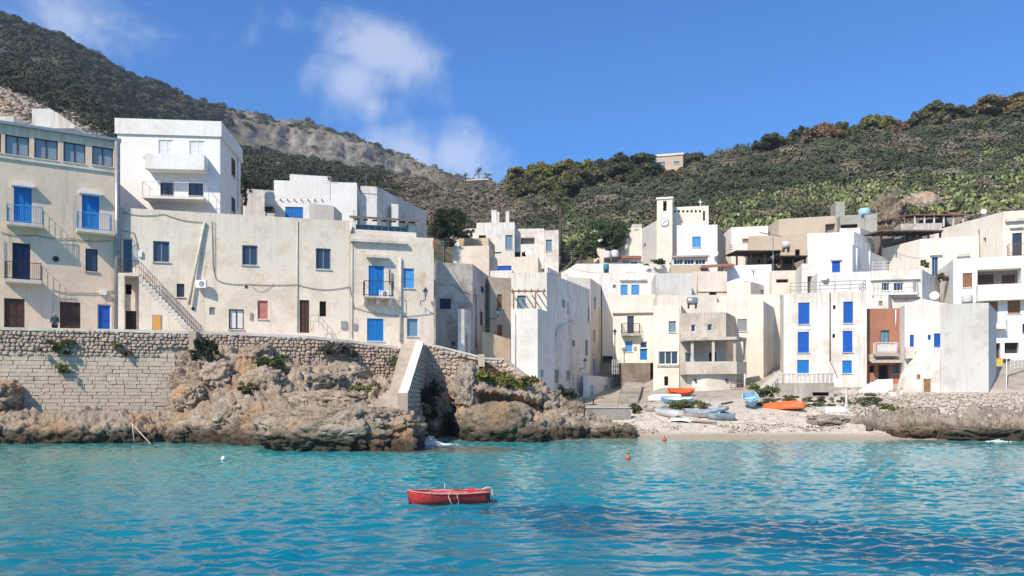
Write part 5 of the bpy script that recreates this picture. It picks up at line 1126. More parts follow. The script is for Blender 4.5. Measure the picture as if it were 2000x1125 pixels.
def bush_cloud(r, C, Rr, cols, per, leaf, jit=.42, inner=.62, lump=.3, tri=False, cv=.2):
    """C (n,3) bases, Rr (n,3) radii, cols (n,3); returns leaf quads of all the bushes"""
    n = len(C); I = np.repeat(np.arange(n), per); d = shell(r, len(I)); rad = inner+(1-inner)*np.sqrt(r.random(len(I)))
    ph = r.random((n, 3))*50
    rad = rad*(1+lump*vnoise(d*2.1+ph[I], 3))
    p_ = C[I]+d*rad[:, None]*Rr[I]; N = d+r.normal(size=d.shape)*jit
    S = np.minimum(leaf*Rr[I].mean(1), .05+.0017*(C[I][:, 1] if C[:, 1].max() > 40 else 200.))*r.uniform(.6, 1.35, len(I))
    c = cols[I]*r.uniform(1-cv, 1+cv, (len(I), 1))
    return quads(p_, N, S, c, r, tri=tri)
def join(parts):
    V, Q, Cc, n = [], [], [], 0
    for v, q, c in parts: V.append(v); Q.append(q+n); Cc.append(c); n += len(v)
    return np.vstack(V), np.vstack(Q), np.vstack(Cc)
DG, OL, GB, CA, DRY = np.array((.082, .098, .05)), np.array((.135, .135, .055)), np.array((.158, .13, .092)), np.array((.17, .215, .07)), np.array((.20, .165, .12))
r = np.random.default_rng(21)
def scatter(n, px0, px1, k0, k1):
    px = r.uniform(px0, px1, n); k = r.uniform(k0, k1, n); x, d, z = terr(px, k); return px, k, np.stack([x, d, z], 1)
def scrub(name, label, n, px0, px1, k0, k1, pal, rad, per, leaf=.30, flat=.78, wmask=None, seed=0):
    px, k, C = scatter(n, px0, px1, k0, k1)
    # keep by true area so that density is even
    dd = C[:, 1]; kf = np.floor(np.clip(k, 0, 8)).astype(int)
    nz = fbm(np.stack([C[:, 0], C[:, 1], C[:, 1]*0], 1), 1/9., 3, seed+70); ok = nz > -.55
    if wmask is not None: ok &= wmask(px, k, C)
    px, k, C = px[ok], k[ok], C[ok]; n = len(C)
    t_ = fbm(C*np.array([1, 1, 0]), 1/20., 3, seed+5)*1.9+r.normal(0, .34, n)+.5; pal = np.array(pal); i = np.clip((t_*len(pal)), 0, len(pal)-1).astype(int)
    R_ = rad*np.clip(np.exp(r.normal(0, .38, n)), .4, 1.55); R3 = np.stack([R_, R_, R_*flat], 1)
    V, Q, c = bush_cloud(r, C-np.array([0, 0, .1]), R3, pal[i]*r.uniform(.82, 1.2, (n, 1)), per, leaf, .2, .8, .28, True, .08)
    return tag(link(name, np_mesh(name, V, Q, M['foliage'], c)), label, kind='stuff')
def behind(px, k, C):  # not inside the far mountain's cliffs
    return ~((px > 430) & (px < 860) & (k > 5.9) & (k < 7.15) & (r.random(len(px)) < .85))
scrub('scrub', 'dark green macchia scrub covering the left mountain', 4600, -120, 760, 4.1, 8.0, [DG*.34, DG*.36, DG*.42, DG*.5, DG*.58, OL*.42], 2.6, 95, .26, wmask=lambda px, k, C: behind(px, k, C) & ~((px < 260) & (k < 5.0)) & ~((px > 450) & (k > 5.6) & (r.random(len(px)) < .85)), seed=1)
scrub('scrub', 'low brown and green scrub along the mountain ridge', 1900, -120, 900, 7.1, 8.05, [GB*.7, GB*.8, OL*.6, DG*.8], 1.4, 36, .32, wmask=lambda px, k, C: (px < 440) | (r.random(len(px)) < .45), seed=2)
scrub('scrub', 'grey-brown dry scrub in the saddle behind the modern house', 2000, 730, 1030, 4.0, 8.0, [GB, GB*.8, DRY*.8, DG*.9, OL*.6, GB*1.1], 1.7, 150, .22, wmask=lambda px, k, C: (px > 872) | (k < 5.7), seed=3)
scrub('scrub', 'grey-green scrub on the middle of the right hill', 1750, 1000, 2120, 4.2, 8.0, [DG*.7, GB*1.05, GB*.8, DG*.95, OL*.8, DRY*.9, GB*.9, DG*.65], 2.3, 260, .19, wmask=lambda px, k, C: ~((px > 1560) & (k < 5.25) & (r.random(len(px)) < .6)) & ~((px > 1268) & (px < 1352) & (k > 6.9)), seed=4)
scrub('low_scrub', 'small tufts and dry grass between the shrubs of the right hill', 3400, 730, 2120, 3.9, 7.8, [DRY, GB*1.2, OL*.8, DG, DRY*1.2], .7, 40, .38, seed=5)
# prickly pear thickets: upright oval pads
def pears(label, zones, n, seed):
    rr = np.random.default_rng(seed); parts = []
    for (px0, px1, k0, k1, m_) in zones:
        px, k, C = rr.uniform(px0, px1, m_), rr.uniform(k0, k1, m_), None
        x, d, z = terr(px, k); C = np.stack([x, d, z], 1); I = np.repeat(np.arange(m_), n); dd = shell(rr, len(I), 0.)
        p_ = C[I]+dd*np.array([1.5, 1.5, 2.0])*rr.uniform(.25, 1., (len(I), 1)); N = rr.normal(size=dd.shape)*np.array([1, 1, .35])+dd*.6
        c = np.array((.21, .245, .095))*rr.uniform(.6, 1.35, (len(I), 1))*np.array([1, 1, 1]); c[rr.random(len(I)) < .12] = (.34, .32, .16)
        u = np.array([0, 0, 1.])+rr.normal(size=dd.shape)*.4; N /= np.linalg.norm(N, axis=1, keepdims=True); u -= N*(u*N).sum(1, keepdims=True); u /= np.linalg.norm(u, axis=1, keepdims=True); v = np.cross(N, u)
        s = rr.uniform(.22, .36, len(I))[:, None]; ang = np.linspace(0, 2*math.pi, 7)[:-1]
        V = np.stack([p_+u*s*math.cos(a)*1.15+v*s*math.sin(a)*.8+N*.03*(i % 2) for i, a in enumerate(ang)], 1).reshape(-1, 3)
        parts.append((V, np.arange(len(V)).reshape(-1, 6), np.repeat(c, 6, 0)))
    V, Q, c = join(parts); return tag(link('prickly_pear', np_mesh('prickly_pear', V, Q, M['foliage'], c)), label, kind='stuff')
pears('prickly pear thicket on the right hill above the cream houses', [(1690, 2080, 4.1, 5.4, 260), (1560, 1760, 4.4, 5.3, 110), (1900, 2080, 5.2, 6.8, 70)], 80, 5)
pears('prickly pear thicket behind the church and the white cube', [(1390, 1560, 4.1, 5.3, 130), (1090, 1260, 4.0, 4.8, 110)], 75, 6)
# rubble slope at the upper left
rr = np.random.default_rng(8); n = 1500; px, k = rr.uniform(-90, 225, n), rr.uniform(4.15, 5.08, n); x, d, z = terr(px, k)
keep = fbm(np.stack([x, d, 0*x], 1), 1/7., 3, 4) > -.25-.35*(k > 4.75); x, d, z = x[keep], d[keep], z[keep]; n = len(x)
ico = bmesh.new(); bmesh.ops.create_icosphere(ico, subdivisions=1, radius=1); iv = np.array([v.co[:] for v in ico.verts]); iq = np.array([[v.index for v in f_.verts] for f_ in ico.faces]); ico.free()
def pebbles(name, label, P_, S_, mat, seed):
    q = np.random.default_rng(seed); n = len(P_); jit = 1+q.normal(0, .2, (n, len(iv), 1)); sc = S_[:, None]*q.uniform(.6, 1.3, (n, 3))*np.array([1, 1, .7])
    V = (P_[:, None]+iv[None]*jit*sc[:, None]).reshape(-1, 3); Q = (iq[None]+np.arange(n)[:, None, None]*len(iv)).reshape(-1, 3)
    return tag(link(name, np_mesh(name, V, Q, M[mat])), label, kind='stuff')
pebbles('scree', 'pale boulder scree slope behind the beige house', np.stack([x, d, z], 1), rr.uniform(.25, .8, n), 'rock', 3)
n = 2800; px, k = rr.uniform(1180, 1720, n), rr.uniform(.3, 1.9, n); x, d, z = terr(px, k); kp = z > .25
pebbles('beach_gravel', 'pale gravel and pebbles strewn over the little beach', np.stack([x, d, z], 1)[kp], rr.uniform(.02, .1, n)[kp], 'pebble', 4)
n = 900; px, k = rr.uniform(1640, 2080, n), rr.uniform(.9, 2., n); x, d, z = terr(px, k); pebbles('shore_rubble', 'loose stones on the shore below the white houses', np.stack([x, d, z+.1], 1), rr.uniform(.05, .2, n), 'pebble', 14)
# limestone outcrops among the scrub
for i, (px_, k_, s) in enumerate(((1870, 6.2, 1.6), (1930, 6.4, 1.2), (1858, 5.6, 1.), (1640, 4.4, 1.3), (1180, 4.9, 1.), (1250, 5.0, 1.4), (820, 6.2, 2.), (600, 6.5, 5.), (690, 6.5, 4.))):
    pass

def tree(name, label, px, d, h, crown, col, seed, lean=(0, 0), group=None, leaf=.20, per=240, zoff=0., trunk_r=.16, zb=None, bare=.35):
    """tapered trunk with limbs to every leaf clump; crown = list of (dx, dy, z, rx, rz) clumps in metres"""
    q = np.random.default_rng(seed); zb = tz(px, d)-.2+zoff if zb is None else zb; g = G(px, d); base = Vector((g.x, g.y, zb)); t = thing(name, label, 'tree', base, group); mb = MB()
    top = Vector((lean[0], lean[1], h*.62)); pts = [Vector((0, 0, 0)), top*.35+Vector(q.normal(0, .1, 3)), top*.7+Vector(q.normal(0, .12, 3)), top]
    mb.tube([base+p_ for p_ in pts], [trunk_r*1.3, trunk_r, trunk_r*.8, trunk_r*.5], 7)
    C = []
    for (dx, dy, z_, rx, rz) in crown:
        c = Vector((dx, dy, z_)); s = pts[2]*(.6+.4*q.random()); mid = (s+c)/2+Vector((0, 0, -.15)); mb.tube([base+s, base+mid, base+c], [trunk_r*.5, trunk_r*.35, .03], 5)
        m_ = max(3, int(rx*3))
        for _ in range(m_):
            o = shell(q, 1, -.4)[0]*np.array([rx, rx, rz])*.72; C.append((*(np.array(c)+o), rx*q.uniform(.42, .62), rz*q.uniform(.42, .62)))
    mb.build('trunk', 'bark', t, True)
    C = np.array(C); R3 = np.stack([C[:, 3], C[:, 3], C[:, 4]], 1); n = len(C)
    cols = np.array(col)*q.uniform(.7, 1.3, (n, 1)); V, Q, cc = bush_cloud(q, C[:, :3], R3, cols, int(per*1.15), leaf*1.1, .6, .35, tri=True)
    link('crown', np_mesh('crown', V, Q, M['foliage'], cc), t); return t
def umbrella(r_, n, w_, h, th): # clumps of a broad flat-topped pine
    return [(r_.uniform(-w_, w_)*.8, r_.uniform(-w_, w_)*.6, h-th*abs(r_.normal(0, .5))-.2*th, w_*r_.uniform(.42, .62), th*r_.uniform(.42, .62)) for _ in range(n)]
q = random.Random(4); rr = np.random.default_rng(44)
PINE, PINE2, RUSTP, YEL = (.066, .074, .034), (.10, .098, .042), (.18, .115, .062), (.175, .165, .042)
for i, (px_, d, w_, h, c, lb) in enumerate((
  (1518, 196, 3.9, 6.5, PINE, 'flat-topped pine alone at the left end of the right ridge'), (1585, 194, 3.6, 6.8, PINE, 'dark pine on the ridge second from the left end of the right ridge'), (1612, 192, 4.2, 5.6, RUSTP, 'rusty brown pine crown right of the second ridge pine'), (1660, 194, 4., 5.5, PINE2, 'low brownish pine in the middle of the right ridge'),
  (1712, 193, 3.6, 6.6, YEL, 'yellow-green topped pine on the middle of the right ridge'), (1745, 192, 3.5, 5.2, RUSTP, 'reddish low pine right of the yellow-topped pine'), (1797, 194, 3., 7., PINE2, 'slim dark pine left of the tallest ridge pine'), (1835, 193, 4.2, 8.4, PINE2, 'tallest broad pine on the right ridge'), (1905, 192, 4., 6., PINE2, 'olive pine left of the big rust-coloured pine'),
  (1955, 190, 5.5, 8.0, (.19, .135, .05), 'big rust and gold coloured pine near the right edge'), (2010, 190, 4.5, 8.8, PINE, 'dark green pine cut by the right edge on the ridge'))):
    tree('pine_tree', lb, px_, d, h, umbrella(rr, 11, w_*1.12, h+1, 4.4), c, 100+i, (rr.normal(0, .4), 0), 'pines along the right ridge', .30, 150, zoff=-3.5)
for i, (px_, d, w_, h, c, lb) in enumerate((
  (1030, 214, 4.2, 6., YEL, 'leftmost olive pine of the grove left of the hilltop house'), (1070, 210, 4.6, 7.5, YEL, 'second olive pine from the left in the grove'), (1115, 208, 5., 8.2, YEL, 'broad yellowish pine in the middle of the grove'), (1150, 206, 4., 7., PINE2, 'dark pine between the broad yellowish pine and the tall trunks'), (1190, 204, 4.4, 9.4, PINE, 'dark pine with tall bare trunks in the grove'),
  (1230, 204, 4.6, 9.8, PINE, 'tallest dark pine of the grove right of the tall trunks'), (1258, 208, 3., 7.2, PINE, 'dark pine just left of the hilltop house'), (1052, 190, 3.8, 6.2, (.10, .10, .028), 'low olive pine before the grove above the palm'), (1120, 186, 4., 5.4, (.095, .092, .03), 'round olive bushy pine below the middle of the grove'), (1215, 184, 3., 5.2, (.105, .085, .035), 'brownish bushy tree below the tall trunks'), (1318, 186, 2.4, 3.6, (.13, .10, .04), 'orange-brown bushy tree below the hilltop house'), (1362, 226, 2.6, 4.4, PINE2, 'small round tree right of the hilltop house'), (1040, 200, 4., 6., PINE2, 'dark olive pine in the second row at the left of the grove'), (1090, 196, 4.2, 6.6, (.12, .118, .036), 'golden olive pine in the second row above the palm'), (1160, 194, 4.2, 7., PINE2, 'shaded pine in the second row under the broad yellowish pine'), (1205, 196, 4., 7.6, PINE, 'dark pine in the second row below the tallest pine'), (1250, 196, 3.8, 6.6, PINE, 'dark pine in the second row left below the hilltop house'))):
    tree('pine_tree', lb, px_, d, h, umbrella(rr, 13, w_*1.15, 5+(h-6)*.55+.8, 4.), c, 200+i, (rr.normal(0, .4), 0), 'pines of the hilltop grove', .30, 150, zoff=-1.9)
def dome(r_, n, w_, h): return [(r_.normal(0, .45)*w_, r_.normal(0, .4)*w_, h*r_.uniform(.35, .82), w_*r_.uniform(.38, .55), h*r_.uniform(.2, .3)) for _ in range(n)]
tree('leafy_tree', 'round dark green tree behind the two water tanks below the church', 1195, 108.6, 6.2, dome(rr, 18, 2.9, 6.4), (.045, .078, .03), 301, zb=Yz(108.6, 528), leaf=.16, per=210)
tree('leafy_tree', 'lower green bush-like tree left of the round tree by the white gable', 1135, 109, 4.2, dome(rr, 12, 2.4, 4.4), (.075, .095, .035), 302, zb=Yz(109, 528), leaf=.18, per=180)
tree('leafy_tree', 'dark tree between the veranda house and the modern white house', 868, 92, 6.4, dome(rr, 15, 2.1, 6.8), (.034, .050, .022), 303, zb=Yz(92, 520), leaf=.17, per=210)
tree('leafy_tree', 'small dark bush overhanging the left wall of the modern house', 905, 112, 3.6, dome(rr, 9, 1.6, 3.8), (.038, .05, .024), 304, zb=Yz(112, 492), leaf=.2, per=170)
tree('leafy_tree', 'small tree beside the tall white house corner', 478, 76, 2.6, dome(rr, 6, .8, 2.6), (.045, .07, .025), 305, zb=Yz(76, 402), leaf=.2, per=120)
# palms
def palm(label, px, d, ybase, h, fl, seed, dead=True, group=None, nf=22):
    g = G(px, d); zb = Yz(d, ybase) if ybase else tz(px, d)-.2; base = Vector((g.x, g.y, zb)); t = thing('palm_tree', label, 'palm', base, group); q = random.Random(seed)
    MB().tube([base, base+Vector((.05, 0, h*.5)), base+Vector((0, 0, h))], [.24, .2, .18], 8).build('trunk', 'bark', t, True)
    top = Vector((0, 0, h)); V, Fq = [], []
    n = 8
    for s in range(n):       # one frond: arched rib with leaflets
        f_ = s/(n-1); x_ = fl*f_; z_ = fl*(.42*f_-.75*f_*f_)
        for sg in (-1, 1):
            if 0 < s < n:
                w_ = fl*.26*math.sin(math.pi*(.12+.8*f_)); i = len(V); V += [(x_-.05*fl, 0, z_+.02), (x_+.04*fl, 0, z_), (x_+.17*fl, sg*w_, z_-.10*fl)]; Fq.append((i, i+1, i+2))
    i = len(V); V += [(0, -.04, 0), (0, .04, 0), (fl*.97, 0, fl*-.3)]; 
    def mk(nm, mat, c):
        me = bpy.data.meshes.new(nm); me.from_pydata(V, [], Fq); me.update(); a = me.color_attributes.new('Col', 'FLOAT_COLOR', 'POINT'); a.data.foreach_set('color', np.tile(np.array((*c, 1.), dtype=np.float32), len(V))); me.materials.append(M['foliage']); return me
    me = mk('frond', 'foliage', (.13, .15, .055)); md = mk('dead_frond', 'foliage', (.26, .19, .13))
    for i in range(nf):
        o = link('frond', me, t, top); o.rotation_euler = (q.uniform(-.3, .3), q.uniform(-1.1, .55), q.uniform(0, 6.28)); o.scale = [q.uniform(.8, 1.1)]*3
    if dead:
        for i in range(12):
            o = link('dead_frond', md, t, top-Vector((0, 0, .3))); o.rotation_euler = (q.uniform(-.3, .3), q.uniform(.9, 1.35), q.uniform(0, 6.28)); o.scale = [q.uniform(.6, .9)]*3
palm('tall fan palm with a dry skirt right of the modern white house', 1095, 117, 500, 8.0, 2.3, 1, nf=30)
palm('leftmost of the three small palms by the distant bungalow', 909, 366, 360, 3.2, 2.6, 2, False, 'palms in the saddle'); palm('tallest middle palm of the three by the distant bungalow', 935, 374, 358, 5., 2.8, 3, False, 'palms in the saddle'); palm('rightmost of the three small palms by the distant bungalow', 952, 372, 358, 3.4, 2.4, 4, False, 'palms in the saddle')
# single bushes on cliff, wall and shore
def bush(label, px, py, d, rx, rz, col, seed, per=190, n=20, ry=None, name='bush', leaf=.26):
    q = np.random.default_rng(seed); c0 = P(px, py, d); ry = ry or rx; C = q.normal(0, .5, (n, 3))*np.array([rx, ry, rz*.8])+np.array([0, 0, rz*.25]); R3 = np.stack([rx*q.uniform(.2, .42, n), ry*q.uniform(.2, .42, n), rz*q.uniform(.25, .5, n)], 1)
    V, Q, c = bush_cloud(q, C, R3, np.array(col)*q.uniform(.65, 1.35, (n, 1)), int(per*1.1), leaf*1.1, .9, .1, .5, tri=True); return tag(link(name, np_mesh(name, V, Q, M['foliage'], c), None, c0), label, 'bush')
GR, OLV, YG = (.055, .085, .022), (.10, .105, .035), (.16, .17, .045)
for i, a in enumerate((
 ('larger hanging caper bush on the block wall below the brown door', 117, 680, 52.35, .75, .5, OLV), ('small green tuft under the larger caper bush on the block wall', 124, 722, 52.45, .42, .4, YG), ('tiny tuft in the rubble course of the block wall', 228, 675, 53.35, .3, .25, YG), ('second tiny tuft a little lower on the block wall', 246, 691, 53.5, .3, .25, OLV),
 ('dark bush in the shaded recess right of the block wall', 402, 690, 54.2, .75, .8, (.035, .05, .025)), ('bright green bush in a hollow of the cliff under the pink shutter', 530, 712, 54.6, .95, .45, GR), ('small bush on the boulder left of the limestone ledge', 548, 728, 53.2, .5, .3, GR), ('green bush at the right foot of the limestone ledge', 700, 764, 54.8, 1., .4, YG), ('dry grey bush below the coping above the orange rock face', 672, 690, 58.4, .9, .6, (.13, .12, .09)), ('grey-green tuft below the coping under the small railing', 640, 684, 58., .6, .4, (.09, .095, .06)), ('small bush clinging to the left side of the stairs', 768, 712, 58.4, .4, .6, OLV), ('yellow-green tuft on the tan boulder of the cliff', 485, 765, 50.6, .5, .4, OLV),
 ('broad yellow-green bush growing over the rocks below the alley wall', 985, 752, 57.6, 1.75, 1.0, (.145, .145, .035)), ('rusty left part of the broad bush below the alley wall', 950, 742, 57.8, .8, .7, (.17, .12, .045)), ('dark ivy hanging in the shaded cove beside the stairs', 838, 790, 56.5, .9, 1.3, (.025, .036, .022)), ('grey bush beside the alley ramp below the white house', 1108, 778, 60., .8, .7, (.075, .085, .055)), ('yellow grass tuft at the foot of the ramp wall', 1078, 775, 60., .7, .4, YG),
 ('tuft of weeds at the left end of the sand by the quay wall', 1240, 800, 62., .5, .45, OLV), ('green weeds on the sand between the light blue boat and the rubble', 1335, 794, 64., 1.35, .55, (.12, .135, .045)), ('weeds on the bank behind the blue rowing boat', 1497, 770, 67., .9, .6, (.11, .13, .05)), ('low weeds right beside the blue rowing boat', 1492, 792, 64.5, .7, .4, OLV), ('reddish shrub before the lattice terrace', 1545, 783, 65.5, .65, .5, (.12, .10, .05)), ('dark green ground ivy around the orange boat', 1585, 800, 63.4, 1.5, .45, (.045, .095, .03)), ('shrub under the opening of the lattice terrace', 1598, 786, 65.4, .7, .45, (.11, .10, .06)), ('small green shrub left of the shore path post', 1640, 790, 64.6, .5, .45, (.09, .11, .04)),
 ('wide green shrub on the shore below the white steps', 1690, 796, 63.2, 1.3, .7, (.10, .115, .055)), ('bright moss green conical shrub at the edge of the shore rocks', 1742, 806, 60., .85, .5, (.13, .145, .02)), ('dry scrub tuft among the right shore rocks', 1790, 806, 60.5, .5, .35, (.15, .135, .09)), ('greenery on the bank right of the concrete house', 1480, 765, 69., .8, .5, (.13, .14, .06)), ('potted shrub left of the blue-grey door of the cream house', 1807, 520, 86.5, .5, .5, (.10, .11, .05)), ('dry climbing plant below the blue-grey door of the cream house', 1840, 545, 86, .7, .6, (.15, .125, .08)), ('potted plants on the roof left of the glazed veranda', 1290, 514, 98.8, 1.0, .4, GR))): bush(*a, seed=500+i)
# ---------------------------------------------------------------- boats
def hull_mesh(L, Bm, H, th=.05, n=18, m_=9, stern=.75, rise=.25, rake=.55):
    """open rowing boat along +x (bow), keel at z=0: outer skin, inner skin and rim"""
    V, Q = [], []
    def sec(i, ins):
        t = i/(n-1); w_ = Bm/2*((stern+(1-stern)*math.sin(min(t/.5, 1)*math.pi/2)) if t < .5 else max(.04, 1-((t-.5)/.5)**2.4*.96)); sh = H*(1+rise*(2*abs(t-.42))**2); kl = H*rake*max(0, (t-.72)/.28)**2.2
        pts = []
        for j in range(m_):
            a = -math.pi/2+math.pi*j/(m_-1); y = math.sin(a); y = math.copysign(abs(y)**.75, y); f_ = abs(y)
            z = kl+(sh-kl)*f_**2.6; x_ = -L/2+L*t+(.10*L*(z/H)*(t-.5)*.5)
            pts.append((x_, (w_-ins)*y if w_ > ins else 0, z+(ins*(1-f_) if ins else 0)))
        return pts
    for ins in (0, th):
        for i in range(n): V += sec(i, ins)
    k = n*m_
    for i in range(n-1):
        for j in range(m_-1):
            a = i*m_+j; Q.append((a, a+m_, a+m_+1, a+1)); Q.append((k+a, k+a+1, k+a+m_+1, k+a+m_))
        for j in (0, m_-1): a = i*m_+j; Q.append((a, a+m_, k+a+m_, k+a))
    for i in (0, n-1):
        for s in (0, k): Q.append(tuple(s+i*m_+j for j in range(m_)))
    return V, Q
def boat(name, label, loc, yaw, L, Bm, H, mat, inmat, group=None, pitch=0., roll=0., thw=2, trim=None, stern=.75, cat='boat', rake=.55, rise=.25):
    t = thing(name, label, cat, loc, group); t.rotation_euler = (roll, pitch, yaw); V, Q = hull_mesh(L, Bm, H, stern=stern, rake=rake, rise=rise)
    me = bpy.data.meshes.new('hull'); me.from_pydata(V, [], Q); me.update(); me.materials.append(M[mat]); me.materials.append(M[inmat]); n, m_ = 18, 9
    for p_ in me.polygons:
        p_.use_smooth = len(p_.vertices) == 4
        if all(i >= n*m_ for i in p_.vertices): p_.material_index = 1
    link('hull', me, t)
    for sd_, nm in ((0, 'gunwale'), (m_-1, 'gunwale')):
        mb = MB().tube([Vector(V[i*m_+sd_])+Vector((0, 0, .015)) for i in range(n)], .028, 6); o = mb.build(nm, trim or mat, None, True); o.parent = t; 
    for i in range(thw):
        x_ = -L*.22+L*.42*i/max(1, thw-1); me = MB().box((x_-.1, -Bm*.36, H*.68), (.2, 0, 0), (0, Bm*.72, 0), (0, 0, .03)); o = me.build('thwart', trim or mat, None); o.parent = t
    return t
def local(t, mb, nm, mat, smooth=True):
    o = mb.build(nm, mat, None, smooth); o.parent = t; return o
# the red boat
c = P(876, 983, 21.05); bt = boat('rowing_boat', 'red wooden rowing boat with ropes moored on the turquoise water', (c.x, c.y, -.10), math.radians(180+4), 2.42, 1.05, .45, 'red_paint', 'pink_trim', trim='pink_trim', stern=.72, rake=.2, rise=.1); bt.scale = (.86, .9, .86)
for x_, s in ((-.02, 1), (-.28, 1)):
    local(bt, MB().tube([(x_, .54, .47), (x_+.01, .57, .38), (x_-.04, .55, .25), (x_-.10*(x_ > -.1), .5, .12), (x_-.18*(x_ > -.1), .44, .08)], .014, 6), 'rope', 'rope')
local(bt, MB().tube([(-1.05, .2, .56), (-1.20, .15, .62), (-1.32, .1, .60), (-1.36, .08, .45), (-1.38, .08, .25), (-1.40, .08, .1)], .028, 7), 'mooring_rope', 'rope')
local(bt, MB().tube([(-1.1, -.1, .5), (-1.27, -.05, .50), (-1.29, -.04, .1)], .016, 6), 'mooring_rope', 'iron')
local(bt, MB().tube([(.65, .4, .44), (.1, -.05, .50), (-.5, -.3, .53)], .022, 6), 'oar', 'pink_trim')
local(bt, MB().tube([(.62, -.45, .44), (.2, 0, .52), (-.45, .36, .50)], .022, 6), 'oar', 'pink_trim')
local(bt, MB().cbox((-.7, -.1, .50), .22, .3, .12), 'red_cushion', 'red_paint', False)
for x_ in (.55, -.05): local(bt, MB().tube([(x_, .50, .44), (x_, .51, .54)], .012, 5), 'oarlock', 'rope')
local(bt, MB().tube([(.12, -.2, .42), (.12, -.2, .72)], .01, 5), 'thole_pin', 'boat_white')
# beached boats
def gz(px, d): return tz(px, d)
def beach(label, px, d, yaw, L, Bm, H, mat, inm, trim=None, pitch=0., roll=0., up=0., name='beached_boat', **k):
    g = G(px, d); return boat(name, label, (g.x, g.y, gz(px, d)+up), math.radians(yaw), L, Bm, H, mat, inm, 'boats drawn up on the beach', pitch, roll, trim=trim, **k)
beach('small light blue rowing boat leaning on the bank at the right of the beach', 1468, 63.5, -100, 2.5, 1.25, .5, 'boat_blue', 'boat_blue', 'boat_white', roll=.15, pitch=.30, up=.28)
beach('turquoise and white dinghy at the left of the boats on the sand', 1303, 60.6, -60, 2.3, 1.15, .5, 'boat_white', 'boat_blue', 'boat_blue', roll=-.2, pitch=.1)
beach('grey-white long rowing boat in the middle of the beach', 1372, 60.4, -25, 2.6, 1.0, .45, 'boat_white', 'boat_grey', 'boat_grey', roll=.25)
beach('blue-grey dinghy lying before the rubber dinghy', 1409, 59.4, 170, 1.9, 1.0, .4, 'boat_grey', 'boat_grey', 'boat_blue', roll=.2)
beach('light blue dinghy higher on the slope behind the weeds', 1322, 67.5, 155, 2.6, 1.1, .45, 'boat_blue', 'boat_white', 'boat_blue', roll=-.25)
beach('white slender boat upside down by the orange boat', 1298, 71., 160, 2.9, 1.0, .42, 'boat_white', 'boat_white', 'boat_white', roll=math.pi-.25, up=.5)
beach('orange rowing boat lying beside the wall of the concrete house', 1330, 72.5, 8, 2.3, 1.2, .5, 'boat_orange', 'boat_orange', 'boat_orange', roll=.35, up=.1)
beach('bright orange upturned canoe on the right of the beach', 1530, 62.2, -48, 3.3, .95, .5, 'boat_orange', 'boat_orange', 'boat_orange', roll=math.pi+.15, pitch=-.1, up=.62, stern=.9)
beach('white upturned dinghy lying on the undercut rock', 1634, 58.6, -14, 1.6, .9, .38, 'boat_white', 'boat_white', 'boat_white', roll=math.pi, up=.98)
beach('broken white hull fragment near the water before the dinghies', 1330, 59.2, -15, 1.5, .7, .3, 'boat_white', 'boat_grey', 'boat_white', roll=math.pi-.3, up=.3)
beach('pale half-buried boat at the far left under the rubble', 1283, 62.8, -45, 2.0, .9, .4, 'boat_white', 'tarp', 'tarp', roll=.4)
# rubber dinghy
g = G(1404, 61.2); t = thing('rubber_dinghy', 'grey inflatable dinghy with dark tubes among the beached boats', 'dinghy', (g.x, g.y, gz(1404, 61.2)+.15)); t.rotation_euler = (.2, 0, math.radians(-80))
local(t, MB().tube([(-.9, -.5, .2), (.3, -.52, .2), (.85, -.3, .26), (1.05, 0, .3), (.85, .3, .26), (.3, .52, .2), (-.9, .5, .2)], .19, 10), 'tube', 'boat_grey')
local(t, MB().box((-.85, -.4, .1), (1.6, 0, 0), (0, .8, 0), (0, 0, .04)), 'floor', 'iron', False); local(t, MB().box((-.8, -.42, .1), (.05, 0, 0), (0, .84, 0), (0, 0, .42)), 'transom', 'boat_white', False); local(t, MB().box((-.2, -.42, .3), (.2, 0, 0), (0, .84, 0), (0, 0, .04)), 'thwart', 'boat_white', False)
mb = MB().tube([P(1541, 776, 66.5), P(1575, 790, 63.5), P(1612, 802, 59.6)], .03, 6); tag(mb.build('taut_rope', 'rope', None, True), 'taut mooring rope running from the lattice terrace to the white dinghy on the rock', 'rope')
# sea weed cast up along the tide line
q = np.random.default_rng(61); n = 2600; px, k = q.uniform(1215, 1690, n), np.interp(q.random(n), [0, .7, 1], [.42, .62, .95]); x, d, z = terr(px, k); kp = (fbm(np.stack([x, d, 0*x], 1), .9, 3, 8) > .02) & (z > .1); C = np.stack([x, d, z+.02], 1)[kp]
V, Q, c = quads(C, q.normal(size=C.shape)*.4+np.array([0, 0, 1.]), q.uniform(.03, .11, len(C)), np.array((.07, .05, .03))*q.uniform(.6, 1.6, (len(C), 1)), q, tri=True); tag(link('sea_weed', np_mesh('sea_weed', V, Q, M['foliage'], c)), 'dry brown seaweed strewn along the tide line of the beach', kind='stuff')
for pts_, lb in (([(1272, 812, 61.5), (1290, 824, 59.6), (1310, 830, 58.6)], 'slack rope from the turquoise dinghy down to the water'), ([(1412, 826, 59), (1440, 830, 58.4), (1470, 826, 58.8), (1490, 832, 58)], 'loose rope lying on the sand right of the blue-grey dinghy')):
    tag(MB().tube([Vector((*G(a, c), tz(a, c)+.05)) for a, b_, c in pts_], .03, 5).build('beach_rope', 'rope', None, True), lb, 'rope')
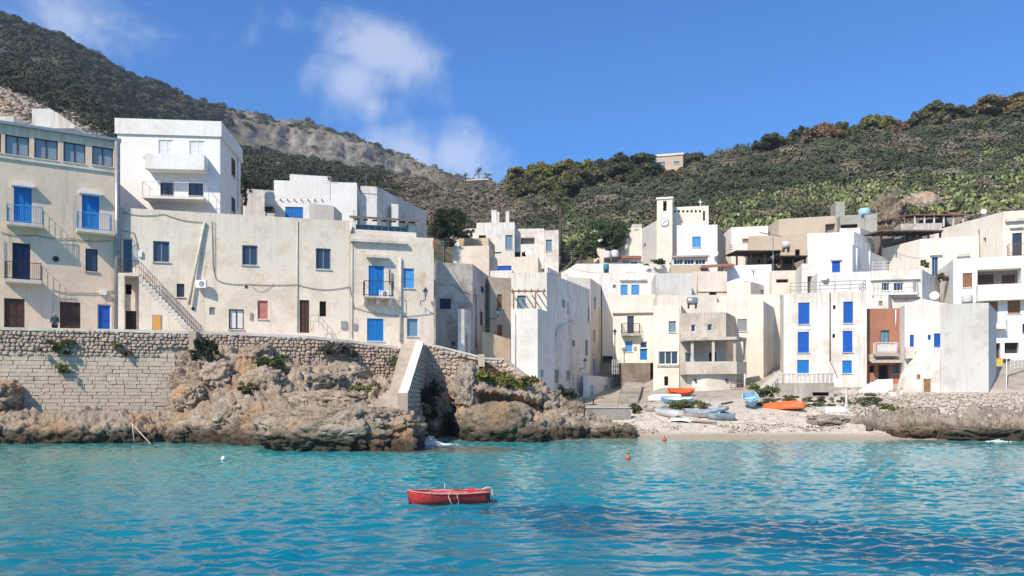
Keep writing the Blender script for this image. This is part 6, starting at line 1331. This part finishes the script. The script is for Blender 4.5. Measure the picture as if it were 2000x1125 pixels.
for a, b_, lb in (((849, 474, 66), (895, 500, 92), 'overhead wire from the veranda house corner to the ochre block'), ((1091, 513, 100), (1180, 533, 98), 'overhead wire across the gabled white house'), ((1700, 470, 90), (1800, 505, 84), 'overhead wire above the long white parapet house')):
    p0, p1 = P(*a), P(*b_); tag(MB().tube([p0+(p1-p0)*t_-Vector((0, 0, 1.6*t_*(1-t_))) for t_ in np.linspace(0, 1, 9)], .022, 5).build('overhead_wire', 'cable', None, True), lb, 'wire')
# planks and debris
for i, (px_, d, yaw, L_, lb) in enumerate(((1395, 64.5, 25, 2.2, 'weathered plank lying in the debris left of the rusty frame'), (1300, 64.6, 3, 3.4, 'long brown plank along the bank above the dinghies'), (1362, 58.8, -22, 2.8, 'dark plank on the sand near the water'), (1420, 66., 40, 1.6, 'tilted board leaning in the debris under the concrete house'))):
    g = G(px_, d); o = MB().cbox((0, 0, .05), L_, .24, .07).build('plank', 'old_wood'); o.location = (g.x, g.y, gz(px_, d)+.06); o.rotation_euler = (.05, -.12 if i == 3 else .03, math.radians(yaw)); tag(o, lb, 'plank')
# buoys and gull
for px_, py_, r_, lb in ((1227, 897, .13, 'nearer round orange buoy floating off the beach'), (1298, 861, .14, 'farther round orange buoy close to the beach')):
    d = CH*F/(py_-HZ); g = G(px_, d); t = thing('mooring_buoy', lb, 'buoy', (g.x, g.y, 0), 'mooring buoys'); MB().lathe((g.x, g.y, -.06), [(.02, 0), (r_*.75, .04), (r_, r_*.9), (r_*.8, r_*1.6), (r_*.35, r_*2.0), (.05, r_*2.1)], 14).build('float', 'orange_buoy', t, True); MB().tube([(g.x, g.y, r_*1.5), (g.x, g.y, r_*2.4)], .025, 6).build('ring', 'iron', t)
d = CH*F/(899-HZ); g = G(436, d); mb = MB().lathe((g.x, g.y, -.03), [(.02, 0), (.09, .04), (.11, .12), (.06, .2), (.02, .23)], 10); tag(mb.build('white_float', 'white_paint', None, True), 'small white float on the water below the block wall', 'float')
# ladder rope on the rocks at left
mb = MB().tube([P(258, 826, 49.), P(262, 862, 48.7)], .03, 6); mb.tube([P(258, 828, 49.), P(295, 868, 47.2)], .03, 6); tag(mb.build('mooring_line', 'rope', None, True), 'pale mooring lines tied to the rock below the block wall', 'rope')
mb = MB().tube([P(668, 832, 41.6), P(669, 843, 41.4), P(678, 848, 41.3), P(700, 846, 41.3)], .03, 6); tag(mb.build('rope_loop', 'rope', None, True), 'curved white rope lying on the flat rock shelf', 'rope')
# white water in the cove and at the right rocks
m, nt, b = newmat('foam'); setb(nt, b, Base_Color=(.80, .84, .84), Roughness=.8)
def foam(label, px, py, d, n, spread, hgt, seed):
    q = np.random.default_rng(seed); c0 = np.array(P(px, py, d)); c0[2] = 0; p_ = q.normal(0, 1, (n, 3))*np.array([spread, spread*.7, .0]); rad = np.linalg.norm(p_[:, :2]/spread, axis=1); p_[:, 2] = np.abs(q.normal(0, 1, n))*hgt*np.exp(-rad**2)+.04
    s = q.uniform(.006, .03, n); V = (p_[:, None]+c0+iv[None]*s[:, None, None]*(1+q.normal(0, .25, (n, len(iv), 1)))).reshape(-1, 3); Q = (iq[None]+np.arange(n)[:, None, None]*len(iv)).reshape(-1, 3)
    tag(link('breaking_foam', np_mesh('breaking_foam', V, Q, M['foam'])), label, kind='stuff')
foam('white splash breaking in the cove beside the stairs', 838, 862, 47.2, 1800, .55, .26, 1); foam('small white wash at the foot of the right shore rocks', 1950, 864, 50.4, 350, .3, .07, 2)
foam('second spray of the splash against the stair wall', 815, 866, 46.6, 500, .3, .35, 3)
# ---------------------------------------------------------------- street furniture and roof clutter
def lantern(label, px, py, d, wall_dx=None, pole=None):
    c = P(px, py, d); t = thing('street_lantern', label, 'lantern', c if not pole else Vector((c.x, c.y, c.z-pole)), 'street lanterns')
    MB().lathe(c, [(.09, 0), (.17, .38)], 6).build('glass', 'glass_blue', t); MB().lathe(c+Vector((0, 0, .38)), [(.25, 0), (.2, .08), (.06, .25), (.02, .34)], 6).build('cap', 'black', t); MB().lathe(c-Vector((0, 0, .1)), [(.03, 0), (.09, .1)], 6).build('base', 'black', t)
    if pole: MB().tube([c-Vector((0, 0, pole)), c-Vector((0, 0, .1))], [.08, .045], 8).build('pole', 'iron', t)
    else: MB().tube([c-Vector((0, 0, .1)), c+Vector((-.02, 0, -.3)), c+Vector((wall_dx*.6, .1, -.42)), c+Vector((wall_dx, .25, -.35)), c+Vector((wall_dx, .25, -.75))], .035, 6).build('bracket', 'black', t)
lantern('black wall lantern at the corner of the veranda house', 831, 578, 64.6, -.42); lantern('black wall lantern on the narrow tan house', 973, 614, 73.6, -.85); lantern('black wall lantern low on the shaded alley wall', 1143, 712, 82., -.5); lantern('tall thin street lamp post beside the annex terrace', 1201, 654, 90., pole=5.4)
def dish(label, px, py, d, r_=.42, face=(-.5, -.8, .35)):
    c = P(px, py, d); t = thing('satellite_dish', label, 'satellite dish', c-Vector((0, 0, .7)), 'satellite dishes'); f_ = Vector(face).normalized(); u = f_.cross(Vector((0, 0, 1))).normalized(); v = u.cross(f_); mb = MB(); n = 16
    for i, (rr_, dd_) in enumerate(((.02, -.1), (.5, -.075), (.85, -.03), (1., 0))):
        for k in range(n): a = 2*math.pi*k/n; mb.v.append(c+(u*math.cos(a)+v*math.sin(a))*r_*rr_+f_*dd_*r_*2)
    for i in range(3):
        for k in range(n): a, b_ = i*n+k, i*n+(k+1) % n; mb.f.append((a, b_, b_+n, a+n))
    mb.f.append(tuple(range(n))); mb.build('reflector', 'white_paint', t, True); MB().tube([c-f_*.1, c-f_*.2-Vector((0, 0, .7))], .03, 6).build('mast', 'grey_metal', t); MB().tube([c-v*r_*.9, c+f_*r_*.9], .015, 5).build('feed_arm', 'grey_metal', t)
dish('white dish on the roof of the bluish-white sea house', 1825, 577, 70.5, .40); dish('white dish on the roof edge of the hillside cream house', 1921, 413, 105, .36); dish('white dish at the lower right corner of the bright white cube', 1397, 495, 99, .36); dish('small white dish in front of the modern hillside house', 1031, 494, 110, .4); dish('small white dish by the ochre block roof', 938, 494, 94, .35); dish('dish on the lower white terrace left of the railing', 1610, 541, 82.6, .38)
def tank(label, px, py, d, r_=.55, L_=1.2, vert=True, mat='grey_stucco'):
    c = P(px, py, d); t = thing('water_tank', label, 'water tank', c-Vector((0, 0, .5)), 'rooftop water tanks')
    if vert: MB().lathe(c, [(r_*.3, -.02), (r_*.95, 0), (r_, L_*.2), (r_, L_*.8), (r_*.8, L_*.97), (r_*.25, L_*1.04)], 16).build('drum', mat, t, True); MB().cbox(c-Vector((0, 0, .25)), r_*1.6, r_*1.6, .46).build('stand', 'iron', t)
    else:
        MB().tube([c-Vector((L_/2, 0, 0)), c-Vector((L_/2-.08, 0, 0)), c+Vector((L_/2-.08, 0, 0)), c+Vector((L_/2, 0, 0))], [r_*.7, r_, r_, r_*.7], 16).build('drum', mat, t, True)
        for s in (-.35, .35): MB().cbox(c+Vector((L_*s, 0, -r_-.12)), .1, r_*1.4, .5).build('stand', 'iron', t)
tank('left of the two round grey tanks before the round green tree', 1186, 505, 102.2, .5, .95); tank('right of the two round grey tanks before the round green tree', 1201, 503, 102.4, .5, .95); tank('grey cylinder tank on the roof of the concrete balcony house', 1352, 588, 82, .4, 1.1, False, 'steel'); tank('grey tank lying on the tan house beside the dark pergola', 1535, 479, 101, .5, .9, False, 'grey_stucco')
tank('pale drum on the roof of the grey plastered house', 1889, 592, 70.5, .45, .8, True, 'grey_stucco'); tank('green-grey tank on the roof of the gabled white house', 1184, 528, 98.5, .36, .8, True, 'teal'); tank('pale cylinder tank on the white skylight house', 1482, 527, 95.6, .32, 2., False, 'grey_stucco'); tank('white tank beside the white pergola above the long house', 527, 405, 78, .5, 1.5, True, 'white'); tank('flat blue-grey tank on the bare concrete house', 1688, 421, 112, .8, 1., True, 'pale_blue')
def antenna(label, px, y0, y1, d, w_=1.):
    a, b_ = P(px, y0, d), P(px, y1, d); t = thing('tv_antenna', label, 'antenna', a, 'roof antennas'); MB().tube([a, b_], .03, 5).build('mast', 'grey_metal', t); mb = MB()
    for i in range(3):
        z_ = b_-Vector((0, 0, .1+.25*i)); mb.tube([z_-Vector((w_/2, 0, 0)), z_+Vector((w_/2, 0, 0))], .014, 4)
        for k in (-.45, -.2, .1, .4): mb.tube([z_+Vector((w_*k, -.25, 0)), z_+Vector((w_*k, .25, 0))], .01, 4)
    mb.build('elements', 'grey_metal', t)
antenna('aerial on the slanting white parapet at the upper left', 83, 232, 216, 71); antenna('tall mast with aerial on the big white house', 645, 392, 346, 80, 1.6); antenna('thin mast right of the big white house roof', 715, 363, 338, 88, .6); antenna('aerial before the dark tree by the rough stone house', 866, 512, 470, 74, 1.2); antenna('aerial over the gabled white house left slope', 1116, 515, 488, 102, 1.); antenna('small aerial over the two round grey tanks', 1194, 495, 480, 104, .8); antenna('small aerial beside the skylight house pergola', 1428, 492, 478, 98, .6); antenna('mast on the bare concrete house front', 1688, 455, 420, 108, .5); antenna('wire mast on the olive slope right of the distant bungalow', 981, 370, 325, 240, .5); antenna('wire mast before the olive grove on the slope', 1024, 400, 342, 200, .5); antenna('aerial on the roof of the modern house', 1003, 436, 420, 120, 1.1)
# wide flat solar panel on a pole
t = thing('solar_panel', 'tilted grey solar panel on a pole above the wooden pergola', 'solar panel', P(1510, 530, 95)); MB().tube([P(1510, 540, 94.5), P(1510, 462, 94.5)], .05, 6).build('pole', 'grey_metal', t); a = P(1488, 456, 94.5); MB().box(a, P(1527, 463, 94.5)-a, (.2, 1.6, .45), (0, 0, .07)).build('panel', 'grey_metal', t)
def acunit(label, face_pt, px, py, d):
    c = P(px, py, d); t = thing('air_conditioner', label, 'air conditioner', c, 'outdoor air conditioners'); MB().cbox(c+Vector((0, .15, .3)), .78, .32, .58).build('casing', 'white_paint', t); MB().tube([c+Vector((.08, -.02, .3)), c+Vector((.08, .0, .3))], .22, 14).build('fan_grille', 'grey_metal', t)
acunit('air conditioner on the long cream house beside the leaning pipe', None, 392, 562, 60.1); acunit('air conditioner on the bracketed balcony by the blue door', None, 750, 581, 63.9)
# laundry at the right edge
t = thing('washing_line', 'washing line with blue, yellow and dark laundry below the loggia house', 'washing line', P(1955, 702, 79.)); MB().tube([P(1935, 701, 79), P(1976, 700, 79)], .015, 5).build('line', 'cable', t)
for x0, x1, y1, mt in ((1936, 1945, 710, 'royal'), (1947, 1957, 714, 'yellow'), (1959, 1973, 709, 'brown')):
    a, b_ = P(x0, 701, 79), P(x1, 701, 79); w_ = b_-a; mb = MB(); n = 6
    for i in range(n): mb.quad(a+w_*i/n+Vector((0, .04*(i % 2), 0)), a+w_*(i+1)/n+Vector((0, .04*((i+1) % 2), 0)), a+w_*(i+1)/n+Vector((0, .05*((i+1) % 2), (701-y1)/F*79)), a+w_*i/n+Vector((0, .05*(i % 2), (701-y1)/F*79)))
    mb.build('cloth', mt, t)
mb = MB().tube([P(1197, 852, 55), P(1197, 848, 55)], .01, 4)
t = thing('shore_post', 'thin weathered post standing by the shore path near the green shrub', 'post', P(1653, 812, 62)); MB().tube([P(1653, 816, 62), P(1653, 760, 62)], [.12, .09], 7).build('shaft', 'grey_stucco', t); MB().tube([P(1653, 763, 62), P(1660, 758, 62)], .03, 5).build('arm', 'iron', t)
t = thing('signal_post', 'small dark post on the right shore rocks', 'post', P(1829, 846, 54.6)); MB().tube([P(1829, 852, 54.6), P(1829, 832, 54.6)], .05, 7).build('shaft', 'iron', t); MB().cbox(P(1829, 833, 54.6), .26, .2, .12).build('head', 'black', t)
# table and chairs outside the annex
c = P(1150, 794, 77); t = thing('cafe_table', 'dark table at the foot of the pale annex', 'table', c); MB().cbox(c+Vector((0, 0, .72)), 1.1, .7, .05).build('table_top', 'dark_wood', t)
for sx in (-.45, .45):
    for sy in (-.28, .28): MB().cbox(c+Vector((sx, sy, .34)), .06, .06, .72).build('leg', 'dark_wood', t)
# scooter before the white steps
c = P(1752, 782, 67.2); t = thing('scooter', 'small parked white and red scooter before the sea house', 'scooter', c)
for sx in (-.5, .5): MB().tube([c+Vector((sx, -.05, .22)), c+Vector((sx, .05, .22))], .22, 14).build('wheel', 'black', t)
MB().prism([c+Vector(v) for v in ((-.65, -.13, .35), (-.1, -.13, .3), (.35, -.13, .28), (.45, -.13, .85), (.35, -.13, .9), (.22, -.13, .42), (-.08, -.13, .45), (-.15, -.13, .75), (-.7, -.13, .75))], (0, .26, 0)).build('body', 'boat_white', t); MB().cbox(c+Vector((-.42, 0, .79)), .5, .22, .08).build('seat', 'red_paint', t); MB().tube([c+Vector((.5, 0, .22)), c+Vector((.38, 0, .98))], .03, 6).build('fork', 'grey_metal', t); MB().tube([c+Vector((.38, -.25, .98)), c+Vector((.38, .25, .98))], .025, 6).build('handlebar', 'black', t)
# ---------------------------------------------------------------- the person leaning at the sea wall
def skin_body(name, J, E, mat, parent, sub=2):
    me = bpy.data.meshes.new(name); ks = list(J); me.from_pydata([J[k][0] for k in ks], [(ks.index(a), ks.index(b_)) for a, b_ in E], []); me.update()
    o = link(name, me, parent); md = o.modifiers.new('skin', 'SKIN'); md.use_smooth_shade = True
    for i, k in enumerate(ks):
        s = me.skin_vertices[0].data[i]; s.radius = J[k][1]; s.use_root = i == 0
    o.modifiers.new('sub', 'SUBSURF').levels = sub; o.modifiers['sub'].render_levels = sub; me.materials.append(M[mat]); return o
g = G(107, 54.6); pr = thing('person', 'person in a dark teal jacket with long dark hair standing behind the sea wall coping', 'person', (g.x, g.y, 7.0)); pr.rotation_euler.z = math.radians(25)
J = {'pelvis': ((0, 0, .92), (.155, .12)), 'waist': ((0, 0, 1.08), (.14, .105)), 'chest': ((0, -.01, 1.28), (.17, .12)), 'neck0': ((0, 0, 1.43), (.075, .07)), 'neck': ((0, 0, 1.48), (.05, .05)), 'head0': ((0, -.015, 1.55), (.07, .085)), 'head': ((0, -.02, 1.63), (.078, .092)), 'top': ((0, -.01, 1.70), (.06, .07)),
     'shl': ((-.18, 0, 1.39), (.062, .06)), 'ell': ((-.25, -.06, 1.12), (.046, .046)), 'wrl': ((-.2, -.26, 1.02), (.032, .03)), 'hal': ((-.19, -.34, 1.03), (.035, .018)), 'shr': ((.18, 0, 1.39), (.062, .06)), 'elr': ((.25, -.05, 1.12), (.046, .046)), 'wrr': ((.2, -.25, 1.02), (.032, .03)), 'har': ((.19, -.33, 1.03), (.035, .018)),
     'hil': ((-.09, 0, .86), (.095, .10)), 'knl': ((-.10, -.02, .48), (.062, .065)), 'anl': ((-.10, .02, .09), (.042, .045)), 'tol': ((-.11, -.14, .035), (.04, .03)), 'hir': ((.09, 0, .86), (.095, .10)), 'knr': ((.10, -.02, .48), (.062, .065)), 'anr': ((.10, .02, .09), (.042, .045)), 'tor': ((.11, -.14, .035), (.04, .03))}
E = [('pelvis', 'waist'), ('waist', 'chest'), ('chest', 'neck0'), ('neck0', 'neck'), ('neck', 'head0'), ('head0', 'head'), ('head', 'top'), ('chest', 'shl'), ('shl', 'ell'), ('ell', 'wrl'), ('wrl', 'hal'), ('chest', 'shr'), ('shr', 'elr'), ('elr', 'wrr'), ('wrr', 'har'), ('pelvis', 'hil'), ('hil', 'knl'), ('knl', 'anl'), ('anl', 'tol'), ('pelvis', 'hir'), ('hir', 'knr'), ('knr', 'anr'), ('anr', 'tor')]
skin_body('body', J, E, 'skin', pr)
for s, hk in ((-1, J['hal'][0]), (1, J['har'][0])):
    for i, (dx, l) in enumerate(((-.028, .07), (-.010, .08), (.010, .078), (.027, .06))):
        b0 = Vector(hk)+Vector((dx, -.02, 0)); local(pr, MB().tube([b0, b0+Vector((0, -l*.55, .005)), b0+Vector((0, -l, -.025))], [.009, .009, .007], 6), 'finger', 'skin')
    b0 = Vector(hk)+Vector((-s*.034, .03, 0)); local(pr, MB().tube([b0, b0+Vector((-s*.03, -.03, 0)), b0+Vector((-s*.035, -.065, -.01))], [.011, .011, .008], 6), 'thumb', 'skin')
JJ = {k: (v[0], (v[1][0]*1.14+.012, v[1][1]*1.14+.012)) for k, v in J.items() if k in ('pelvis', 'waist', 'chest', 'shl', 'ell', 'wrl', 'shr', 'elr', 'wrr', 'neck0')}
skin_body('jacket', JJ, [e for e in E if e[0] in JJ and e[1] in JJ], 'jacket', pr)
JT = {k: (v[0], (v[1][0]*1.12+.008, v[1][1]*1.12+.008)) for k, v in J.items() if k in ('pelvis', 'hil', 'knl', 'anl', 'hir', 'knr', 'anr')}
skin_body('trousers', JT, [e for e in E if e[0] in JT and e[1] in JT], 'trousers', pr)
JH = {'a': ((0, .03, 1.69), (.085, .085)), 'b': ((0, .06, 1.6), (.095, .07)), 'c': ((0, .085, 1.45), (.10, .05)), 'd': ((0, .10, 1.3), (.075, .035))}
skin_body('hair', JH, [('a', 'b'), ('b', 'c'), ('c', 'd')], 'hair', pr)
local(pr, MB().prism([(0-.012, -.105, 1.62), (.012, -.105, 1.62), (.018, -.13, 1.585), (-.018, -.13, 1.585)], (0, .03, 0)), 'nose', 'skin', False)
for s in (-1, 1): local(pr, MB().cbox((s*.03, -.106, 1.632), .022, .012, .01), 'eye', 'black', False)
local(pr, MB().cbox((0, -.104, 1.555), .045, .012, .01), 'mouth', 'pink', False)
# ---------------------------------------------------------------- sea air
hz = bpy.data.materials.new('haze'); hz.use_nodes = True; nt = hz.node_tree; nt.nodes.clear()
pv = nd(nt, 'ShaderNodeVolumePrincipled', {'Color': (.66, .80, .98, 1), 'Density': .00019, 'Anisotropy': 0.}); ou = nt.nodes.new('ShaderNodeOutputMaterial'); nt.links.new(pv.outputs[0], ou.inputs['Volume'])
M['haze'] = hz
o = MB().box((-960, -960, -4), (1920, 0, 0), (0, 1720, 0), (0, 0, 290)).build('haze', 'haze'); tag(o, 'thin pale sea haze between the town and the mountains', kind='stuff')
